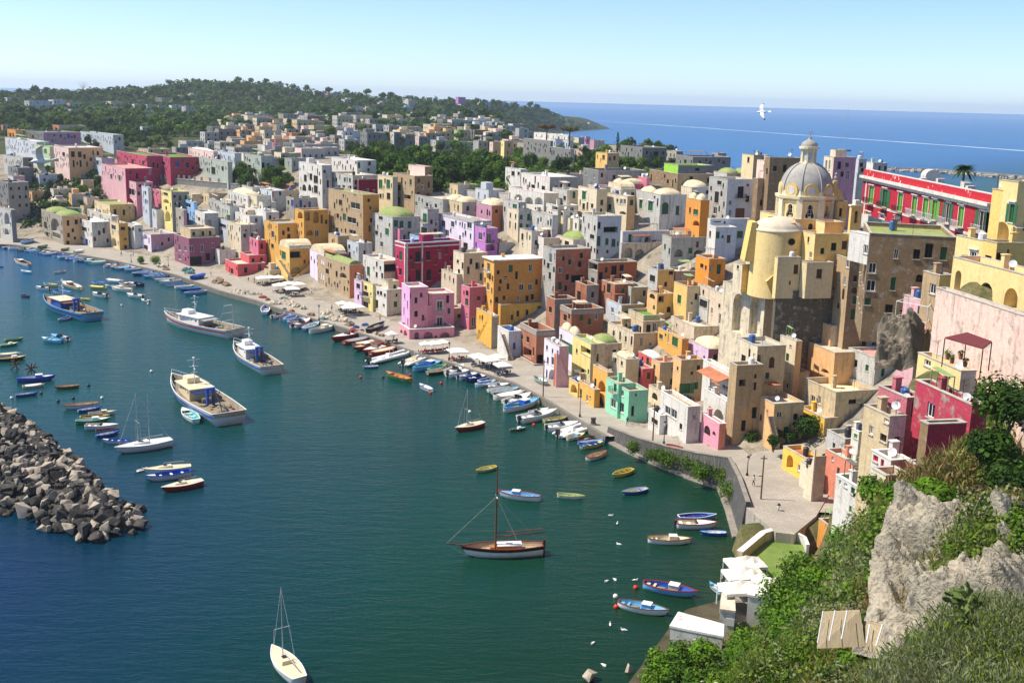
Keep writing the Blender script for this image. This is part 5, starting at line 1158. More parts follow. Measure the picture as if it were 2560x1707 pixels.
def box_pts(corners,zb,zt):return[V((p.x,p.y,z))for p in corners for z in(zb,zt)]
for h in HOUSES:
 h['foot']=[(p.x,p.y)for p in h['corners']]
 for j,i in cells(box_pts(h['corners'],h['zb'],h['zt'])):cov[j,i]=min(cov[j,i],h['C'].y)
SHORT={id(h):' '.join(h['label'].split()[:7])for h in HOUSES}
def simple_house(C,yaw,wl,wr,h,cl,cr,roof,label,group=None,nwin=None,detail=True,name='house',zbx=3.0):
 v=V((math.cos(yaw),math.sin(yaw),0));u=V((-math.sin(yaw),math.cos(yaw),0));zt=C.z+h;zb=C.z-zbx
 P0=V((C.x,C.y,0));PL,PR=P0+u*wl,P0+v*wr;PB=PL+v*wr;org=V((C.x,C.y,zb))
 root=empty(name,org);tag(root,label,'house',group)
 fL,fR=Facade(PL,-u,-v,wl,zb,zt),Facade(P0,v,-u,wr,zb,zt);todo=[]
 for fc in(fL,fR):
  nx=max(1,int(fc.len/3.0));ny=max(1,int(h/2.9))
  for i in range(nx):
   for j in range(ny):
    if random.random()<.22:continue
    s=fc.len*(i+.5+random.uniform(-.15,.15))/nx;z=C.z+.5+(h-.7)*(j+.5)/ny;ww=random.choice((.7,.8,.95));hh=random.choice((1.1,1.3,1.9))
    arch=random.random()<.12
    q=fc.hole(s-ww/2,s+ww/2,z-hh/2,z+hh/2,arch,.25)
    if q:todo.append((fc,q,random.choice('dddgwwgm')))
 mb=MB();fL.mesh(mb,0);fR.mesh(mb,1)
 mb.quad(V((PR.x,PR.y,zb)),V((PB.x,PB.y,zb)),V((PB.x,PB.y,zt)),V((PR.x,PR.y,zt)),0);mb.quad(V((PB.x,PB.y,zb)),V((PL.x,PL.y,zb)),V((PL.x,PL.y,zt)),V((PB.x,PB.y,zt)),1)
 corners=[P0,PR,PB,PL];rf=roof.split(',')
 pm,_=parapet_roof(corners,zt,.45,RM(rf[0]),None,M_cap,root,org);mb.add(pm.v,pm.f,0)
 if detail:roof_tank(P0,u,v,wl,wr,zt-.45,root,org)
 if len(rf)>1:c=(P0+PB)/2;dome_part(V((c.x,c.y,zt-.1)),wr*.42,wl*.42,1.3,v,u,RM(rf[0]),root,org)
 if random.random()<.3:
  c=P0+u*wl*random.uniform(.4,.7)+v*wr*random.uniform(.3,.6);s=MB();s.obox((c.x,c.y),v,u,wr*.22,wl*.2,zt-.45,zt+2.0);s.build('stairhead',PM(cl),root,org=org)
 if random.random()<.4:
  c=P0+u*wl*random.uniform(.5,.85)+v*wr*random.uniform(.2,.8);s=MB();s.obox((c.x,c.y),v,u,.35,.3,zt-.45,zt+.9);s.build('chimney',PM(cl),root,org=org)
 mb.build('wall',[PM(cl),PM(cr)],root,org=org)
 if detail:
  for fc,q,k in todo:fill(fc,q,k,root,org)
 else:
  for fc,q,k in todo:
   g=MB();g.poly([fc.pt(a,z,-.2)for a,z in Facade.outline(q)]);g.build('window',M_open if k!='g' else slatted('g'),root,org=org)
 return dict(root=root,C=V((C.x,C.y,zt)),zt=zt,zb=zb,corners=corners,foot=[(p.x,p.y)for p in corners],label=label,wall=PM(cl),u=u,v=v,wl=wl,wr=wr,fL=fL,fR=fR,org=org)
def inside(pt,quad_):
 n=len(quad_);s=0
 for k in range(n):
  a,b=quad_[k],quad_[(k+1)%n];c=(b[0]-a[0])*(pt[1]-a[1])-(b[1]-a[1])*(pt[0]-a[0]);s+=1 if c>0 else-1
 return abs(s)==n
def clash(foot):
 cx,cy=sum(p[0]for p in foot)/4,sum(p[1]for p in foot)/4
 for h in HOUSES:
  f=h['foot'];hx,hy=sum(p[0]for p in f)/4,sum(p[1]for p in f)/4
  if abs(hx-cx)+abs(hy-cy)>60:continue
  if inside((cx,cy),f)or any(inside(p,f)for p in foot)or any(inside(p,foot)for p in f):return True
 return False
rnd=random.Random(41)
TOWNPOLY=[(0,430),(260,455),(420,490),(700,480),(1240,480),(1280,440),(1560,470),(1850,480),(1870,700),(2000,800),(2190,850),(2270,960),(2190,1090),(1990,1130),(1700,1100),(1480,1010),(1320,930),(1130,830),(900,770),(620,690),(380,640),(120,600),(110,500)]
def inpoly(x,y,P):
 c=False;n=len(P)
 for k in range(n):
  (x1,y1),(x2,y2)=P[k],P[k-1]
  if(y1>y)!=(y2>y)and x<(x2-x1)*(y-y1)/(y2-y1)+x1:c=not c
 return c
def yaw_at(px):return R(np.interp(px,[0,400,900,1300,1700,2100],[40,35,31,25,20,16]))
gaps=[(i,j)for j in range(GH)for i in range(GW)if cov[j,i]>1e8 and inpoly((i+.5)*CELL,(j+.5)*CELL,TOWNPOLY)]
used={}
FILL=['white','whitegrey','creampale','creampale','cream','sand','bluewhite','whitegrey','peach','blush','goldpale','taupe','beige','grey','sand','tan']
nfill=0
for rnd_pass in range(3):
 rnd.shuffle(gaps)
 for(i,j)in gaps:
  if cov[j,i]<1e8 or nfill>170:continue
  px,py=(i+.5)*CELL,(j+.5)*CELL+rnd.uniform(0,14);p=hit(px,py,0)
  if p.y>620 or p.y<98 or p.z<2.0:continue
  dd=float(inland(np.array([p.x]),np.array([p.y]))[0][0])
  if dd<17:continue
  big=(1.0,.8,.6)[rnd_pass];wl,wr=rnd.uniform(5,8.5)*big,rnd.uniform(5.5,9)*big;h=rnd.uniform(3.2,6.5)*(1 if rnd_pass<2 else .8);yaw=yaw_at(px)+R(rnd.uniform(-5,5))
  v=V((math.cos(yaw),math.sin(yaw),0));u=V((-math.sin(yaw),math.cos(yaw),0));C=V((p.x,p.y,p.z))-v*wr*.5
  C.z=gz(C.x,C.y);corners=[C,C+v*wr,C+v*wr+u*wl,C+u*wl]
  if clash([(q.x,q.y)for q in corners]):continue
  cs=cells(box_pts(corners,C.z,C.z+h));bad=sum(1 for(a,b)in cs if cov[a,b]<1e8 and cov[a,b]>C.y+1)
  if not cs or bad>len(cs)*.22:continue
  near=sorted(HOUSES[:200],key=lambda q:(q['C'].x-C.x)**2+(q['C'].y-C.y)**2)
  lab=None
  cl=rnd.choice(FILL);cr=rnd.choice([cl,cl,'whitegrey','creampale','sand']);rf=rnd.choice(['white','pale','grey','creamr','lime','creamr,d','pale','terra','rosy'])
  for nb in near[:6]:
   w='beyond' if nb['C'].y<C.y-2 else('beside' if nb['C'].y<C.y+4 else 'below')
   short=nb['label'].split(' with ')[0].split(' behind ')[0].split(' beside ')[0].split(' in ')[0].split(' right ')[0].split(' standing ')[0]
   short=' '.join(short.split()[:7]);key=(w,short)
   lab=f"{COLWORD[cl]} house with {ROOFWORD[rf.split(',')[0]]} roof {w} the {short}"
   if key not in used:used[key]=1;break
   lab=None
  if not lab:continue
  if len(lab.split())>16:lab=' '.join(lab.split()[:16])
  hh=simple_house(C,yaw,wl,wr,h,cl,cr,rf,lab);HOUSES.append(hh);nfill+=1
  for a,b in cs:cov[a,b]=min(cov[a,b],C.y)
print('fillers',nfill)
FAR='''A 0 150 345 385 bluewhite grey;A 150 420 375 470 grey bluewhite;A 235 340 350 375 creampale sand;A 420 575 365 440 white bluewhite;A 575 715 395 450 mauve grey;A 600 720 450 500 whitegrey grey;A 145 290 450 490 bluewhite grey;A 480 600 435 500 whitegrey bluewhite;A 720 1010 435 470 whitegrey grey
A 945 1100 380 430 creampale sand;A 1035 1120 430 460 pinkpale mauve;A 1180 1285 405 440 lilacpale mauve;A 1290 1410 410 470 bluewhite grey;A 1410 1500 420 470 white grey;A 1510 1640 415 465 white bluewhite;A 1640 1760 425 510 whitegrey grey;A 1210 1380 470 520 bluewhite grey;A 1390 1590 345 400 greydark grey;A 1690 1780 315 360 creampale sand;A 1560 1690 335 365 sand tan;A 1120 1240 325 345 whitegrey grey;A 1300 1365 295 325 blush sand
A 1250 1360 610 655 white bluewhite;A 400 720 600 645 terracotta cream;A 0 60 595 640 salmon pinkpale;A 1990 2100 645 710 creampale taupe;A 2160 2340 500 560 grey greydark;A 2190 2300 590 680 blush taupe;A 2040 2190 705 760 peach tan;A 1600 1830 740 800 white whitegrey;A 1520 1720 800 850 grey greydark;A 1830 1985 770 810 whitegrey grey;A 1225 1520 815 860 creampale peach;A 1950 2190 745 800 grey sand;A 1985 2340 800 870 whitegrey greydark;A 2140 2330 850 900 white grey
B 85 160 515 570 crimsonpink mauve;B 0 120 600 680 rose pink;B 120 280 590 690 tan white;B 160 370 495 560 taupe grey;B 330 450 490 540 blush grey;B 370 600 510 590 grey greydark;B 540 700 450 490 creampale grey;B 600 780 505 560 white sage;B 780 880 530 570 pink rose;B 815 960 430 500 blush lilac;B 960 1050 440 500 creampale grey;B 740 1000 575 630 taupe tan;B 880 1110 540 590 blush creampale;B 1060 1220 490 530 white grey;B 1140 1360 545 590 pink white;B 1270 1480 610 680 paleyellow grey;B 1250 1350 495 530 blush terracotta
B 1480 1740 590 660 creampale peach;B 1570 1700 610 720 peach tan;B 1690 1780 625 730 goldpale cream;B 1780 1930 640 720 sage sand;B 1920 2090 640 710 greydark brown;B 1890 2090 555 610 white bluewhite;B 2020 2160 600 690 bluewhite grey;B 2180 2340 600 690 creampale whitegrey;B 1560 1900 540 585 blush taupe;B 1330 1470 370 430 white whitegrey;B 1290 1420 430 470 blue grey;B 1480 1560 430 460 blue whitegrey;B 1730 1820 395 430 creampale grey;B 1800 1960 405 440 blush grey;B 750 890 360 400 whitegrey grey;B 1090 1170 390 435 lilac greydark;B 180 340 300 345 white greydark;B 500 620 295 330 lilac mauve;B 590 760 310 345 mauve grey;B 1340 1430 325 360 whitegrey grey;B 1805 1900 340 365 violet mauve;B 1850 1950 360 390 creampale tan;B 2020 2140 385 420 grey greydark;B 2180 2270 390 420 bluewhite grey;B 130 230 215 240 white pinkpale;B 0 90 330 370 grey mauve
B 450 730 650 700 sand creampale;B 200 460 700 760 terracotta taupe;B 460 590 690 750 terracotta sand;B 700 920 650 790 whitegrey bluewhite;B 905 1160 665 850 greydark greydark;B 1220 1310 660 840 bluewhite greydark;B 1310 1430 680 840 grey greydark;B 1430 1560 700 800 blush greydark;B 1560 1750 735 830 whitegrey grey;B 1750 1970 750 800 grey sage;B 220 480 760 830 greydark sage;B 480 730 770 840 sage grey;B 20 160 780 860 white bluewhite;B 130 210 760 860 rose pink;B 0 130 840 900 white creampale;B 240 440 900 1000 greygreen grey;B 0 240 900 990 grey greygreen;B 1970 2110 740 870 grey taupe;B 2110 2230 750 880 blush tan;B 2215 2330 740 890 paleyellow tan;B 1960 2120 395 420 blush grey
C 10 140 625 720 grey whitegrey;C 670 690 700 780 violet mauve;C 690 830 735 800 mauve grey;C 540 700 710 740 creampale grey;C 540 780 820 880 blush white;C 560 760 815 850 white creampale;C 780 880 800 835 sage grey;C 680 740 570 590 sand grey'''
farlist=[]
for item in FAR.replace('\n',';').split(';'):
 t=item.split();farlist.append((zp(t[0],float(t[1]),float(t[3])),zp(t[0],float(t[2]),float(t[4])),t[5],t[6]))
bycol={}
for q in farlist:bycol.setdefault(q[2],[]).append(q)
for c in bycol:bycol[c].sort(key=lambda q:q[0][0])
for q in farlist:
 (xa,ya),(xb,yb),cl,cr=q
 o_=1.0
 p=hit((xa+xb)/2,yb,o_);y=p.y
 if y>2500:y=1500
 T=at_y(xa+(xb-xa)*.5,ya,y);wpx=(xb-xa)*y/FPX;yaw=yaw_at(xa)if xa>200 else R(38)
 tot=max(wpx,3.0);yaw2=yaw if rnd.random()<.8 else yaw+R(10)
 wr=tot*.74;wl=tot*.62
 h=max(3,min(14,T.z-at_y((xa+xb)/2,yb,y).z));Cz=T.z-h
 n=len(bycol[cl]);k=bycol[cl].index(q)
 w=COLWORD[cl];pos=f"{ordn(k)} {w} house from the left in the far quarter beyond the gardens" if n>1 else f"only {w} house in the far quarter beyond the gardens"
 simple_house(V((T.x-wr*.1,y,Cz)),yaw2,wl,wr,h,cl,cr,rnd.choice(['white','pale','grey','terra','dark','lime','rosy','sage']),pos,'houses of the far quarter',detail=(y<520),zbx=5)
FARPOLY=[(560,305),(1290,300),(1310,392),(1180,372),(860,380),(730,410),(480,372)];taken=[];FMB=MB();FMI={'_win':0,'_roof':1}
for t in range(4000):
 if len(taken)>=95:break
 x,y=rnd.uniform(440,1310),rnd.uniform(298,412)
 if not inpoly(x,y,FARPOLY)or any(abs(x-a)<20 and abs(y-b)<9 for a,b in taken):continue
 q=hit(x,y,.3)
 if q.y>1500 or q.z<3:continue
 taken.append((x,y));cl=rnd.choice(['whitegrey','grey','creampale','taupe','sand','blush','greydark','white','peach']);cr=rnd.choice([cl,'taupe','grey','sand']);k=.7+q.y/1500
 C=V((q.x,q.y,gz(q.x,q.y)));yw=yaw_at(x);v=V((math.cos(yw),math.sin(yw),0));u=V((-v.y,v.x,0));wl,wr,h=rnd.uniform(6,9)*k,rnd.uniform(7,13)*k,rnd.uniform(3.5,6.5)*k
 for cc in(cl,cr):FMI.setdefault(cc,len(FMI))
 P=[C,C+v*wr,C+v*wr+u*wl,C+u*wl];z0,z1=C.z-3,C.z+h;at=lambda p,z:V((p.x,p.y,z))
 for a in range(4):FMB.quad(at(P[a],z0),at(P[(a+1)%4],z0),at(P[(a+1)%4],z1),at(P[a],z1),FMI[cl if a%2 else cr])
 FMB.poly([at(p,z1-.3)for p in P],1);c2=(P[0]+P[2])/2
 if rnd.random()<.5:FMB.obox((c2.x,c2.y),v,u,wr*.2,wl*.2,z1-.3,z1+2,FMI[cl])
 for fc,o_ in((Facade(P[0],v,-u,wr,z0,z1),0),(Facade(P[3],-u,-v,wl,z0,z1),0)):
  for i in range(max(1,int(fc.len/3.2))):
   for jz in range(max(1,int(h/3))):a=fc.len*(i+.5)/max(1,int(fc.len/3.2));zz=C.z+.8+3*jz;FMB.quad(fc.pt(a-.5,zz,.05),fc.pt(a+.5,zz,.05),fc.pt(a+.5,zz+1.5,.05),fc.pt(a-.5,zz+1.5,.05),0)
FMATS=[M_open,RM('pale')]+[PM(c)for c in list(FMI)[2:]]
tag(FMB.build('far_roofscape',FMATS),'small houses packed between the larger ones of the far quarter','houses',kind='stuff')
rt_=random.Random(11)
def rdir(r):
 z=r.uniform(-1,1);a=r.uniform(0,2*math.pi);q=math.sqrt(1-z*z);return V((q*math.cos(a),q*math.sin(a),z))
def leafquads(mb,c,rx,ry,rz,n,s,r,shell=.55,up=.4,mi=0,ragged=.35):
 """n small leaf sprays spread through an uneven ellipsoid"""
 sd=r.uniform(0,50)
 for _ in range(n):
  d=rdir(r);k=(shell+(1-shell)*r.random())*(1+ragged*noise.noise(d*2.1+V((sd,0,0))))
  p=V((c[0]+d.x*rx*k,c[1]+d.y*ry*k,c[2]+d.z*rz*k))
  nn=(d+rdir(r)*.8+V((0,0,up))).normalized();t=nn.cross(rdir(r))
  if t.length<.1:continue
  t.normalize();b=nn.cross(t);a=s*r.uniform(.6,1.3);w=a*r.uniform(.45,.8)
  mb.add([p-t*a-b*w*.2,p+b*w,p+t*a+b*w*.15,p-b*w],[(0,1,2,3)],mi)
def crown(r,R_,H_,lumps,n,s,mb=None,mi=0,base=.16):
 mb=mb or MB()
 for i in range(lumps):
  a=2*math.pi*i/lumps+r.uniform(-.4,.4);q=R_*r.uniform(.25,.55)if i else 0
  k=r.uniform(.45,.7)*R_;leafquads(mb,(q*math.cos(a),q*math.sin(a),H_*(base+.55*r.random()*(1-base)+.15)),k,k,k*r.uniform(.65,.95),n//lumps,s,r,mi=mi)
 return mb
def trunk(r,H_,rad,mb=None,mi=0,limbs=4,R_=2.0):
 mb=mb or MB();mb.tube([(0,0,-.6),(r.uniform(-.1,.1),0,H_*.25),(r.uniform(-.2,.2),r.uniform(-.2,.2),H_*.5),(r.uniform(-.3,.3),r.uniform(-.3,.3),H_*.75)],[rad,rad*.8,rad*.6,rad*.25],6,mi)
 for i in range(limbs):
  a=2*math.pi*i/limbs+r.random();z=H_*r.uniform(.28,.5)
  mb.tube([(0,0,z),(math.cos(a)*R_*.35,math.sin(a)*R_*.35,z+H_*.14),(math.cos(a)*R_*.7,math.sin(a)*R_*.7,z+H_*.22)],[rad*.45,rad*.3,rad*.12],5,mi)
 return mb
M_bark=patchy('tree_bark',(.10,.075,.05),(.16,.125,.09),2.0)
L1=leafy('leaf_broad',(.018,.05,.006),(.075,.15,.016))
L2=leafy('leaf_dark',(.010,.030,.006),(.04,.085,.014))
L3=leafy('leaf_bright',(.035,.085,.006),(.13,.22,.02))
L4=leafy('leaf_olive',(.05,.06,.025),(.13,.14,.06))
L5=leafy('leaf_dry',(.09,.06,.02),(.24,.17,.06))
PROTO=[]
for i in range(8):
 r=random.Random(100+i);H_=r.uniform(6.5,8.5);R_=r.uniform(2.8,3.8)
 PROTO.append((trunk(r,H_,.28,R_=R_),crown(r,R_,H_,r.randint(5,8),900,.42),[L1,L2,L1,L3][i%4],H_))
TM=[]
for tr,cr,m,H_ in PROTO:
 t=tr.build('trunk',M_bark);c=cr.build('crown',m);t.hide_render=c.hide_render=False
 TM.append((t.data,c.data,H_));bpy.data.objects.remove(t);bpy.data.objects.remove(c)
FARM=[]
for i in range(6):
 r=random.Random(300+i);H_=7.5;R_=r.uniform(3.4,4.6);mb=trunk(r,H_*.6,.3,R_=R_,limbs=2);crown(r,R_,H_,5,260,.85,mb,1,.22);o=mb.build('tree',[M_bark,[L1,L2,L3][i%3]]);FARM.append(o.data);bpy.data.objects.remove(o)
FTV,FTF,FTM=[],[],[]
def add_tree(p,h,label,group,k=None,name='tree',far=False):
 rz=rt_.uniform(0,6.28)
 if far==2:
  me=FARM[rt_.randrange(6)];s=h/7.5;M=Matrix.Translation(p)@Matrix.Rotation(rz,4,'Z')@Matrix.Diagonal((s*1.1,s*1.1,s,1));o=len(FTV);FTV.extend(tuple(M@v.co)for v in me.vertices);FTF.extend(tuple(i+o for i in f.vertices)for f in me.polygons);FTM.extend(f.material_index for f in me.polygons);return
 if far:
  o=bpy.data.objects.new(name,FARM[rt_.randrange(6)]);COL.objects.link(o);o.location=p;o.rotation_euler=(0,0,rz);s=h/7.5;o.scale=(s*rt_.uniform(.9,1.3),s*rt_.uniform(.9,1.3),s);tag(o,label,'tree',group);return o
 a,b,H_=TM[rt_.randrange(len(TM))if k is None else k];e=empty(name,p,rz);s=h/H_;e.scale=(s*rt_.uniform(.9,1.2),s*rt_.uniform(.9,1.2),s);tag(e,label,'tree',group)
 for nm,me in(('trunk',a),('crown',b)):c=bpy.data.objects.new(nm,me);COL.objects.link(c);c.parent=e
 return e
FOOT=[h['foot']for h in HOUSES]
def blocked(x,y):return any(abs(f[0][0]-x)+abs(f[0][1]-y)<50 and inside((x,y),f)for f in FOOT)
def wood(poly,n,gap,h,label,far=False,off=0.0):
 got=[];xs=[p[0]for p in poly];ys=[p[1]for p in poly];tries=0
 while len(got)<n and tries<n*40:
  tries+=1;x,y=rt_.uniform(min(xs),max(xs)),rt_.uniform(min(ys),max(ys))
  if not inpoly(x,y,poly)or any((x-a)**2+((y-b)*1.8)**2<gap*gap for a,b in got):continue
  p=hit(x,y,off)
  if p.y>2580 or p.z<1.5 or blocked(p.x,p.y):continue
  got.append((x,y));p.z=gz(p.x,p.y)-.2;add_tree(p,rt_.uniform(*h),label,label.replace(' tree',' trees',1),far=far)
wood([(860,385),(930,370),(1180,380),(1270,420),(1290,480),(1100,478),(980,440),(890,420)],62,17,(6.5,10),'leafy tree in the big walled garden between the town and the far quarter')
wood([(1290,385),(1500,395),(1540,430),(1400,440),(1300,425)],24,16,(6,9),'leafy tree in the garden strip below the umbrella pine')
wood([(1545,375),(1600,372),(1690,400),(1690,435),(1560,430)],20,15,(6,8.5),'dense tree beside the cypress above the upper town')
wood([(1822,395),(1875,392),(1880,430),(1830,430)],5,18,(6,8),'dark tree by the long dark grey house at the open sea')
wood([(560,425),(720,420),(730,475),(600,480)],18,18,(5,7),'low garden tree behind the battlemented wall')
wood([(100,420),(250,430),(255,540),(90,560),(110,500)],16,22,(4,6.5),'dark bushy tree on the steep scrub slope at the left')
wood([(260,345),(420,345),(440,375),(200,375)],24,18,(6,8),'bright garden tree right behind the peach and mauve houses')
wood([(0,285),(280,278),(560,290),(640,330),(430,345),(150,330),(0,320)],60,18,(7,11),'big tree in the green belt behind the left houses',True)
wood([(0,238),(420,235),(420,252),(0,262)],30,16,(9,15),'tree on the distant low ridge at the left',2)
wood([(370,228),(480,200),(640,205),(840,235),(1000,248),(1000,262),(600,265),(400,262)],46,17,(9,14),'tree on the crest of the far wooded hill',2)
wood([(540,265),(900,262),(1270,262),(1280,305),(900,318),(640,300)],50,21,(8,12),'tree among the houses of the far hillside',2)
wood([(1110,262),(1290,262),(1390,290),(1440,318),(1280,322),(1150,310)],40,16,(9,14),'dark tree covering the far headland',2)
wood([(640,320),(1250,330),(1280,365),(700,372)],20,34,(6,9),'street tree between the roofs of the far quarter',True)
wood([(1180,355),(1290,352),(1300,385),(1190,385)],8,22,(6,8),'tree left of the dark grey three storey house')
FTB=MB();FTB.v,FTB.f,FTB.mi=FTV,FTF,FTM;tag(FTB.build('far_treeline',[M_bark,L1]),'trees of the far hill and headland that read as one wood','woodland',kind='stuff')
def greenmass(name,poly,n,s,hh,mats,off=0,ymin=0,lq=10):
 mb=MB();xs=[p[0]for p in poly];ys=[p[1]for p in poly];r=random.Random(hash(name)%999 if False else len(name));k=0;t=0
 while k<n and t<n*8:
  t+=1;x,y=r.uniform(min(xs),max(xs)),r.uniform(min(ys),max(ys))
  if not inpoly(x,y,poly):continue
  p=hit(x,y,off)
  if p.z<1.5 or p.y>2600 or p.y<ymin or blocked(p.x,p.y):continue
  k+=1;q=s*(1 if p.y<900 else 1.8)*r.uniform(.7,1.4);z=gz(p.x,p.y);leafquads(mb,(p.x,p.y,z+q*.3),q*1.4,q*1.4,q*hh,lq,q*.55,r,mi=r.randrange(len(mats)))
 o=mb.build(name,mats);tag(o,kind='stuff');return o
o=greenmass('far_woodland',[(0,232),(380,222),(500,190),(640,200),(1000,246),(1290,250),(1500,325),(1290,330),(640,305),(600,340),(0,340)],4300,2.6,.8,[L1,L2,L2],lq=10)
tag(o,'far wooded slopes that read as one mass of green','woodland')
o=greenmass('garden_greenery',[(860,395),(1180,385),(1540,400),(1690,420),(1690,445),(1300,450),(1280,480),(1000,470)],900,1.9,.9,[L1,L3],lq=14)
tag(o,'low green growth filling the walled gardens','undergrowth')
o=greenmass('scrub_undergrowth',[(60,420),(265,430),(262,560),(60,570)],300,1.2,.9,[L1,L2,L2],lq=12);tag(o,'dark scrub on the steep left slope','undergrowth')
def palm(px,py,h,label,off=0,D=None):
 p=at_y(px,py,D)if D else hit(px,py,off);e=empty('palm_tree',p);tag(e,label,'palm tree');r=random.Random(int(px));mb=MB()
 mb.tube([(0,0,-.5),(.1,0,h*.4),(.05,.1,h)],[.32,.26,.24],8);mb.build('trunk',M_bark,e);mb=MB()
 for i in range(34):
  a=2*math.pi*i/34*3.3;el=r.uniform(-.35,1.2);L_=2.7;d=V((math.cos(a),math.sin(a),0));t=V((-d.y,d.x,0));pts=[]
  for k in range(6):
   q=k/5;pts.append(V((0,0,h))+d*L_*q*math.cos(el*(1-q*.6))+V((0,0,L_*(math.sin(el)*q-.75*q*q))))
  for k in range(5):
   w0,w1=.42*(1-(k/5)**2)+.04,.42*(1-((k+1)/5)**2)+.02;dn=V((0,0,-.22))
   mb.quad(pts[k],pts[k+1],pts[k+1]+t*w1+dn*w1*2,pts[k]+t*w0+dn*w0*2);mb.quad(pts[k],pts[k]-t*w0+dn*w0*2,pts[k+1]-t*w1+dn*w1*2,pts[k+1])
 mb.build('crown',L2,e);return e
palm(632,470,7,'first of two palms behind the battlemented wall, nearer the long crimson house')
palm(690,470,7,'second of two palms behind the battlemented wall, nearer the tall white house')
palm(1004,385,9,'tall palm with orange fruit stalks in front of the dark old house by the gardens')
palm(2402,500,6.5,'dark palm standing alone behind the red palace',D=230)
palm(1180,345,8,'small palm among the roofs of the far quarter',2)
def upine(px,py,h,w,label,mat,D):
 p=at_y(px,py,D);e=empty('umbrella_pine',p);tag(e,label,'pine tree');r=random.Random(int(px));mb=MB();mb.tube([(0,0,-3),(.2,0,h*.5),(.1,.1,h*.7)],[.4,.3,.25],7)
 for i in range(6):
  a=i*1.05;mb.tube([(.1,.1,h*.66),(math.cos(a)*w*.28,math.sin(a)*w*.28,h*.82),(math.cos(a)*w*.42,math.sin(a)*w*.42,h*.9)],[.18,.12,.05],5)
 mb.build('trunk',M_bark,e);mb=MB()
 for i in range(12):
  a=i*2.4;q=w*.36*math.sqrt(i/12);leafquads(mb,(q*math.cos(a),q*math.sin(a),h*.93),w*.2,w*.2,h*.16,160,.4,r)
 mb.build('crown',mat,e)
upine(1423,350,5.6,10,'green umbrella pine with a wide flat crown above the bay',L4,520)
upine(1366,343,5.4,10,'rust brown umbrella pine left of the green one',leafy('leaf_rust',(.07,.04,.02),(.16,.10,.04)),540)
p=at_y(1543,380,480);e=empty('cypress',p-V((0,0,1)));tag(e,'lone dark cypress against the sea','cypress');r=random.Random(5);mb=MB();mb.tube([(0,0,-1),(0,0,2.5)],.18,6);mb.build('trunk',M_bark,e);mb=MB()
for i in range(14):z=.8+i*.62;leafquads(mb,(0,0,z),.85*math.sin(math.pi*(i+2.2)/17),.85*math.sin(math.pi*(i+2.2)/17),.6,60,.22,r,up=1.2)
mb.build('crown',L2,e)
def bare_tree(px,py,D,h,label):
 p=at_y(px,py,D);e=empty('bare_tree',p);tag(e,label,'tree');r=random.Random(8);mb=MB();mb.tube([(0,0,-2),(0,0,h*.5),(.4,0,h*.8)],[.4,.25,.1],6);mb.build('trunk',M_bark,e);mb=MB()
 for i in range(16):
  a=r.uniform(0,6.28);z=h*r.uniform(.35,.8);L_=h*r.uniform(.25,.45);mb.tube([(0,0,z),(math.cos(a)*L_*.6,math.sin(a)*L_*.6,z+L_*.5),(math.cos(a)*L_,math.sin(a)*L_,z+L_*.7)],[.14,.08,.03],4)
 mb.build('branches',M_bark,e)
bare_tree(208,240,1300,17,'bare branching tree on the left ridge against the sea')
BC=dict(w=('white',(.78,.78,.76)),b=('blue',(.02,.09,.42)),l=('light blue',(.16,.42,.68)),n=('navy',(.012,.03,.12)),g=('green',(.05,.26,.09)),t=('turquoise',(.10,.46,.48)),y=('yellow',(.72,.58,.12)),c=('cream',(.70,.60,.40)),r=('red',(.36,.03,.025)),k=('black',(.02,.02,.022)),m=('brown',(.22,.09,.035)),o=('orange wood',(.52,.24,.07)),e=('grey',(.34,.36,.37)),p=('pale green',(.40,.55,.34)))
def BM(k):return simple('boat_paint_'+BC[k][0].replace(' ','_'),BC[k][1],.4,.16,1.2)
M_wood=patchy('boat_boards',(.34,.22,.11),(.24,.15,.08),1.2,rough=.6)
M_rope=simple('rope',(.45,.40,.30),.9)
M_net=patchy('fishing_net',(.30,.20,.10),(.16,.22,.20),2.5)
M_engine=simple('engine_casing',(.025,.025,.03),.35)
M_canvas=patchy('white_canvas',(.78,.76,.71),(.68,.66,.60),.5,bmp=.1)
M_mast=simple('mast_metal',(.5,.5,.48),.4,metal=.3)
M_mastwood=simple('mast_wood',(.13,.07,.035),.5)
def station(t,L,B,H,tr,flare=.0):
 """half beam, sheer height and keel height of a hull at t (0 stern, 1 bow)"""
 b=B/2*(tr+(1-tr)*math.sin(min(t/.45,1)*math.pi/2))*(1 if t<.45 else max(.0,1-((t-.45)/.55)**2.3))
 return b,H*(1+.32*max(0,t-.3)**1.6+.10*(1-t)**2),-.28+.55*max(0,(t-.72)/.28)**2
def hull_rings(L,B,H,tr,n=11,inset=0.0,floor=None):
 rings=[]
 for i in range(n):
  t=i/(n-1);b,s,k=station(t,L,B,H,tr);x=(t-.5)*L+(.0 if t<1 else 0);b=max(b-inset,.015)
  if floor is None:r=[(x,0,k),(x-.0,b*.62,k+.12*H),(x,b*.93,H*.45),(x+.06*L*(t**6),b,s)]
  else:r=[(x,0,floor),(x,b*.80,floor),(x,b*.95,(floor+s)/2),(x+.06*L*(t**6),b,s)]
  rings.append([(p[0],-p[1],p[2])for p in r[::-1]]+r[1:])
 return rings
def loft(rings,mb,cap0=True,flip=False):
 o=len(mb.v);m=len(rings[0])
 for r in rings:mb.v+=r
 for i in range(len(rings)-1):
  for k in range(m-1):
   f=(o+i*m+k,o+(i+1)*m+k,o+(i+1)*m+k+1,o+i*m+k+1);mb.f.append(f[::-1]if flip else f);mb.mi.append(0)
 if cap0:mb.f.append(tuple(o+k for k in range(m)));mb.mi.append(0)
 return mb
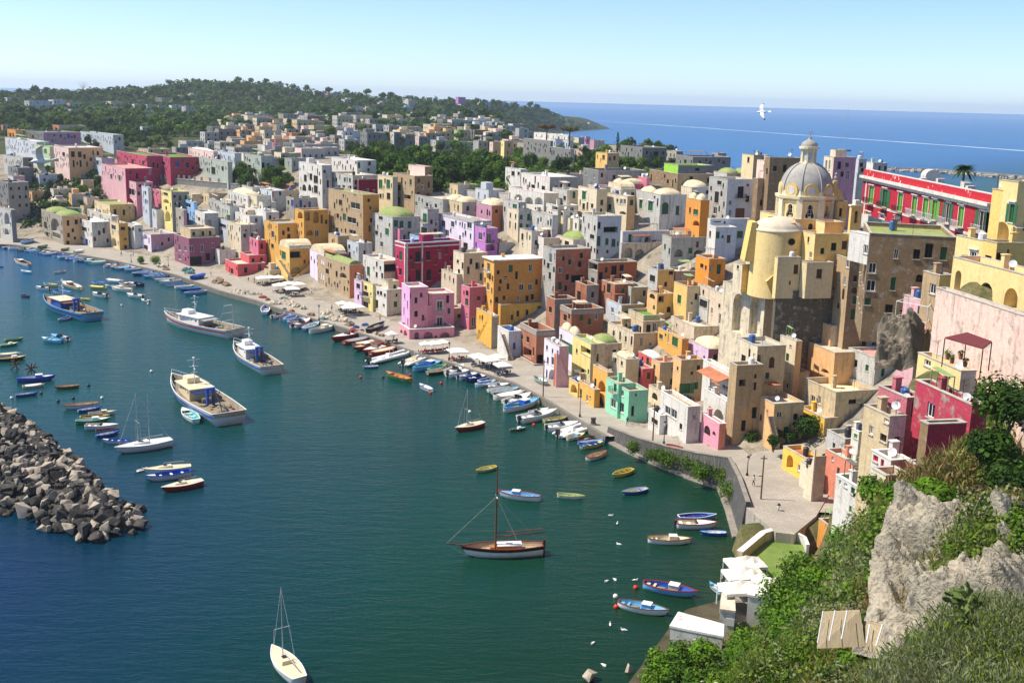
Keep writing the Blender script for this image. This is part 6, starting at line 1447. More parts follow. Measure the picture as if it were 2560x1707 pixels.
def mesh_of(name,mb,smooth=False):
 o=mb.build(name,M_wood,smooth=smooth);d=o.data;bpy.data.objects.remove(o);return d
def rim(L,B,H,tr,w=.09,h=.09,dz=0.0):
 mb=MB();n=16;pts=[]
 for i in range(n+1):
  t=i/n;b,s,k=station(t,L,B,H,tr);pts.append(V(((t-.5)*L+.06*L*t**6,b,s+dz)))
 for sg in(1,-1):
  P=[V((p.x,p.y*sg,p.z))for p in pts]
  for a,b in zip(P[:-1],P[1:]):mb.bar(a,b,w,h)
 mb.bar((pts[0].x,-pts[0].y,pts[0].z),(pts[0].x,pts[0].y,pts[0].z),w,h);return mb
BT={}
def boat_type(k):
 if k in BT:return BT[k]
 P=[]
 if k in 'rck':L,B,H,tr=5.2,1.85,.62,.55
 if k=='g':L,B,H,tr=6.4,2.2,.78,.35
 if k=='m':L,B,H,tr=5.8,2.1,.85,.85
 if k=='i':L,B,H,tr=6.5,2.4,.55,.9
 if k=='y':L,B,H,tr=7.5,2.5,.95,.6
 if k!='i':P.append(('hull',mesh_of('hull',loft(hull_rings(L,B,H,tr),MB()),True),0))
 P.append(('gunwale',mesh_of('gunwale',rim(L,B,H,tr,.1,.1,.02)),2))if k!='i' else None
 if k in 'rgk':P.append(('inside',mesh_of('inside',loft(hull_rings(L,B,H,tr,inset=.07,floor=.12),MB(),True,True)),1))
 def bx(*a):m=MB();m.box(*a);return m
 if k=='r':
  for x in(-1.7,-.35,.95):P.append(('thwart',mesh_of('thwart',bx(x-.14,x+.14,-.72,.72,.40,.45)),3))
  m=MB();m.bar((-1.2,.35,.5),(1.4,.25,.52),.05);P.append(('oar',mesh_of('oar',m),'wood'))
  fd=loft(hull_rings(L,B,H,tr,11)[8:],MB(),False);m=MB();m.poly([(1.62,-.60,.66),(1.62,.60,.66),(2.3,.28,.76),(2.72,0,.84),(2.3,-.28,.76)]);P.append(('foredeck',mesh_of('foredeck',m),3))
 if k=='g':
  m=MB();m.hexa([(.0,-.55,.5),(1.3,-.5,.5),(1.3,.5,.5),(.0,.55,.5)],[(.05,-.5,1.25),(1.2,-.42,1.2),(1.2,.42,1.2),(.05,.5,1.25)]);P.append(('cabin',mesh_of('cabin',m),3))
  m=MB();m.box(.0,1.28,-.58,.58,1.252,1.31);P.append(('cabin_roof',mesh_of('cabin_roof',m),'white'))
  m=MB();m.poly([(.7,-.98,.72),(.7,.98,.72),(2.0,.72,.80),(2.9,.26,.90),(3.15,0,.95),(2.9,-.26,.90),(2.0,-.72,.80)]);P.append(('foredeck',mesh_of('foredeck',m),1))
  P.append(('thwart',mesh_of('thwart',bx(-2.0,-1.7,-.75,.75,.5,.56)),3));P.append(('thwart',mesh_of('thwart',bx(-2.85,-2.4,-.5,.5,.55,.6)),3))
  m=MB();m.ball((-.9,.1,.28),.7,.45,.25,8,5,jit=.4);P.append(('net',mesh_of('net',m),'net'))
 if k=='m':
  m=MB();r=hull_rings(L,B,H,tr,11);m.poly([q[0]for q in r[5:]]+[q[-1]for q in r[5:]][::-1]);m.v=[(x,y*.95,z+.02)for x,y,z in m.v];P.append(('deck',mesh_of('deck',m),1))
  P.append(('cockpit',mesh_of('cockpit',loft(hull_rings(L,B,H,tr,11,.16,.32)[:6],MB(),True,True)),3))
  m=MB();m.hexa([(.0,-.7,.86),(.35,-.6,.9),(.35,.6,.9),(.0,.7,.86)],[(-.15,-.65,1.3),(.0,-.5,1.32),(.0,.5,1.32),(-.15,.65,1.3)]);P.append(('windscreen',mesh_of('windscreen',m),'glass'))
  P.append(('seat',mesh_of('seat',bx(-1.3,-.8,-.6,.6,.32,.72)),1));P.append(('seat',mesh_of('seat',bx(-2.5,-2.0,-.75,.75,.32,.74)),1))
  m=MB();m.box(-3.25,-2.85,-.2,.2,.55,1.15);m.box(-3.18,-3.0,-.08,.08,-.3,.55);P.append(('outboard_engine',mesh_of('outboard_engine',m),'engine'))
 if k=='i':
  m=MB();n=14;pts=[]
  for sg in(1,-1):
   pp=[V((-3.2+5.0*j/9,sg*1.0,.42))for j in range(10)]+[V((1.8+1.35*math.sin(a),sg*1.0*math.cos(a),.42+.22*math.sin(a)))for a in[q*math.pi/2/6 for q in range(1,7)]]
   m.tube(pp,[.16,.26]+[.28]*(len(pp)-3)+[.24],10)
  P.append(('tube',mesh_of('tube',m,True),0));m=MB();m.hexa([(-3.0,-.3,-.2),(2.4,-.05,-.05),(2.4,.05,-.05),(-3.0,.3,-.2)],[(-3.0,-.85,.3),(2.6,-.3,.4),(2.6,.3,.4),(-3.0,.85,.3)]);P.append(('floor',mesh_of('floor',m),1))
  m=MB();m.hexa([(-.5,-.4,.32),(.3,-.4,.32),(.3,.4,.32),(-.5,.4,.32)],[(-.4,-.35,1.15),(.1,-.3,1.05),(.1,.3,1.05),(-.4,.35,1.15)]);P.append(('console',mesh_of('console',m),3))
  P.append(('seat',mesh_of('seat',bx(-1.7,-1.0,-.5,.5,.3,.8)),3));m=MB();m.box(-3.6,-3.1,-.25,.25,.5,1.3);m.box(-3.5,-3.25,-.1,.1,-.3,.5);P.append(('outboard_engine',mesh_of('outboard_engine',m),'engine'))
  m=MB();m.tube([(.4,-.45,.4),(.25,-.45,1.7),(.25,.45,1.7),(.4,.45,.4)],.03,5);P.append(('roll_bar',mesh_of('roll_bar',m),'metal'))
 if k=='c':
  P.append(('inside',mesh_of('inside',loft(hull_rings(L,B,H,tr,inset=.07,floor=.3),MB(),True,True)),1))
  m=MB();r=hull_rings(L,B,H,tr,9);o=[]
  for q in r[1:8]:o.append([(q[0][0],q[0][1],q[0][2]+.03),(q[0][0],q[0][1]*.5,q[0][2]+.22),(q[0][0],0,q[0][2]+.30),(q[0][0],q[-1][1]*.5,q[0][2]+.22),(q[-1][0],q[-1][1],q[-1][2]+.03)])
  loft(o,m,True,True);P.append(('canvas_cover',mesh_of('canvas_cover',m),3))
 if k=='k':
  P.append(('thwart',mesh_of('thwart',bx(-1.4,-1.1,-.7,.7,.42,.47)),3));m=MB();m.ball((.3,0,.35),1.0,.5,.32,9,5,jit=.5,seed=3);P.append(('net',mesh_of('net',m),'net'))
 if k=='y':
  m=MB();r=hull_rings(L,B,H,tr,11);m.poly([q[0]for q in r]+[q[-1]for q in r][::-1]);m.v=[(x,y*.97,z+.01)for x,y,z in m.v];P.append(('deck',mesh_of('deck',m),1))
  m=MB();m.hexa([(-.6,-.7,1.0),(1.9,-.45,1.05),(1.9,.45,1.05),(-.6,.7,1.0)],[(-.5,-.6,1.45),(1.5,-.32,1.35),(1.5,.32,1.35),(-.5,.6,1.45)]);P.append(('cabin',mesh_of('cabin',m),1))
  P.append(('cockpit',mesh_of('cockpit',bx(-2.7,-.8,-.55,.55,.98,1.02)),3));P.append(('hatch',mesh_of('hatch',bx(.2,.8,-.25,.25,1.40,1.47)),'engine'))
  m=MB();m.tube([(.9,0,1.0),(.9,0,9.2)],[.07,.045],6);P.append(('mast',mesh_of('mast',m),'mast'));m=MB();m.bar((.9,-.9,4.6),(.9,.9,4.6),.06);P.append(('spreader',mesh_of('spreader',m),'mast'))
  m=MB();m.tube([(.85,0,1.9),(-2.6,0,1.95)],.06,5);P.append(('boom',mesh_of('boom',m),'mast'))
  m=MB();m.bar((3.6,0,1.3),(.9,0,9.1),.02);m.bar((-3.6,0,1.1),(.9,0,9.1),.02);m.bar((.8,-1.15,1.1),(.9,-.9,4.6),.018);m.bar((.8,1.15,1.1),(.9,.9,4.6),.018);P.append(('stay',mesh_of('stay',m),'metal'))
 BT[k]=(P,L);return BT[k]
BW=dict(r='rowing boat',g='little cabin boat',m='motorboat',i='inflatable boat',y='sailing boat',c='canvas covered boat',k='net laden boat')
NM=dict(r='rowing_boat',g='cabin_boat',m='motorboat',i='inflatable_boat',y='sailing_boat',c='covered_boat',k='fishing_dinghy')
SPEC={'wood':M_wood,'white':None,'net':M_net,'glass':M_glass,'engine':M_engine,'metal':M_whitemetal,'mast':M_mast}
CLUST={}
def put_boat(k,bow,stern,cols,cluster,z=0.0,only=None,Lmax=14):
 P,L0=boat_type(k);b,s=V((bow.x,bow.y,0)),V((stern.x,stern.y,0));L=min(max((b-s).length,2.2),Lmax);c=(b+s)/2;d=b-s
 e=empty(NM[k],V((c.x,c.y,z)),math.atan2(d.y,d.x));q=L/L0;e.scale=(q,min(q,1.35)if k!='y' else q,min(q,1.3)if k!='y' else min(q,1.1))
 e.rotation_euler.x=R(random.uniform(-1.5,1.5));cols=(cols+cols[-1]*4)[:4]
 for nm,me,mi in P:
  o=bpy.data.objects.new(nm,me);COL.objects.link(o);o.parent=e
  m=BM(cols[mi])if isinstance(mi,int)else(SPEC[mi]or BM('w'));o.material_slots[0].link='OBJECT';o.material_slots[0].material=m
 tag(e,None,'boat',None);CLUST.setdefault(cluster,[]).append((e,k,cols,L,proj(e.location),only));return e
def px_boat(line):
 k,reg,pts,cols,cl=line.split(' ',4);a=[float(t)for t in pts.split(',')]
 only=None
 if '!' in cl:cl,only=cl.split('!')
 put_boat(k,at_z(*zp(reg,a[0],a[1]),.5),at_z(*zp(reg,a[2],a[3]),.5),cols,cl.strip(),only=only)
rb=random.Random(23)
def quay_row(p0,p1,n,kinds,pals,cluster,out=1.2,lens=(4.2,6.2),skew=12):
 a,b=at_z(*p0,0),at_z(*p1,0);d=(b-a);d.normalize();nrm_=V((d.y,-d.x,0))
 for i in range(n):
  q=a.lerp(b,(i+.5+rb.uniform(-.22,.22))/n);L=rb.uniform(*lens);an=R(rb.uniform(-skew,skew));o=V((nrm_.x*math.cos(an)-nrm_.y*math.sin(an),nrm_.x*math.sin(an)+nrm_.y*math.cos(an),0))
  s=q+o*(out+rb.uniform(0,1.2));e=s+o*L
  if rb.random()<.5:s,e=e,s
  put_boat(rb.choice(kinds),s,e,rb.choice(pals),cluster)
PB=['bwwb','wwbl','lwwl','wccw','bbwb','wlww','nwwm','tlwt','wwrc','eccm','wbbw','wwgp','mccm']
PBL=['blwb','bwlb','lbwl','bbwb','nlwb','bllb','wlbw']
quay_row((40,617),(186,640),12,'rrmkrc',PB,'moored row off the far left quay')
quay_row((190,642),(283,658),9,'rcrrmk',PB,'crowded row before the mauve house',lens=(4.8,6.8))
quay_row((296,661),(372,676),9,'rrcmkr',PB,'moored row before the vine on the quay',lens=(4.6,6.4))
quay_row((376,680),(432,692),7,'rrrk',PBL,'row of blue boats off the plum house',lens=(5,6.8))
quay_row((446,697),(540,732),6,'rrmrk',PBL+['wwwc','eccm'],'loose row off the coral terrace house',out=2,lens=(5.5,7.5),skew=22)
for ln in '''r F 90,965,80,1035 lwwb moored off the net heaps of the quay
m F 255,1040,150,1070 wkww moored off the net heaps of the quay
r F 315,1048,230,1085 wlrl moored off the net heaps of the quay
r F 370,1058,270,1100 llwb moored off the net heaps of the quay
r F 445,1085,300,1120 lbwl moored off the net heaps of the quay
m F 490,1100,340,1160 wwrw moored off the net heaps of the quay
r F 565,1125,440,1180 bwwl moored off the net heaps of the quay
g F 715,1155,495,1205 wctc moored off the net heaps of the quay
m F 700,1275,960,1215 rwrw big boats before the pink house
c F 1030,1265,800,1305 rcre big boats before the pink house
c F 885,1330,1090,1295 wwmc big boats before the pink house
g F 900,1365,1150,1310 mcrm big boats before the pink house
m F 985,1395,1190,1340 rwrm big boats before the pink house
c F 1280,1355,1040,1405 rcrc big boats before the pink house
i F 1425,1375,1005,1485 wwww big boats before the pink house
i F 1565,1415,1345,1500 wwwc big boats before the pink house
r F 1620,1465,1470,1500 bbwb colourful boats by the stepped corner of the quay
g F 1690,1480,1445,1550 lltb colourful boats by the stepped corner of the quay
r F 1725,1510,1580,1555 ltpg colourful boats by the stepped corner of the quay
r F 1745,1545,1560,1580 kcem colourful boats by the stepped corner of the quay
r J 980,240,1110,230 bwwb loose off the inflatables!small navy dinghy with white thwarts drifting beside the big inflatable
m J 1885,250,1750,310 wwww row below the white cafe canopies
m J 1955,285,1750,325 wwww row below the white cafe canopies
m J 2040,310,1845,345 wwbw row below the white cafe canopies
m J 2130,325,1930,365 nwbb row below the white cafe canopies
r J 2220,345,2035,385 lbwl row below the white cafe canopies
r J 2175,375,2010,410 wlwl row below the white cafe canopies
r J 2270,385,2115,410 bwwb row below the white cafe canopies
m J 2310,408,2110,430 wwww row below the white cafe canopies
r J 2300,435,2115,465 gwwg row below the white cafe canopies
r J 2400,445,2150,490 nwel row below the white cafe canopies
c J 2440,480,2180,530 wwcw row below the white cafe canopies
r J 2400,520,2250,560 ywcc row below the white cafe canopies
m J 2490,515,2290,585 wwww row below the white cafe canopies
r J 2520,545,2290,590 tpwg row below the white cafe canopies
g J 2565,555,2270,640 wllb row below the white cafe canopies
m K 325,630,170,665 wwww boats before the golden pointed arch house
m K 390,665,75,735 wwww boats before the golden pointed arch house
k K 500,705,290,740 gyep boats before the golden pointed arch house
r K 550,755,370,775 bwwb boats before the mint house
m K 590,770,320,810 wwww boats before the mint house
i K 680,785,420,870 wwww boats before the mint house
g K 655,850,505,895 wcyl boats before the mint house
k K 750,875,600,905 kkmk boats before the mint house
r K 825,915,605,935 bwbl boats before the mint house
r K 825,930,630,970 ylby boats before the mint house
g K 125,790,-20,810 mtmw moored on buoys in mid harbour!small brown boat with white gear near the big white motorboat
r K 855,1018,690,1075 wcrm moored on buoys in mid harbour!cream rowing boat with a small outboard off the harbour wall
r K 925,1230,1095,1175 yyyk moored on buoys in mid harbour!yellow rowing boat with black thwarts off the harbour wall
k K 1015,1385,1230,1350 bweb moored on buoys in mid harbour!blue boat heaped with nets off the harbour wall
g J 2225,1395,2590,1440 wlrl moored on buoys in mid harbour!striped white boat with a light blue tarpaulin behind the ketch
r K 650,1420,415,1400 wpyg moored on buoys in mid harbour!white rowing boat full of green nets right of the ketch
k J 2015,1185,2185,1145 pyyp moored on buoys in mid harbour!pale green square ended boat left of the tall ketch mast
r J 1195,305,1400,370 gomo moored on buoys in mid harbour!wooden rowing boat with a green hull in mid harbour
r J 1495,405,1600,455 wwbw moored on buoys in mid harbour!small white dinghy beside a red buoy in mid harbour
y J 1830,815,2070,760 rcwc moored on buoys in mid harbour!small sailing boat with a dark red hull and cream deck
r O 1845,45,1520,60 lbwb boats at the foot of the sloping wall!open light blue boat with an outboard behind the white motorboat
m O 1850,125,1500,120 wwrc boats at the foot of the sloping wall!white motorboat with a red waterline near the sloping wall
r O 1720,185,1955,190 bwbl boats at the foot of the sloping wall!bright blue rowing boat tied nearest the sloping wall
g O 1620,265,1240,255 wcmc boats at the foot of the sloping wall!white and varnished day boat with a bow awning near the wall
g O 1665,755,1200,665 lbrc boats off the beach!light blue fishing boat with a small red cabin off the beach
g O 1405,920,970,835 wlml boats off the beach!white fishing boat with a light blue deck and brown rail off the beach
r O 1805,640,1915,735 wwbt boats off the beach!white and turquoise dinghy tied beside the white tent
y N 160,1280,400,1560 wcwc boats off the beach!white sailing boat with a red cushion at the bottom of the picture
g E 140,555,270,600 wmcm scattered boats off the left quay
r E 195,645,280,660 lwlw scattered boats off the left quay
k E 495,660,590,645 wkwk scattered boats off the left quay
m E 330,795,450,810 wwnw scattered boats off the left quay
r E 400,762,515,780 yylb scattered boats off the left quay
g E 565,755,740,815 cwcm scattered boats off the left quay
r E 485,830,650,850 wlbn scattered boats off the left quay
r E 190,860,260,875 nnmn scattered boats off the left quay
r E 735,890,815,900 yyyp scattered boats off the left quay
m E 845,855,970,880 wwkw scattered boats off the left quay
c E 820,790,965,800 yccy scattered boats off the left quay
r E 840,745,960,760 wlbb scattered boats off the left quay
c E 975,730,1115,745 wwww scattered boats off the left quay
r E 960,775,1065,780 wbww scattered boats off the left quay
g E 1095,770,1230,790 wmcm scattered boats off the left quay
m E 1170,760,1300,775 nwbn scattered boats off the left quay
g E 1025,805,1200,830 wccw scattered boats off the left quay
m E 1165,865,1300,885 wwww scattered boats off the left quay
m E 1290,905,1360,920 wwww scattered boats off the left quay
r E 390,1262,545,1290 lltw pair in the middle of the left harbour!light blue rowing boat, left one of the pair between the trawlers
m E 470,1240,615,1275 wlnw pair in the middle of the left harbour!white boat with a dark outboard, right one of the pair between the trawlers
r E 535,1095,640,1065 lbwb pair in the middle of the left harbour!little blue tender alongside the dark cluttered trawler
r E 205,1255,45,1275 ggpg moored raft at the left edge
g E 160,1300,0,1325 gwpc moored raft at the left edge
c E 175,1395,-20,1410 wwwc moored raft at the left edge
g E 225,1430,-10,1455 kcyc moored raft at the left edge
r E 30,600,-40,600 bblb moored raft at the left edge
g I 490,340,155,365 bwbb boats above the breakwater!blue boat with an awning and a thin mast above the breakwater
c I 395,400,205,420 cccw boats above the breakwater!long cream covered canoe beside the blue boat with a mast
r I 340,475,140,500 bwbb boats above the breakwater!small blue rowing boat nearest the breakwater head rocks
r I 505,430,715,410 mcmm boats above the breakwater!brown wooden boat with a pale tarpaulin above the breakwater
r I 585,610,895,580 wcmm row moored off the breakwater
r I 910,610,710,640 bwbb row moored off the breakwater
g I 1045,650,805,670 wccm row moored off the breakwater
r I 985,690,730,705 ymyo row moored off the breakwater
g I 990,720,690,745 gwpt row moored off the breakwater
m I 1060,785,780,790 wwwc row moored off the breakwater
r I 1075,805,870,825 ekmk row moored off the breakwater
r I 1075,830,875,870 bwbb row moored off the breakwater
r I 940,910,1180,915 wbbw row moored off the breakwater
i I 1345,1150,1245,1175 wwee row moored off the breakwater
y I 1330,1200,1740,1165 wccc row moored off the breakwater!low cream yacht with a folded mast in the breakwater row
r I 1345,1260,1735,1205 wbbw row moored off the breakwater
y I 1490,1360,1845,1290 rcwc row moored off the breakwater!small yacht with a dark red hull at the end of the breakwater row
y I 1075,1010,1560,930 wwww row moored off the breakwater!large white two masted yacht beside the breakwater
r I 1670,640,1790,740 wtww alongside!white tender tied alongside the trawler with a black crane'''.split('\n'):px_boat(ln)
for cl,L in CLUST.items():
 L.sort(key=lambda q:q[4][0]);rest=[q for q in L if not q[5]]
 for e,k,cols,ln,p,only in L:
  if only:e['label']=only;continue
  i=rest.index((e,k,cols,ln,p,only));hc,ic=BC[cols[0]][0],BC[cols[1]][0]
  e['label']=' '.join((f"{hc} {BW[k]}, {ordn(i)} from the left, {cl}").split()[:16]);e['group']='boats '+cl
for e,*_ in[q for L in CLUST.values()for q in L if q[5]and 'two masted' in q[5]]:
 m=MB();m.tube([(-.7,0,1.0),(-.7,0,8.6)],[.07,.045],6);o=m.build('mast',M_mast,e)
def yacht_fix(txt,fn):
 for L in CLUST.values():
  for q in L:
   if q[5]and txt in q[5]:fn(q[0])
def nomast(e):
 for c in list(e.children):
  if c.name.split('.')[0]in('mast','spreader','stay'):bpy.data.objects.remove(c)
yacht_fix('folded mast',nomast);yacht_fix('end of the breakwater row',nomast)
def trawler(bow,stern,z,label,hullc,stripe,house,long_cabin=False,clutter='m',crane=None,aframe=False,bridge=True):
 b,s=at_z(*bow,z),at_z(*stern,z);d=V((b.x-s.x,b.y-s.y,0));L=d.length;c=(b+s)/2;e=empty('trawler',V((c.x,c.y,0)),math.atan2(d.y,d.x));tag(e,label,'trawler');B=L*.27;H_=L*.062+.35
 def St(t):bb,sh,k=station(t,L,B,H_,.82);return bb,sh*(1+.35*max(0,t-.5)),k
 rings,inner=[],[]
 for i in range(15):
  t=i/14;bb,sh,k=St(t);bb=max(bb,.04);x=(t-.5)*L;rk=.05*L*t**5
  r=[(x,0,-.5),(x,bb*.7,-.3),(x+rk*.4,bb*.93,sh*.5),(x+rk,bb,sh)];rings.append([(p[0],-p[1],p[2])for p in r[::-1]]+r[1:])
  bi=max(bb-.12,.02);fl=sh*.62;r=[(x+rk*.6,0,fl),(x+rk*.6,bi*.9,fl),(x+rk,bi,sh)];inner.append([(p[0],-p[1],p[2])for p in r[::-1]]+r[1:])
 loft(rings,MB()).build('hull',BM(hullc),e,smooth=True);loft(inner,MB(),True,True).build('deck',M_wood if hullc!='w' else patchy('deck_paint',(.30,.25,.18),(.2,.18,.15),.8),e)
 m=MB()
 for lo,hi,w in((.60,.78,.05),):
  for sg in(1,-1):
   for i in range(14):
    P=[]
    for t in(i/14,(i+1)/14):
     bb,sh,k=St(t);x=(t-.5)*L+.05*L*t**5*.8;P.append((V((x,sg*(max(bb,.04)*.965+.05),sh*lo)),V((x,sg*(max(bb,.04)*.985+.05),sh*hi))))
    m.quad(P[0][0],P[1][0],P[1][1],P[0][1])
 m.build('stripe',BM(stripe),e);m=MB();pts=[]
 for i in range(15):bb,sh,k=St(i/14);pts.append(V(((i/14-.5)*L+.05*L*(i/14)**5,max(bb,.03),sh+.03)))
 for sg in(1,-1):
  for a,q in zip(pts[:-1],pts[1:]):m.bar((a.x,a.y*sg,a.z),(q.x,q.y*sg,q.z),.16,.1)
 m.bar((pts[0].x,-pts[0].y,pts[0].z),(pts[0].x,pts[0].y,pts[0].z),.16,.1);m.build('gunwale',BM('w' if hullc=='w' else 'l'),e)
 if bridge:
  m=MB();P=[V((p.x,p.y,p.z))for p in pts[9:]]
  for sg in(1,-1):
   for a,q in zip(P[:-1],P[1:]):m.bar((a.x,a.y*sg*.95,a.z+.8),(q.x,q.y*sg*.95,q.z+.8),.05);m.bar((a.x,a.y*sg*.95,a.z),(a.x,a.y*sg*.95,a.z+.8),.04)
  m.build('bow_rail',M_whitemetal,e)
 z0=H_*.62;x1=L*.26;x0=-L*.02 if not long_cabin else-L*.08;hw=B*.30;hh=2.3
 m=MB();m.hexa([(x0,-hw,z0),(x1,-hw*.72,z0+.2),(x1,hw*.72,z0+.2),(x0,hw,z0)],[(x0,-hw,z0+hh),(x1-.5,-hw*.7,z0+hh),(x1-.5,hw*.7,z0+hh),(x0,hw,z0+hh)]);wh=m.build('wheelhouse',BM(house),e)
 m=MB();m.box(x0-.5,x1-.3,-hw-.15,hw+.15,z0+hh+.003,z0+hh+.14);m.build('wheelhouse_roof',BM('w' if house=='w' else 'c'),e)
 n=5
 for sg in(1,-1):
  for i in range(n):
   f=(i+.5)/n;x=x0+(x1-.5-x0)*f;y=hw+(hw*.7-hw)*f;m=MB();w=(x1-x0)/n*.3;m.hexa([(x-w,sg*(y+.02),z0+1.25),(x+w,sg*(y-.01),z0+1.25),(x+w,sg*(y-.12),z0+1.25),(x-w,sg*(y-.12),z0+1.25)],[(x-w,sg*(y+.03),z0+1.8),(x+w,sg*(y+.0),z0+1.8),(x+w,sg*(y-.12),z0+1.8),(x-w,sg*(y-.12),z0+1.8)]);m.build('window',M_glass,e)
 m=MB();m.hexa([(x1-.1,-hw*.6,z0+1.3),(x1-.2,hw*.6,z0+1.3),(x1-.4,hw*.6,z0+1.3),(x1-.4,-hw*.6,z0+1.3)],[(x1-.36,-hw*.58,z0+2.0),(x1-.36,hw*.58,z0+2.0),(x1-.6,hw*.58,z0+2.0),(x1-.6,-hw*.58,z0+2.0)]);m.build('front_window',M_glass,e)
 zr=z0+hh+.14
 if bridge:
  bx0=x1-L*.14;m=MB();m.hexa([(bx0,-hw*.55,zr),(x1-.8,-hw*.45,zr),(x1-.8,hw*.45,zr),(bx0,hw*.55,zr)],[(bx0,-hw*.5,zr+1.1),(x1-1.1,-hw*.42,zr+1.1),(x1-1.1,hw*.42,zr+1.1),(bx0,hw*.5,zr+1.1)]);m.build('flying_bridge',BM(house),e)
 mx=x0+(x1-x0)*.45;m=MB();m.tube([(mx,0,zr),(mx,0,zr+L*.17)],.09,6)
 for q in(.45,.7,.95):m.bar((mx,-1.1*q-.2,zr+L*.17*q),(mx,1.1*q+.2,zr+L*.17*q),.07)
 m.ball((mx,0,zr+L*.17+.15),.28,.28,.2);m.bar((mx-.6,0,zr+L*.1),(mx+.6,0,zr+L*.12),.12);m.build('mast',M_whitemetal,e)
 if crane:
  xc_=-L*.22;m=MB();m.tube([(xc_,0,z0),(xc_,0,z0+2.4)],.22,7);m.bar((xc_,0,z0+2.3),(xc_-L*.08,.4,z0+3.4),.28);m.bar((xc_-L*.08,.4,z0+3.4),(xc_-L*.2,.9,z0+2.6),.22);m.bar((xc_-L*.2,.9,z0+2.6),(xc_-L*.25,1.0,z0+.8),.14);m.build('crane',BM(crane),e)
  m=MB();m.box(xc_+1.0,xc_+1.5,-.8,-.3,z0,z0+3.2);m.box(xc_+1.0,xc_+1.5,.3,.8,z0,z0+3.2);m.box(xc_+.9,xc_+1.6,-.9,.9,z0+3.2,z0+3.5);m.build('net_hauler',BM('b'),e)
 if aframe:
  xa=-L*.36;m=MB()
  for sg in(1,-1):m.bar((xa,sg*B*.36,z0),(xa-L*.05,sg*B*.16,z0+L*.24),.16)
  m.bar((xa-L*.05,-B*.17,z0+L*.24),(xa-L*.05,B*.17,z0+L*.24),.16)
  for q in(.4,.7):m.bar((xa-L*.05*q,-B*(.36-.2*q),z0+L*.24*q),(xa-L*.05*q,B*(.36-.2*q),z0+L*.24*q),.09)
  m.build('gantry',M_whitemetal,e)
 m=MB();m.lathe([(.01,-.9),(.5,-.9),(.5,.9),(.01,.9)],(0,0,0),12);m.v=[(x-L*.12,z*1.2,y+z0+.7)for x,y,z in m.v];m.build('net_drum',M_net,e)
 for i in range(16):
  x,y=random.uniform(-.45,-.06)*L,random.uniform(-.32,.32)*B
  if random.random()<.5:m=MB();m.ball((x,y,z0+.2),random.uniform(.5,1.1),random.uniform(.4,.8),random.uniform(.25,.5),9,5,jit=.5,seed=i);m.build('net_heap',M_net,e)
  else:m=MB();m.box(x-.35,x+.35,y-.25,y+.25,z0,z0+.35);m.build('fish_crate',BM(random.choice('bwyro'+clutter)),e)
 m=MB()
 for i in range(6):a=x0-.5-i*.45;m.bar((a,-hw*.9,z0),(a,-hw*.9,z0+1.9),.05)if i%3==0 else None
 m.box(x0-2.6,x0-.501,-hw,hw,z0+1.95,z0+2.05);m.build('canopy',BM(clutter),e)
 return e
trawler((115,753),(231,792),1.2,'dark blue and white trawler with a brown cluttered deck, farthest left of the trawlers','l','n','b',clutter='m',crane='k',bridge=False)
trawler((419,793),(588,831),1.4,'white trawler with a long flat cabin and a slanting stern gantry','w','r','w',True,clutter='e',aframe=True)
trawler((590,869),(680,923),1.2,'white and blue trawler with a dark crane arm, nearest the quay','w','b','w',clutter='n',crane='k')
trawler((437,958),(574,1046),1.2,'white trawler with a cream wheelhouse and black crane, largest and nearest','w','b','c',clutter='n',crane='k')
bw_,st_=at_z(1163,1372,1.0),at_z(1356,1366,1.0);d=V((bw_.x-st_.x,bw_.y-st_.y,0));L=d.length;c=(bw_+st_)/2
K_=empty('wooden_ketch',V((c.x,c.y,0)),math.atan2(d.y,d.x));tag(K_,'white hulled wooden sailing boat with dark red rail, bowsprit and tall mast','sailing boat');B,H_=L*.30,1.25
loft(hull_rings(L,B,H_,.55,15),MB()).build('hull',BM('w'),K_,smooth=True);loft(hull_rings(L,B,H_,.55,15,.1,H_*.62),MB(),True,True).build('deck',patchy('teak_deck',(.48,.38,.26),(.38,.29,.19),.8),K_)
rim(L,B,H_,.55,.16,.12,.04).build('rail',simple('varnish_red',(.17,.035,.015),.3),K_)
m=MB()
for sg in(1,-1):
 for i in range(14):
  P=[]
  for t in(i/14,(i+1)/14):b0,sh,k0=station(t,L,B,H_,.55);x=(t-.5)*L+.06*L*t**6*.8;P.append((V((x,sg*(max(b0,.03)*.975+.04),sh*.72)),V((x,sg*(max(b0,.03)*.99+.04),sh*.97))))
  m.quad(P[0][0],P[1][0],P[1][1],P[0][1])
m.build('stripe',simple('stripe_dark',(.05,.012,.01),.4),K_)
zd=H_*.62;m=MB();m.hexa([(-L*.22,-.85,zd),(L*.1,-.7,zd),(L*.1,.7,zd),(-L*.22,.85,zd)],[(-L*.22,-.8,zd+.75),(L*.1,-.62,zd+.7),(L*.1,.62,zd+.7),(-L*.22,.8,zd+.75)]);m.build('cabin',simple('varnish',(.42,.15,.04),.35),K_)
m=MB();m.box(-L*.23,L*.09,-.82,.82,zd+.76,zd+.83);m.box(-L*.1,-L*.02,-.4,.4,zd+.83,zd+1.0);m.build('cabin_roof',BM('w'),K_)
m=MB();m.box(L*.12,L*.18,-.4,.4,zd,zd+.5);m.build('fore_hatch',simple('varnish',(.42,.15,.04)),K_)
mtop=12.6;m=MB();m.tube([(L*.11,0,zd),(L*.11,0,mtop*.5),(L*.11,0,mtop)],[.16,.14,.07],8);m.build('mast',M_mastwood,K_)
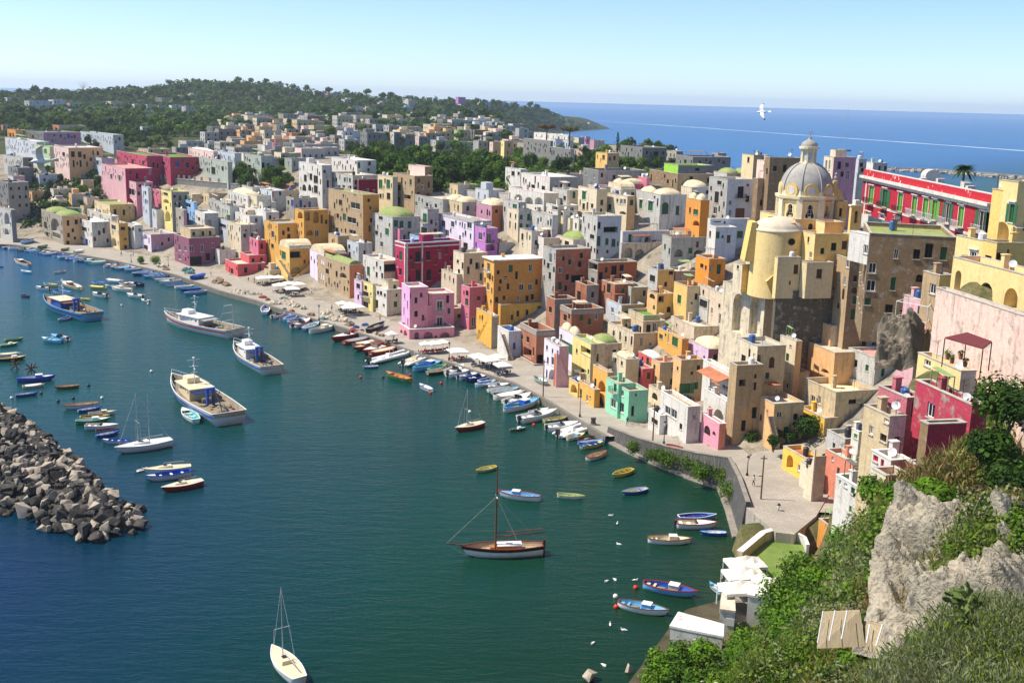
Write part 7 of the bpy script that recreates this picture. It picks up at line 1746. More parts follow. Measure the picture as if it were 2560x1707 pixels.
m=MB();m.tube([(L*.11,0,2.6),(-L*.52,.25,3.2)],.09,6);m.tube([(L*.1,.1,3.2),(-L*.5,.2,3.7)],.06,6);m.build('boom',simple('spar_red',(.22,.06,.03),.4),K_)
m=MB();m.tube([(L*.48,0,1.55),(L*.74,0,1.9)],[.12,.07],6);m.build('bowsprit',M_mastwood,K_)
m=MB();m.bar((L*.11,-.8,mtop*.66),(L*.11,.8,mtop*.66),.1);m.build('spreader',BM('w'),K_)
for i,(p,q)in enumerate((((L*.74,0,1.9),(L*.11,0,mtop*.66)),((-L*.5,0,1.3),(L*.11,0,mtop*.66)),((-L*.2,-B*.48,1.3),(L*.11,0,mtop*.66)),((-L*.2,B*.48,1.3),(L*.11,0,mtop*.66)),((L*.74,0,1.9),(L*.49,0,.1)))):m=MB();m.bar(p,q,.035);m.build('stay',M_rope,K_)
m=MB();m.hexa([(-L*.53,-.08,-.3),(-L*.49,-.08,-.3),(-L*.49,.08,-.3),(-L*.53,.08,-.3)],[(-L*.54,-.08,2.0),(-L*.51,-.08,2.0),(-L*.51,.08,2.0),(-L*.54,.08,2.0)]);m.build('rudder',simple('varnish_red',(.17,.035,.015)),K_)
for x in(-.3,-.05,.2):
 m=MB();m.lathe([(.01,.35),(.13,.3),(.15,0),(.13,-.3),(.01,-.35)],(L*x,-(B/2+.1),.75),8);m.build('fender',BM('e'),K_)
def motor_yacht(px,py,w,label,D):
 p=at_z(px,py,0)if not D else at_y(px,py,D);e=empty('motor_yacht',V((p.x,p.y,0)),R(random.uniform(-10,10)));tag(e,label,'yacht');L=w*p.y/FPX;B,H_=L*.24,L*.085
 loft(hull_rings(L,B,H_,.9,11),MB()).build('hull',BM('w'),e);m=MB();m.hexa([(-L*.3,-B*.35,H_),(L*.2,-B*.25,H_),(L*.2,B*.25,H_),(-L*.3,B*.35,H_)],[(-L*.28,-B*.32,H_*2.2),(L*.08,-B*.2,H_*2.2),(L*.08,B*.2,H_*2.2),(-L*.28,B*.32,H_*2.2)]);m.build('cabin',BM('w'),e)
 m=MB();m.box(-L*.29,L*.1,-B*.355,B*.355,H_*1.5,H_*1.85);m.build('window',M_glass,e);m=MB();m.hexa([(-L*.22,-B*.25,H_*2.21),(0,-B*.2,H_*2.21),(0,B*.2,H_*2.21),(-L*.22,B*.25,H_*2.21)],[(-L*.2,-B*.2,H_*3.1),(-L*.06,-B*.15,H_*3.1),(-L*.06,B*.15,H_*3.1),(-L*.2,B*.2,H_*3.1)]);m.build('upper_deck',BM('w'),e)
 m=MB();m.tube([(-L*.15,0,H_*3),(-L*.15,0,H_*4.6)],L*.006,5);m.build('mast',M_whitemetal,e)
motor_yacht(1581,362,24,'white motor yacht with an upper deck in the bay right of the cypress',0)
motor_yacht(1535,356,11,'smaller white motor yacht hidden partly by the cypress',0)
motor_yacht(1529,324,9,'tiny white boat under way off the headland tip',0)
p=at_z(2107,378,0);e=empty('sailing_yacht',V((p.x,p.y,0)),R(4));tag(e,'blue hulled sailing yacht with a very tall mast on the open sea','yacht');L=41*p.y/FPX;H_=L*.07
loft(hull_rings(L,L*.25,H_,.7,11),MB()).build('hull',BM('n'),e);m=MB();m.box(-L*.25,L*.15,-L*.07,L*.07,H_,H_*1.9);m.build('cabin',BM('w'),e)
m=MB();m.tube([(L*.08,0,H_),(L*.12,0,L*2.55)],[L*.012,L*.006],6);m.build('mast',M_mast,e);m=MB();m.bar((L*.5,0,H_),(L*.12,0,L*2.5),L*.003);m.bar((-L*.5,0,H_),(L*.12,0,L*2.5),L*.003);m.build('stay',M_mast,e)
for i,(p0,p1,wd)in enumerate((((1455,299),(2640,383),5.0),((1470,304),(1800,322),2.5))):
 a,b=at_z(*p0,.08),at_z(*p1,.08);d=(b-a).normalized();n=V((-d.y,d.x,0));m=MB();N=60;r=random.Random(i);ws=[wd*r.uniform(.6,1.3)*(.5+k/N)for k in range(N+1)]
 for k in range(N):p,q=a.lerp(b,k/N),a.lerp(b,(k+1)/N);m.quad(p-n*ws[k],q-n*ws[k+1],q+n*ws[k+1],p+n*ws[k])
 o=m.build('wake_foam',simple('foam_white',(.62,.72,.80),.8));tag(o,['long white wake of a passing boat across the open sea','fainter wake near the headland'][i],'foam',kind='stuff')
JT=[at_z(x,y,1.5)for x,y in((2225,424),(2330,428),(2460,437),(2580,447),(2700,458))];e=empty('far_jetty',JT[0]);tag(e,'low rubble jetty on the sea behind the red palace','jetty');m,r=MB(),random.Random(3)
for a,b in zip(JT[:-1],JT[1:]):
 n=max(3,int((b-a).length/5))
 for k in range(n):q=a.lerp(b,k/n);m.ball((q.x,q.y+r.uniform(-4,4),.6),r.uniform(3,5),r.uniform(3,6),r.uniform(1.5,3),7,5,jit=.5,seed=k)
m.build('rubble',patchy('pale_rubble',(.36,.34,.30),(.24,.22,.19),.3),e,org=JT[0]);m=MB()
for a,b in zip(JT[:-1],JT[1:]):m.bar(a+V((0,5,1.2)),b+V((0,5,1.2)),4,1.6)
m.build('parapet',M_cope,e,org=JT[0])
rq=random.Random(77)
def thing1(mb,name,mat,label,cat,loc,group=None,rz=0,smooth=False):
 o=mb.build(name,mat,loc=loc,smooth=smooth);o.rotation_euler=(0,0,rz);return tag(o,label,cat,group)
def near_name(p):
 h=min([q for q in HOUSES if 'reg' in q],key=lambda q:(q['C'].x-p.x)**2+(q['C'].y-p.y)**2);s=h['label']
 for w in(' with ',' behind ',' beside ',' in ',' standing',' over ',' on ',' and '):s=s.split(w)[0]
 return ' '.join(s.split()[:5])
M_dark=simple('cafe_dark',(.05,.045,.04),.6);M_redcloth=simple('red_cloth',(.42,.04,.06),.8);M_bluecloth=simple('navy_cloth',(.04,.06,.16),.8)
PAR='F 60,695,120;F 135,690,120;F 205,690,110;F 215,760,130;F 300,745,130;F 385,750,130;F 330,790,140;F 790,925,120;F 860,935,130;F 930,955,130;F 835,962,120;F 1240,1200,110;F 1545,1292,110;F 1622,1288,120;F 1706,1276,120;F 1838,1352,190;F 2035,1402,170;F 2130,1430,180;F 2250,1480,160;F 2195,1410,150'.split(';')
tabs=0
PARW=['by the mustard house']*7+['by the narrow lilac house']*4+['at the water side of the pink house']+['in front of the pink house arcade']*3+['alone near the mustard stair']+['before the white quay house']*4
for i,t in enumerate(PAR):
 reg,q=t.split();x,y,w=map(float,q.split(','));p=at_z(*zp(reg,x,y),4.0);s=w/ZS*p.y/FPX*.46;e=empty('parasol',V((p.x,p.y,1.2)),R(25+rq.uniform(-6,6)))
 k=PARW[:i].count(PARW[i]);n=PARW.count(PARW[i]);tag(e,f"square white cafe parasol {PARW[i]}"+(f", {ordn(k)} from the left" if n>1 else ''),'parasol','cafe parasols on the quay')
 m=MB();m.tube([(0,0,0),(0,0,3.0)],.05,6);m.build('pole',M_whitemetal,e);m=MB();c=[(-s,-s,2.3),(s,-s,2.3),(s,s,2.3),(-s,s,2.3)]
 m.add(c+[(0,0,3.05)],[(0,1,4),(1,2,4),(2,3,4),(3,0,4)]);m.add(c+[(a,b,2.1)for a,b,_ in c],[(0,4,5,1),(1,5,6,2),(2,6,7,3),(3,7,4,0)]);m.build('canopy',M_canvas,e)
 for j in range(2):
  a=rq.uniform(0,6.28);tx,ty=p.x+s*.5*(1 if j else-1),p.y+s*.3*(1 if j else-1);cl=M_redcloth if 12<=i<=15 else(M_bluecloth if i>15 else M_dark);lab={0:'dark',1:'red clothed',2:'navy clothed'}[0 if i<12 else(1 if i<16 else 2)]
  e2=empty('cafe_table',V((tx,ty,1.2)),a);tag(e2,f"{lab} cafe table under the parasols {PARW[i]}",'table','cafe tables '+PARW[i]);m=MB();m.box(-.45,.45,-.45,.45,.70,.75);m.box(-.46,.46,-.46,.46,.5,.699);m.build('tabletop',cl,e2);m=MB();m.tube([(0,0,0),(0,0,.5)],.05,6);m.build('leg',M_iron,e2)
  for kx in range(3):
   an=a+kx*2.1;e3=empty('cafe_chair',V((tx+.8*math.cos(an),ty+.8*math.sin(an),1.2)),an);tag(e3,f"small {'red' if 12 <= i <= 15 else 'dark'} cafe chair under the parasols {PARW[i]}",'chair','cafe chairs '+PARW[i])
   m=MB();m.box(-.22,.22,-.22,.22,.43,.47);m.build('seat',M_redcloth if 12<=i<=15 else M_dark,e3);m=MB();m.box(.19,.23,-.22,.22,.47,.9);m.build('backrest',M_redcloth if 12<=i<=15 else M_dark,e3)
   m=MB();[m.box(a_-.02,a_+.02,b_-.02,b_+.02,0,.43)for a_ in(-.19,.19)for b_ in(-.19,.19)];m.build('frame',M_iron,e3)
p=at_z(*zp('E',1375,230),7.5);e=empty('terrace_canopy',V((p.x,p.y,4)),R(38));tag(e,'broad white canopy on the roof terrace of the mauve house','canopy');m=MB();m.hexa([(-6,-2.5,4.2),(6,-2.5,4.2),(6,2.5,4.8),(-6,2.5,4.8)],[(-6,-2.5,4.3),(6,-2.5,4.3),(6,2.5,4.9),(-6,2.5,4.9)]);m.build('canopy',M_canvas,e)
m=MB();[m.tube([(a,b,0),(a,b,4.4)],.06,5)for a in(-5.7,0,5.7)for b in(-2.2,2.2)];m.build('frame',M_whitemetal,e)
HEAP=[((.62,.55,.42),'beige'),((.34,.24,.15),'brown'),((.12,.26,.24),'green'),((.40,.07,.05),'red'),((.06,.12,.34),'blue')]
HEAPPX='F 20,850,0,60;F 60,880,3,60;F 100,900,1,50;F 175,935,0,90;F 245,890,2,60;F 270,910,0,60;F 310,950,0,110;F 380,960,0,90;F 440,980,0,80;F 265,985,4,40;F 330,1005,3,50;F 510,1040,1,70;F 640,1025,0,100;F 690,1065,0,110;F 750,1085,0,120;F 810,1090,0,110;F 620,1075,2,60;F 850,1130,1,80;F 910,1150,4,60;F 990,1130,4,70;F 880,1180,3,70;F 1095,1210,0,60;F 1140,1225,1,60;E 1700,640,2,100;E 1740,660,2,80;E 1990,745,1,110;E 2060,770,1,80;E 2160,830,0,90;E 2230,845,0,90;E 2300,850,0,70;E 1460,600,0,80;E 1520,625,1,60'.split(';')
cnt={}
for i,t in enumerate(HEAPPX):
 reg,q=t.split();x,y,k,w=map(float,q.split(','));p=at_z(*zp(reg,x,y),1.6);s=w/ZS*p.y/FPX*.55;m=MB();rr=random.Random(i)
 for j in range(4):m.ball((rr.uniform(-.4,.4)*s,rr.uniform(-.4,.4)*s,.1),s*rr.uniform(.5,.9),s*rr.uniform(.5,.8),s*rr.uniform(.4,.7),12,7,jit=.7,seed=i*3+j)
 c,w_=HEAP[int(k)];n=cnt[w_]=cnt.get(w_,-1)+1;thing1(m,'net_heap',patchy('net_'+w_,c,tuple(v*.6 for v in c),1.6,bdist=.12),f"{w_} heap of fishing nets, {ordn(n)} {w_} one along the quay",'net heap',(p.x,p.y,1.15),'heaps of nets on the quay')
for i,(reg,a,b,cols,k,lab)in enumerate((('F',(1170,1130),(1020,1195),'kkem','k','black tarred boat drawn up on the quay left of the pink house'),('E',(305,370),(205,395),'llwb','r','light blue boat drawn up on the far left quay'),('E',(435,420),(350,435),'gggm','c','dark green covered boat on the quay by the taupe and peach house'),('E',(635,443),(560,455),'ggem','c','small green covered boat on the quay by the white blue door house'),('E',(770,462),(670,475),'weww','c','white covered boat on the quay before the narrow cream house'),('E',(1870,690),(1745,715),'bbbb','c','bright blue covered boat on the quay by the plum house'),('K',(200,345),(310,395),'ewtm','r','pale green boat lying on the quay beside the pink house with the brick stair'),('F',(920,1065),(850,1060),'bbwb','r','blue boat lying among the beige net heaps'),('K',(1555,985),(1410,955),'rrrr','r','upturned red canoe behind the harbour wall'))):
 z=1.25 if i<8 else 3.0;e=put_boat(k,at_z(*zp(reg,*a),z+.5),at_z(*zp(reg,*b),z+.5),cols,'zz',z+.25);e['label']=lab
M_lamp=simple('lamp_iron',(.03,.028,.026),.5)
for i,(reg,bx_,by_,ty_,kind,lab)in enumerate((('K',283,515,180,'p','tall bare pole at the quay edge before the pale pink house'),('K',618,700,510,'l','old iron street lamp before the gold stair house'),('K',1283,920,575,'p','tall wooden pole behind the start of the harbour wall'),('K',1384,948,745,'l','black street lamp beside the whitewashed quay house'),('K',2142,1240,1060,'l','slim street lamp on the lane near the square'),('K',2268,1455,1050,'p','tall brown pole at the corner of the square'),('L',88,1640,1495,'l','street lamp above the green terrace'),('F',1760,1455,1300,'l','street lamp beside the single parasol'),('F',575,1095,960,'l','street lamp among the net heaps'),('E',1197,570,500,'l','small street lamp on the left quay near the vine'),('E',1535,605,520,'l','street lamp before the plum house'))):
 zb=1.2 if by_<960 and reg!='L' and not(reg=='K' and bx_>1200)else(2.2 if bx_<1500 and reg=='K' else 4.6);zb=3.3 if reg=='L' else zb
 p=at_z(*zp(reg,bx_,by_),zb);h=at_y(*zp(reg,bx_,ty_),p.y).z-zb;e=empty('street_lamp' if kind=='l' else 'utility_pole',p);tag(e,lab,'street lamp' if kind=='l' else 'pole');m=MB()
 if kind=='p':m.tube([(0,0,-.3),(0,0,h)],[.13,.09],8);m.build('pole',M_mastwood,e);m=MB();m.box(-.5,.5,-.05,.05,h-.5,h-.38);m.build('crossarm',M_mastwood,e)
 else:
  m.lathe([(.22,-.1),(.2,.4),(.1,.6),(.07,1.2),(.06,h-.75)],n=8);m.build('post',M_lamp,e);m=MB();m.lathe([(.07,h-.75),(.2,h-.5),(.24,h-.1)],n=6);m.build('lantern',M_canvas,e);m=MB();m.lathe([(.3,h-.12),(.18,h+.06),(.03,h+.2)],n=6);m.build('cap',M_lamp,e)
p=at_z(*zp('K',740,770),1.2);e=empty('mooring_bollard',p);tag(e,'dark stone bollard on the quay before the mint house','bollard');m=MB();m.lathe([(.55,-.1),(.5,.1),(.42,.9),(.5,1.1),(.5,1.3),(.01,1.35)],n=12);m.build('post',simple('bollard_stone',(.06,.06,.06)),e);m=MB();m.lathe([(.75,-.05),(.7,.18),(.5,.2)],n=12);m.build('base',M_cope,e)
bc={'r':((.55,.04,.03),'red'),'w':((.75,.74,.7),'white'),'k':((.05,.05,.05),'black')};cb={}
for t in 'J 955,335 r;J 1158,335 k;J 1408,315 r;J 1688,390 r;J 1590,480 r;J 1950,650 w;O 1128,693 r;O 950,868 r;O 945,772 w;I 1380,282 w;I 808,410 k;I 375,482 k;I 530,553 k;I 668,527 k;I 930,524 w;I 107,525 w;E 1110,957 w;E 1350,945 w;K 200,770 r'.split(';'):
 reg,q,k=t.split();x,y=map(float,q.split(','));p=at_z(*zp(reg,x,y),.2);c,w=bc[k];n=cb[w]=cb.get(w,-1)+1;e=empty('mooring_buoy',V((p.x,p.y,.15)));tag(e,f"{w} mooring buoy on the harbour water, {ordn(n)} {w} one",'buoy','mooring buoys');m=MB();m.ball((0,0,0),.34,.34,.34,10,8);m.build('float',simple('buoy_'+w,c,.4),e,smooth=True);m=MB();m.tube([(0,0,.3),(0,0,.5)],.05,6);m.build('ring',M_iron,e)
for i,(x,y)in enumerate(((140,255),(285,290))):
 p=at_z(*zp('I',x,y),.3);e=empty('channel_marker',V((p.x,p.y,0)),.5*i);tag(e,f"rusty crossed beams standing out of the water, {('left', 'right')[i]} one",'marker','rusty markers');m=MB();[m.bar(a,b,.22)for a,b in(((-1.3,-.6,-.4),(1.0,.5,1.9)),((1.2,-.5,-.3),(-.9,.4,2.0)),((0,1.0,-.4),(.1,-.6,2.3)),((-1.2,0,1.0),(1.3,.2,1.2)))];m.build('beam',simple('rust',(.12,.06,.035),.9),e)
def body(pose):
 j=dict(hip=(0,0,.95),chest=(0,.02,1.32),neck=(0,.02,1.48),head=(0,.05,1.62),top=(0,.03,1.74));q=.16 if pose=='walk' else .0
 for sg,n in((-1,'l'),(1,'r')):
  s=sg*q;j.update({n+'sh':(.18*sg,.02,1.42),n+'el':(.25*sg,-s*.5,1.15),n+'wr':(.24*sg,.08-s*.8,.92),n+'hd':(.24*sg,.10-s*.9,.83),n+'hp':(.09*sg,0,.9),n+'kn':(.10*sg,.03+s,.50),n+'an':(.10*sg,s*1.3-.02,.09),n+'ft':(.11*sg,.15+s*1.3,.04)})
 if pose=='arm':j['rel'],j['rwr'],j['rhd']=(.32,.12,1.2),(.3,.34,1.28),(.29,.43,1.3)
 rad=dict(hip=.14,chest=.15,neck=.055,head=.10,top=.07,sh=.065,el=.045,wr=.032,hd=.035,hp=.09,kn=.06,an=.042,ft=.04);names=list(j);ix={n:i for i,n in enumerate(names)};E=[('hip','chest'),('chest','neck'),('neck','head'),('head','top')]
 for n in 'lr':E+=[('chest',n+'sh'),(n+'sh',n+'el'),(n+'el',n+'wr'),(n+'wr',n+'hd'),('hip',n+'hp'),(n+'hp',n+'kn'),(n+'kn',n+'an'),(n+'an',n+'ft')]
 me=bpy.data.meshes.new('person');me.from_pydata([j[n]for n in names],[(ix[a],ix[b])for a,b in E],[]);o=bpy.data.objects.new('person',me);COL.objects.link(o);o.modifiers.new('s','SKIN');o.modifiers.new('d','SUBSURF').levels=1
 for i,n in enumerate(names):r=rad.get(n)or rad[n[1:]];me.skin_vertices[0].data[i].radius=(r,r)
 me.skin_vertices[0].data[0].use_root=True;bpy.context.view_layer.update();d=bpy.data.meshes.new_from_object(o.evaluated_get(bpy.context.evaluated_depsgraph_get()));bpy.data.objects.remove(o)
 d.materials.clear();[d.materials.append(simple('skin',(.45,.25,.16),.6))for _ in range(3)]
 for f in d.polygons:z=f.center.z;x=abs(f.center.x);f.material_index=2 if .12<z<.97 and x<.2 else(1 if .97<=z<1.47 and not(x>.22 and z<1.2)else 0);f.use_smooth=True
 return d
BODY={k:body(k)for k in('walk','stand','arm')}
m=MB();m.ball((0,.02,1.70),.115,.125,.10,10,6);hairmesh=mesh_of('hair',m,True)
SH=dict(white=(.75,.74,.7),blue=(.05,.12,.35),red=(.5,.05,.05),black=(.03,.03,.03),yellow=(.7,.5,.08),grey=(.3,.3,.3))
for i,(reg,x,y,z,sh,tr,pose,lab)in enumerate((('E',1107,512,1.2,'blue','black','walk','person in a blue shirt walking on the left quay'),('E',1215,515,1.2,'white','blue','stand','person in a white shirt near the small street lamp'),('E',1925,700,1.2,'red','grey','arm','person in a red shirt by the brown net heaps'),('E',2265,752,1.2,'black','grey','walk','person in black walking before the coral terrace house'),('E',2320,750,1.2,'white','black','walk','person in white walking before the coral terrace house'),('F',690,1010,1.2,'grey','black','stand','person in grey standing behind the net heaps'),('F',505,860,1.2,'white','grey','stand','person in pale clothes near the mustard house parasols'),('F',1255,1275,1.2,'blue','black','arm','person in blue at the tables by the pink house'),('F',1130,1100,1.2,'yellow','blue','walk','person in a yellow shirt crossing the quay'),('K',1050,780,1.2,'black','blue','walk','person in black passing the mint house'),('K',2200,1330,4.72,'white','black','walk','person in white crossing the square'))):
 p=at_z(*zp(reg,x,y),z);o=bpy.data.objects.new('person',BODY[pose]);COL.objects.link(o);o.location=p;o.rotation_euler=(0,0,rq.uniform(0,6));tag(o,lab,'person')
 for k,c in((1,sh),(2,tr)):o.material_slots[k].link='OBJECT';o.material_slots[k].material=simple('cloth_'+c,SH[c],.8)
 h=bpy.data.objects.new('hair',hairmesh);COL.objects.link(h);h.parent=o;h.material_slots[0].link='OBJECT';h.material_slots[0].material=simple('dark_hair',(.03,.02,.015),.6)
M_cl=[simple('cloth_'+k,v,.8)for k,v in SH.items()]+[simple('cloth_orange',(.75,.16,.03),.8)]
for reg,x0,y0,x1,y1,dep,cols,lab in(('K',1555,480,1700,545,None,(1,3,3,1,6,6),'washing line with dark clothes and an orange checked cloth'),('G',1190,900,1310,925,None,(0,0,5,0,2),'white washing along the peach house balcony'),('G',365,130,420,140,None,(0,1,0),'washing below a blue parasol in the upper town'),('C',1340,1390,1400,1395,None,(0,5,0),'pale washing on the terrace of the broad white house'),('F',1690,235,1730,240,None,(1,1),'blue washing on the long lilac white house')):
 a,b=zp(reg,x0,y0),zp(reg,x1,y1);c=((a[0]+b[0])/2,(a[1]+b[1])/2);H_=[h for h in HOUSES if 'fL' in h];best=None
 for h in H_:
  for f in(h['fL'],h['fR']):
   q,q2=f.cut(*a),f.cut(*b)
   if q and q2 and 0<q[0]<f.len and 0<q2[0]<f.len and f.zb<q[1]<f.zt:
    P=f.pt(*q);
    if best is None or P.y<best[0].y:best=(P,f,q,q2)
 if not best:continue
 P,f,q,q2=best;A,B=f.pt(*q,.7),f.pt(*q2,.7);e=empty('washing_line',A);tag(e,lab,'washing');m=MB();m.bar(A,B,.03);m.bar(f.pt(*q,0),A,.04);m.bar(f.pt(*q2,0),B,.04);m.build('line',M_iron,e,org=A);n=len(cols)
 for i,k in enumerate(cols):s,t=A.lerp(B,(i+.1)/n),A.lerp(B,(i+.9)/n);hh=V((0,0,-rq.uniform(.8,1.3)));m=MB();m.hexa([s+hh,t+hh,t+hh+f.n*.03,s+hh+f.n*.03],[s,t,t+f.n*.03,s+f.n*.03]);m.build('cloth',M_cl[k],e,org=A)
rf_=random.Random(9)
M_rockp=patchy('pale_boulder',(.44,.38,.30),(.30,.26,.21),.7,c3=(.18,.16,.13),bdist=.15);M_rockd=patchy('dark_boulder',(.075,.07,.065),(.035,.034,.033),.7,c3=(.14,.13,.11),bdist=.15)
def rockmesh(seed,name='boulder'):
 r=random.Random(seed);bm=bmesh.new();[bm.verts.new((r.uniform(-1,1),r.uniform(-1,1),r.uniform(-1,1)))for _ in range(13)];hu=bmesh.ops.convex_hull(bm,input=bm.verts);bmesh.ops.delete(bm,geom=list({q for q in hu['geom_interior']+hu['geom_unused']if isinstance(q,bmesh.types.BMVert)}),context='VERTS');bmesh.ops.bevel(bm,geom=list(bm.edges),offset=.05,segments=1,affect='EDGES')
 me=bpy.data.meshes.new(name);bm.to_mesh(me);bm.free();me.materials.append(M_rockp);return me
RM_=[rockmesh(i)for i in range(10)]
BWPX=[(-90,985),(0,1014),(60,1048),(120,1102),(200,1162),(260,1212),(330,1266),(366,1300),(362,1322),(300,1346),(200,1362),(130,1335),(60,1302),(-100,1255)]
BWW=[at_z(x,y,0)for x,y in BWPX];P2=[(p.x,p.y)for p in BWW]
def edged(x,y):return min((V((x,y))-(V(a)+(V(b)-V(a))*max(0,min(1,(V((x,y))-V(a)).dot(V(b)-V(a))/(V(b)-V(a)).length_squared)))).length for a,b in zip(P2,P2[1:]+P2[:1]))
xs,ys=[p[0]for p in P2],[p[1]for p in P2];m=MB();N=40;idx={}
def bwh(x,y):return min(3.2,.2+edged(x,y)*.55)
for j in range(N):
 for i in range(N):
  x,y=min(xs)+(max(xs)-min(xs))*i/(N-1),min(ys)+(max(ys)-min(ys))*j/(N-1)
  if inpoly(x,y,P2):idx[i,j]=len(m.v);m.v.append((x,y,bwh(x,y)-.8+.4*noise.noise((x,y,0))))
for(i,j)in idx:
 q=[(i,j),(i+1,j),(i+1,j+1),(i,j+1)]
 if all(k in idx for k in q):m.f.append(tuple(idx[k]for k in q));m.mi.append(0)
o=m.build('breakwater_ground',M_rockd);tag(o,kind='structure');got=[];t=0;small=MB()
while len(got)<560 and t<9000:
 t+=1;x,y=rf_.uniform(min(xs),max(xs)),rf_.uniform(min(ys),max(ys))
 if not inpoly(x,y,P2)or any((x-a)**2+(y-b)**2<.8 for a,b in got):continue
 got.append((x,y))
 if len(got)%2==0 and len(got)>40 or len(got)>560:me=RM_[rf_.randrange(10)];k=rf_.uniform(.4,.75);rot=Matrix.Rotation(rf_.uniform(0,6),3,'Z');z=bwh(x,y)+.1;small.add([rot@(v.co*k)+V((x,y,z))for v in me.vertices],[tuple(f.vertices)for f in me.polygons],rf_.randrange(2));continue
 pale=(x*.75-y*.2+rf_.uniform(-4,4))>-58 and edged(x,y)>1.0 or rf_.random()<.35;o=bpy.data.objects.new('boulder',RM_[rf_.randrange(10)]);COL.objects.link(o);s=rf_.uniform(.75,1.35);o.location=(x,y,bwh(x,y)-.1);o.scale=(s*rf_.uniform(.9,1.4),s,s*rf_.uniform(.6,.9));o.rotation_euler=(rf_.uniform(-.5,.5),rf_.uniform(-.5,.5),rf_.uniform(0,6.28))  # paler towards the harbour side and away from the rim, some at random
 o.material_slots[0].link='OBJECT';o.material_slots[0].material=M_rockp if pale else M_rockd;tag(o,'pale boulder on top of the breakwater' if pale else 'dark boulder on the flank of the breakwater','boulder','pale breakwater boulders' if pale else 'dark breakwater boulders')
tag(small.build('breakwater_rubble',[M_rockp,M_rockd]),'smaller stones filling the gaps of the breakwater','rubble',kind='stuff')
for x,y,w,lab in((705,1500,90,'pale cracked boulder in the shallows by the beach, left of two'),(1050,1425,65,'pale rounded boulder in the shallows by the beach, right of two')):
 p=at_z(*zp('O',x,y),.4);o=bpy.data.objects.new('boulder',RM_[3 if w>80 else 7]);COL.objects.link(o);s=w/ZS*p.y/FPX*1.05;o.location=(p.x,p.y,.35);o.scale=(s,s*.8,s*.75);o.rotation_euler=(.2,.1,w);tag(o,lab,'boulder')
for i,(x,y)in enumerate(((905,40),(960,110),(970,300),(860,640),(940,625),(1128,628),(895,1030),(1015,1080),(735,1205),(840,1405))):
 p=at_z(*zp('O',x,y),.1);m=MB();m.ball((0,0,.08),.3,.13,.13,8,6);m.ball((.24,0,.26),.09,.07,.08,6,5);m.hexa([(-.25,-.1,.08),(0,-.12,.2),(0,.12,.2),(-.25,.1,.08)],[(-.5,-.04,.14),(-.1,-.1,.24),(-.1,.1,.24),(-.5,.04,.14)]);o=m.build('seagull',BM('w'),loc=(p.x,p.y,0));o.rotation_euler.z=i*1.3;tag(o,'white gull floating on the shallow water near the beach','seagull','gulls floating off the beach')
def gull(px,py,D,yaw,bank,lab,span=1.25):
 p=at_y(px,py,D);e=empty('seagull',p);e.rotation_euler=(bank,.1,yaw);tag(e,lab,'seagull');m=MB();m.tube([(.30,0,.02),(.24,0,.03),(.12,0,.02),(-.05,0,0),(-.2,0,.0),(-.36,0,.01)],[.02,.045,.075,.085,.06,.015],10);m.build('body',BM('w'),e,smooth=True)
 for sg in(1,-1):
  pr=[(.10,-.10,0,0),(.13,-.08,.22,.10),(.10,-.08,.42,.12),(.0,-.12,.56,.07),(-.12,-.16,span/2,0)];m=MB()
  for(a,b,y,z),(a2,b2,y2,z2)in zip(pr[:-1],pr[1:]):m.hexa([(a,y*sg,z),(a2,y2*sg,z2),(b2,y2*sg,z2-.01),(b,y*sg,z-.01)],[(a,y*sg,z+.022),(a2,y2*sg,z2+.014),(b2,y2*sg,z2),(b,y*sg,z)])
  w=m.build('wing',patchy('gull_pale',(.80,.80,.79),(.70,.71,.72),3,bmp=0),e);m=MB();m.hexa([(-.03,.60*sg,.03),(-.12,span/2*sg,0),(-.16,span/2*sg,0),(-.13,.58*sg,.03)],[(-.03,.6*sg,.06),(-.12,span/2*sg,.03),(-.16,span/2*sg,.03),(-.13,.58*sg,.06)]);m.build('wing_tip',simple('gull_black',(.03,.03,.03)),w)
 m=MB();m.tube([(.30,0,.02),(.38,0,.01)],[.018,.004],6);m.build('beak',simple('gull_beak',(.7,.4,.05)),e);m=MB();m.hexa([(-.3,-.03,0),(-.3,.03,0),(-.5,.08,0),(-.5,-.08,0)],[(-.3,-.03,.02),(-.3,.03,.02),(-.5,.08,.012),(-.5,-.08,.012)]);m.build('tail',BM('w'),e)
gull(103,404,34,R(205),R(48),'big gull gliding with spread wings over the left houses')
gull(1905,281,66,R(170),R(-42),'gull flying above the open sea left of the church dome',1.4)
def slab(name,pxs,z,z0,mat,**k):
 P=[at_z(x,y,z)for x,y in pxs][::-1];m=MB();m.hexa([(p.x,p.y,z0)for p in P],[(p.x,p.y,z)for p in P]);o=m.build(name,mat);return tag(o,**k)
slab('lawn',[(1866,1380),(1905,1330),(1950,1322),(2012,1345),(2020,1375),(1960,1450),(1910,1430)],3.3,.2,patchy('lawn_green',(.13,.21,.045),(.19,.25,.07),.3,bmp=.1),kind='structure')
slab('terrace_pavement',[(1800,1500),(1818,1430),(1866,1376),(1912,1428),(1965,1452),(1925,1545),(1830,1560)],2.2,-.5,M_cope,kind='structure')
slab('beach',[(1560,1720),(1600,1668),(1680,1560),(1716,1522),(1800,1500),(1850,1560),(1800,1720)],.62,-.5,patchy('beach_sand',(.05,.045,.028),(.09,.08,.05),.4),kind='structure')
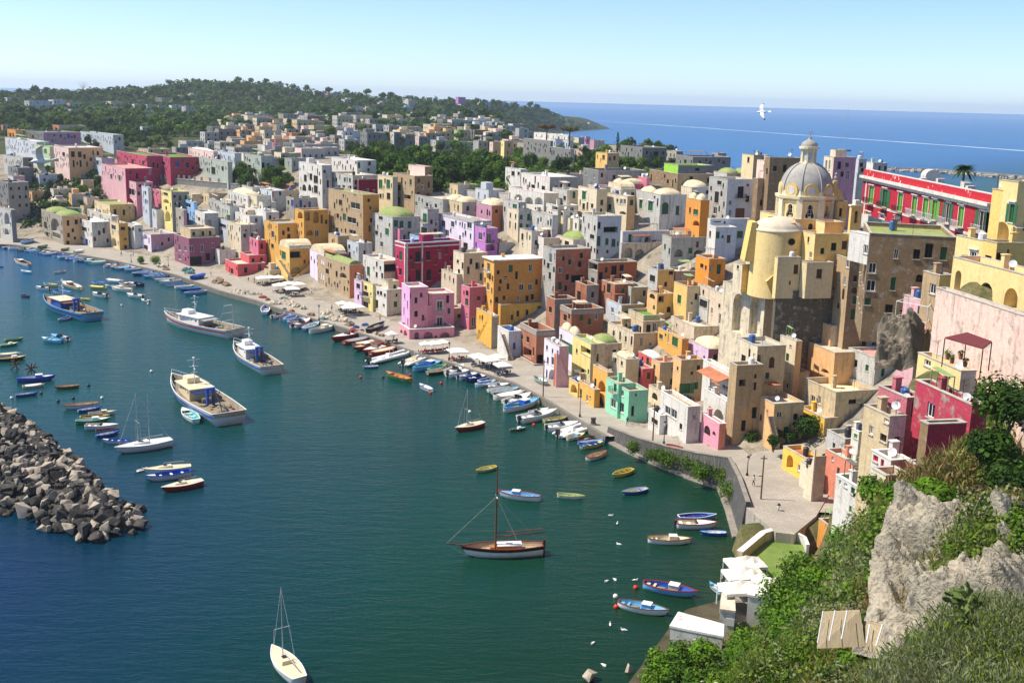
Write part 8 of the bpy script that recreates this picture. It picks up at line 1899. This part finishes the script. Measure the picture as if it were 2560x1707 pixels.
def thinwall(name,pxs,z,h,th,mat,lab,closed=False):
 P=[at_z(x,y,z)for x,y in pxs];root=empty(name,P[0]-V((0,0,h)));tag(root,lab,'wall');m,c=MB(),MB()
 for a,b in zip(P[:-1],P[1:]):m.bar(a-V((0,0,h/2)),b-V((0,0,h/2)),th,h);c.bar(a+V((0,0,.04)),b+V((0,0,.04)),th*1.25,.08)
 m.build('wall',mat,root,org=root.location);c.build('coping',M_capwhite,root,org=root.location)
thinwall('lawn_wall',[(1950,1318),(1985,1328),(2012,1342),(2020,1362)],4.4,1.6,.35,PM('white'),'curved white wall round the lawn above the beach')
thinwall('ramp_wall',[(1850,1378),(1908,1330),(1950,1318)],4.6,3.2,.7,PM('sand'),'sloping pale ramp wall between the harbour wall and the lawn')
def tent(px,py,w,d,yaw,lab,z=5.4):
 p=at_z(px,py,z);e=empty('canopy_tent',V((p.x,p.y,2.2)),R(yaw));tag(e,lab,'tent','white tents');h=z-2.2;m=MB();c=[(-w,-d,h-.5),(w,-d,h-.5),(w,d,h-.5),(-w,d,h-.5)];N=6;m.v=[(-w+2*w*i/N,-d+2*d*j/N,h-.5+1.0*(1-max(abs(2*i/N-1),abs(2*j/N-1)))**1.3+.05*math.sin(i*3+j))for j in range(N+1)for i in range(N+1)];m.f=[(j*(N+1)+i,j*(N+1)+i+1,(j+1)*(N+1)+i+1,(j+1)*(N+1)+i)for j in range(N)for i in range(N)];m.mi=[0]*len(m.f)
 for(a,b)in zip(c,c[1:]+c[:1]):m.quad(a,b,(b[0],b[1],b[2]-.35),(a[0],a[1],a[2]-.35))
 m.build('canopy',M_canvas,e)
 for a,b,_ in c:q=MB();q.tube([(a*.97,b*.97,0),(a*.97,b*.97,h-.5)],.06,6);q.build('pole',M_whitemetal,e)
tent(1864,1396,2.3,1.6,10,'white peaked tent on the beach terrace, highest of three');tent(1862,1424,2.4,1.6,10,'white peaked tent on the beach terrace, middle of three');tent(1852,1458,2.3,1.6,10,'white peaked tent on the beach terrace, lowest of three')
def hut(pxs,z,h,lab,mat,rm,win=()):
 P=[at_z(x,y,z)for x,y in pxs];c=sum(P,V((0,0,0)))/4;root=empty('beach_building',V((c.x,c.y,z-h)));tag(root,lab,'building');m=MB();Q=P[::-1];m.hexa([(p.x,p.y,z-h)for p in Q],[(p.x,p.y,z)for p in Q]);m.build('wall',mat,root,org=root.location)
 m=MB();Q2=[c+(p-c)*1.04 for p in Q];m.hexa([p+V((0,0,.003))for p in Q2],[p+V((0,0,.25))for p in Q2]);m.build('roof',rm,root,org=root.location);a,b=P[3],P[2]
 for f in(.45,):q=a.lerp(b,f);n=V((b.y-a.y,a.x-b.x,0)).normalized();n=n if n.y<0 else-n;e_=(b-a).normalized();m=MB();m.hexa([q+n*.03+V((0,0,-1.7)),q+e_*.9+n*.03+V((0,0,-1.7)),q+e_*.9+n*.08+V((0,0,-1.7)),q+n*.08+V((0,0,-1.7))],[q+n*.03+V((0,0,-.8)),q+e_*.9+n*.03+V((0,0,-.8)),q+e_*.9+n*.08+V((0,0,-.8)),q+n*.08+V((0,0,-.8))]);m.build('window',WM('w'),root,org=root.location)
hut([(1697,1534),(1808,1564),(1806,1594),(1676,1568)],3.6,3.4,'white flat roofed building at the edge of the beach',PM('white'),RM('white'))
hut([(1880,1448),(1945,1448),(1945,1500),(1870,1490)],5.4,4,'white canopy roofed bar behind the tents',PM('white'),RM('white'))
hut([(1806,1470),(1835,1470),(1838,1530),(1800,1525)],4.0,3.6,'narrow white changing hut beside the lowest tent',PM('white'),RM('pale'))
def bush(px,py,D,R_,h,n,s,mats,label,name='shrub',group=None,flowers=None,seed=0,flat=.8):
 p=at_y(px,py,D);g=gz(p.x,p.y);base=min(p.z-h*.5,g+h*.3)if p.z-h>g+2 and g>0 else p.z-h*.5
 e=empty(name,V((p.x,p.y,base)));tag(e,label,'shrub',group);r=random.Random(int(px*7+py));m=MB()
 for i in range(7):
  a=i*.9;q=R_*.6*((i%3)+1)/3;leafquads(m,(q*math.cos(a),q*math.sin(a),h*r.uniform(.35,.6)),R_*.55,R_*.55,h*.45,n//7,s,r,shell=.5,mi=r.randrange(len(mats)))
 m.build('foliage',mats,e)
 if name=='wall_tuft':return
 m=MB();[m.tube([(0,0,-h*.3-.6),(R_*.3*math.cos(i*1.6),R_*.3*math.sin(i*1.6),h*.3),(R_*.5*math.cos(i*1.6),R_*.5*math.sin(i*1.6),h*.55)],[.09,.06,.03],5)for i in range(4)];m.build('stem',M_bark,e)
 if flowers:m=MB();leafquads(m,(0,0,h*.55),R_*1.0,R_*1.0,h*.6,n//6,s*1.1,r,shell=.85);m.build('blossom',flowers,e)
LF=leafy('blossom_white',(.62,.52,.50),(.80,.74,.68));LG=leafy('leaf_silver',(.12,.145,.075),(.28,.31,.16));LGr=leafy('grass_green',(.075,.125,.014),(.24,.30,.045));LD=leafy('grass_straw',(.26,.20,.08),(.42,.33,.14));LFig=leafy('leaf_fig',(.04,.11,.008),(.15,.29,.018));LSc=leafy('leaf_scrub',(.06,.10,.014),(.19,.25,.045))
for i,(x,y,D,r_,h,w)in enumerate(((2010,1420,108,3.2,3.2,'under the lawn wall'),(2120,1352,104,2.8,2.6,'below the orange house'),(1960,1480,104,3.2,3.0,'just right of the white bar roof'),(1890,1560,98,3.4,3.4,'behind the white beach building'),(1985,1560,84,2.6,2.4,'above the reed fence top'),(2160,1270,98,3.0,2.6,'highest on the slope under the crimson block'),(2040,1500,88,2.6,2.4,'beside the foot of the rock face'),(1820,1600,96,2.6,2.4,'touching the flat white roof'),(1900,1640,84,2.6,2.2,'halfway down to the oleander'),(2110,1400,92,2.6,2.2,'along the left edge of the rock face'),(1945,1430,112,2.6,2.6,'hanging over the lower corner of the lawn'),(1860,1530,104,2.4,2.4,'close behind the white bar roof'),(2060,1440,92,2.6,2.4,'midway between the lawn and the rock face'),(1705,1635,109,2.2,2.6,'in front of the white beach building'),(1765,1625,108,2.2,2.8,'hiding the lower wall of the white beach building'),(1648,1650,108.5,1.8,2.0,'at the corner of the beach below the white building'),(1750,1585,102,1.8,2.0,'growing against the side of the white beach building'),(1960,1610,76,2.0,1.8,'just left of the round clipped shrub'),(2110,1640,46,1.0,.9,'growing along the foot of the reed fence'),(2260,1235,66,1.5,1.2,'sprouting from the top of the rock face'),(2340,1225,66,1.5,1.2,'second one sprouting from the top of the rock face'),(2150,1500,54,1.2,1.0,'at the lower left foot of the rock face'),(2330,1500,53,1.3,1.0,'under the middle of the rock face'),(2430,1360,58,1.4,1.2,'growing on the ledge of the rock face'),(2195,1225,92,2.2,2.2,'at the very top of the slope beside the white green roofed house'))):bush(x,y,D,r_,h,1700,.2,[LFig,L3,L1,LFig],'broad leaved green bush on the near slope '+w,'fig_bush')
bush(1775,1660,90,2.6,2.2,1300,.17,[L1,L3],'white flowering oleander at the bottom by the beach','oleander_bush',flowers=LF);bush(1690,1675,106,2.0,2.2,700,.2,[LFig,L1],'spiky green bush low down before the white beach building','fig_bush');bush(1635,1695,105.5,2.0,1.8,700,.2,[LFig,L3],'lowest green bush beside the beach boulders','fig_bush')
bush(2475,905,84,2.0,2.2,1400,.14,[L2,L1],'white flowering oleander beside the maroon awning','oleander_bush',flowers=LF);bush(2545,900,82,1.8,2.0,900,.16,[L3,L1],'bright green bush right of the oleander at the terrace','fig_bush')
for i,(x,y,D,r_,h)in enumerate(((2520,1000,74,3.0,3.4),(2560,1090,68,2.6,3.0),(2480,1110,72,2.0,2.2))):bush(x,y,D,r_,h,2400,.17,[L2,L1,L2],('large dark laurel bush at the right edge below the terrace','dark laurel bush lowest at the right edge','smaller dark laurel bush over the dry grass')[i],'laurel_bush')
bush(2030,1592,62,.75,.9,900,.06,[LG,L1],'round clipped grey green shrub left of the reed fence','round_shrub');bush(2042,783,178,3.6,3.6,1500,.26,[L2,L1],'dark bush against the stained retaining wall','terrace_bush')
for x,y,D,r_,h,w in((1880,1092,180,1.8,2.6,'in the sunken garden left of the yellow house'),(1945,1000,178,2.2,2.4,'under the bridge arch of the sunken garden'),(1985,1000,177,1.4,1.8,'beside the sandy two storey house'),(1935,1100,170,1.3,1.8,'at the foot of the yellow house'),(1372,545,300,3.2,3.4,'round and dense in the middle of the upper town'),(1635,515,255,1.2,1.4,'on the stair of the broad white house')):bush(x,y,D,r_,h,900,.2,[L1,L2],'green garden tree '+w,'garden_tree')
for x,y,w in((1420,545,'larger'),(1285,545,'smaller')):p=at_z(*zp('E',x,y),2.6);bush(*zp('E',x,y),p.y,2.2 if w=='larger' else 1.5,3,800,.2,[L3,LFig],w+' of two vine bowers on the left quay','vine_bower')
for i,(x,y)in enumerate(((1180,965),(1365,1030),(1430,1045),(1505,1075),(1690,1095),(1790,1130),(1880,1160),(1995,1200),(2060,1340),(1800,1195))):
 p=at_z(*zp('K',x,y),2.4)+V((-1.3,-.6,0))*1.1;bush(*proj(p),p.y,(1.6,2.3,1.9,2.6,2.4,2.2,2.6,2.4,2.6,2.0)[i],2.6,800,.16,[L1,L3],f"green tuft hanging on the dark harbour wall, {ordn(i)} from its start",'wall_tuft','tufts on the harbour wall')
def rockface(name,quad4,Ds,N,amp,mat,seed,lab=None):
 P=[at_y(x,y,d)for(x,y),d in zip(quad4,Ds)];m=MB();nn=(P[1]-P[0]).cross(P[3]-P[0]).normalized();nn=nn if nn.y<0 else-nn
 for j in range(N+1):
  for i in range(N+1):
   s,t=i/N,j/N;p=P[0].lerp(P[1],s).lerp(P[3].lerp(P[2],s),t);q=V((p.x*.28,p.y*.28,p.z*.55+seed));ed=min(s,1-s,t,1-t)*6+.5*noise.noise(q*.5+V((9,0,0)));ed=max(0,ed);ed=min(1,ed)
   vd=noise.voronoi(V((q.x*1.1,q.y*1.1,q.z*.8)))[0];k=amp*(1.2*min(1,(vd[1]-vd[0])*1.6)-.5+1.9*noise.noise(q*.6)+.9*abs(noise.noise(q*1.9))-.5*abs(noise.noise(V((q.x*.8,q.y*.8,q.z*4))))+.28*noise.noise(q*5.5)+.12*noise.noise(q*13))*(.3+.7*ed)-(1-ed)*2.0;m.v.append(tuple(p+nn*(k+.6)))
 m.f=[(j*(N+1)+i,j*(N+1)+i+1,(j+1)*(N+1)+i+1,(j+1)*(N+1)+i)for j in range(N)for i in range(N)];m.mi=[0]*len(m.f);o=m.build(name,mat);tag(o,lab,'rock' if lab else None,None,None if lab else 'structure');return o
M_tuff=patchy('tuff_rock',(.40,.355,.275),(.28,.255,.20),.35,c3=(.13,.125,.105),bdist=.3,bmp=.6)
rockface('rock_face',[(2110,1575),(2610,1610),(2600,1232),(2215,1212)],[54,47.5,57,67.5],110,1.6,M_tuff,3)
rockface('rock_outcrop',[(2180,905),(2300,905),(2310,800),(2190,790)],[131,128,132,138],40,1.6,patchy('dark_tuff',(.24,.2,.15),(.15,.13,.1),.4,bdist=.3),8,'brown knobbly rock outcrop under the balcony frame')
e=empty('reed_fence',at_y(2130,1600,47));tag(e,'reed screen fence with white posts on the near slope','fence');fo=e.location.copy()
M_reed=patchy('reed_mat',(.42,.34,.22),(.30,.24,.15),3,bdist=.03);M_reed.node_tree.nodes['Mapping'].inputs['Scale'].default_value=(6,6,.4)
for(a,b,c,d),k in((((2044,1606),(2165,1600),(2150,1525),(2058,1529)),1),(((2160,1608),(2192,1614),(2212,1562),(2158,1552)),2)):
 P=[at_y(*q,y_)for q,y_ in zip((a,b,c,d),((48.6,46,46.5,49.1)if k==1 else(46.1,45,45.5,46.6)))];P[0]=P[0]-V((0,0,.3));P[1]=P[1]-V((0,0,.3));m=MB();m.hexa([p+V((0,.06,0))for p in P],P);m.build('reed_panel',M_reed,e,org=fo)
for i,((x0,y0),(x1,y1))in enumerate((((2044,1606),(2058,1527)),((2073,1600),(2088,1524)),((2104,1596),(2118,1525)),((2166,1606),(2174,1560)),((2190,1614),(2206,1561)))):yy=(48.4,47.5,46.6,45.8,45.0)[i];m=MB();m.tube([at_y(x0,y0,yy-.45),at_y(x1,y1,yy+.05)],.035,6);m.build('post',M_whitemetal,e,org=fo)
M_pad=patchy('cactus_pad',(.06,.10,.025),(.13,.17,.05),3,bdist=.02)
def cactus(px,py,D,n,lab,s=.13):
 p=hit(px,py+12);e=empty('prickly_pear',p+V((0,0,.25)));tag(e,lab,'cactus');r=random.Random(int(px));m=MB();pads=[(V((r.uniform(-.5,.5),r.uniform(-.4,.4),0)),V((0,0,1)))for _ in range(4)]
 for i in range(n):
  b,d=pads[r.randrange(len(pads))]if i>3 else pads[i];u=(d+rdir(r)*.75);u.z=max(u.z,.1);u.normalize();t=u.cross(rdir(r)).normalized();w=t.cross(u);L_=s*r.uniform(.8,1.25);tip=b+u*L_*1.9
  ring=[(math.cos(k*math.pi/4),math.sin(k*math.pi/4))for k in range(8)];c=b+u*L_;m.hexa([c+u*L_*y+t*L_*.62*x-w*.03 for x,y in ring],[c+u*L_*y+t*L_*.62*x+w*.03 for x,y in ring])
  if tip.z<1.5 and abs(tip.x)<1.6:pads.append((tip,u))
 m.build('pads',M_pad,e)
for x,y,D,n,w in((2360,1530,38,70,'highest on the slope'),(2410,1570,36,60,'right of the highest one'),(2250,1590,40,80,'beside the reed fence'),(2320,1600,37,70,'between the fence and the grey scrub'),(2210,1640,40,60,'lower down the dark strip'),(2130,1690,40,50,'lowest at the bottom edge')):cactus(x,y,D,n,'clump of prickly pear cactus '+w)
def blades(name,polys,n,mats,h,w,off=0,D0=12,D1=125):
 m,r=MB(),random.Random(n)
 for poly,k in polys:
  xs,ys=[p[0]for p in poly],[p[1]for p in poly];c=t=0
  while c<n*k and t<n*6:
   t+=1;x,y=r.uniform(min(xs),max(xs)),r.uniform(min(ys),max(ys))
   if not inpoly(x,y,poly):continue
   if c%6==0:q=hit(x,y,0,D0,150);
   if q.y>D1 or q.z<1:c+=1;continue
   sc=.5+q.y/55;p=q+V((r.gauss(0,.35)*sc,r.gauss(0,.35)*sc,0));p.z=q.z-.1;c+=1;d=rdir(r);d.z=abs(d.z)+.7;d.normalize();L_=h*sc*r.uniform(.5,1.4);t_=d.cross(rdir(r)).normalized()*w*sc*r.uniform(.6,1.3);m.add([p-t_,p+t_,p+d*L_*.6+t_*.8+V((0,0,.05)),p+d*L_+rdir(r)*L_*.15],[(0,1,2,3)],min(len(mats)-1,max(0,int((.5+.75*noise.noise((q.x*.22,q.y*.22,n))+r.uniform(-.22,.22))*len(mats)))))
 o=m.build(name,mats);return tag(o,kind='stuff')
SLOPE=[(1640,1707),(1800,1600),(1960,1420),(2100,1320),(2250,1190),(2360,1110),(2560,1050),(2560,1707)]
o=blades('hillside_grass',[(SLOPE,1)],40000,[L1,LGr,LG,LGr,L4,LD],.26,.012);tag(o,'mixed grass and scrub covering the near hillside','grass')
def scrub(name,poly,n,size,mats,D1,lq=16):
 m,r=MB(),random.Random(n);xs,ys=[q[0]for q in poly],[q[1]for q in poly];c=0
 while c<n:
  x,y=r.uniform(min(xs),max(xs)),r.uniform(min(ys),max(ys))
  if not inpoly(x,y,poly):continue
  c+=1;q=hit(x,y,0,14,150)
  if q.y>D1 or q.y<46 or q.z<1.2:continue
  sc=size*(.5+q.y/60)*r.uniform(.6,1.5);k=min(len(mats)-1,max(0,int((.5+.8*noise.noise((q.x*.3,q.y*.3,n))+r.uniform(-.2,.2))*len(mats))));leafquads(m,(q.x,q.y,q.z+sc*.35),sc,sc,sc*.75,lq,sc*.17,r,mi=k)
 return tag(m.build(name,mats),kind='stuff')
o=scrub('low_scrub',SLOPE,2600,.42,[LSc,LFig,LSc,LG,L1,LGr],125,26);tag(o,'low green scrub spread over the near hillside','scrub')
o=blades('silver_scrub',[([(2180,1707),(2330,1580),(2470,1500),(2560,1440),(2560,1707)],1)],52000,[L4,LG,LG,LGr,LG],.24,.007,D1=70);tag(o,'silvery grey green scrub at the bottom right','scrub')
o=blades('green_grass_bank',[([(1800,1707),(1960,1610),(2190,1600),(2180,1707)],1)],12000,[LGr,LFig,LGr,LD],.3,.010,D1=80);tag(o,'bright grass bank below the reed fence','grass')
o=blades('dry_grass',[([(2250,1220),(2400,1110),(2560,1100),(2560,1260),(2400,1230)],1),([(2170,1480),(2330,1470),(2300,1560),(2180,1560)],.4)],13000,[LGr,LD,L5,LD],.42,.012,D1=110);tag(o,'dry straw and rust coloured grass around the rock face','grass')
e=empty('terrace_awning',at_y(2420,860,98));tag(e,'maroon awning over the terrace below the pink wall','awning');P=[at_y(*zp('H',*q),d)for q,d in(((1612,1262),96),((1960,1362),90),((2040,1298),96),((1815,1215),102))];m=MB();m.hexa(P,[p+V((0,0,.12))for p in P]);m.build('canopy',simple('maroon_cloth',(.16,.03,.03),.8),e,org=e.location);m=MB();[m.tube([p,p-V((0,0,2.6))],.05,6)for p in P];m.build('frame',M_iron,e,org=e.location)
e=empty('balcony_frame',at_y(2275,800,139));tag(e,'white metal frame over a small balcony beside the pink wall','balcony');ob=e.location.copy();P=[at_y(*zp('H',*q),d)for q,d in(((1152,1135),135),((1440,1195),131),((1480,1135),136),((1260,1100),140))];m=MB();m.hexa([p-V((0,0,.3))for p in P],P);m.build('slab',RM('rosy'),e,org=ob);m=MB();up=V((0,0,3.0))
for i in range(4):m.bar(P[i],P[i]+up,.08);m.bar(P[i]+up,P[(i+1)%4]+up,.08);m.bar(P[i]+up*.35,P[(i+1)%4]+up*.35,.06)
m.build('frame',M_whitemetal,e,org=ob)
for i,(x,y)in enumerate(((1680,1440),(1800,1470),(1760,1400),(1640,1400))):
 p=at_y(*zp('H',x,y),97-i);e=empty('potted_plant',p-V((0,0,.5)));tag(e,f"terracotta potted plant on the terrace under the maroon awning, {ordn(i)} one",'plant');m=MB();m.lathe([(.01,0),(.16,0),(.22,.4),(.01,.4)],n=10);m.build('pot',RM('terra'),e);m=MB();leafquads(m,(0,0,.6),.3,.3,.28,90,.09,random.Random(i));m.build('foliage',L3,e)
m,r=MB(),random.Random(4)
for _ in range(1900):
 x,y=r.uniform(18,112),r.uniform(6,112)
 if x<y*.44:continue
 z=gz(x,y);s=r.uniform(.4,1.0);leafquads(m,(x,y,z+s*.3),s,s,s*.7,22,s*.2,r,mi=min(4,max(0,int((.5+.8*noise.noise((x*.15,y*.15,2))+r.uniform(-.2,.2))*5))))
tag(m.build('upper_scrub',[LSc,LG,LGr,L1,LD]),'scrub on the upper slope beside the rock face','scrub',kind='stuff')
cnt={}
for o in SC.objects:
 if o.parent is None and o.get('label')and len(o['label'].split())>16:o['label']=' '.join(o['label'].split()[:16])
m,nt,b=_new('sea_air');nt.nodes.remove(b);pv=nd(nt,'ShaderNodeVolumePrincipled');pv.inputs['Color'].default_value=(.78,.88,1,1);pv.inputs['Density'].default_value=.00008;pv.inputs['Anisotropy'].default_value=.3
lk(nt,pv.outputs[0],nt.nodes['Material Output'].inputs['Volume']);hz=MB();hz.box(-9000,9000,-300,12000,-4,125);o=hz.build('haze',m);tag(o,kind='stuff',label='thin sea air over the harbour and the far hill',cat='haze')
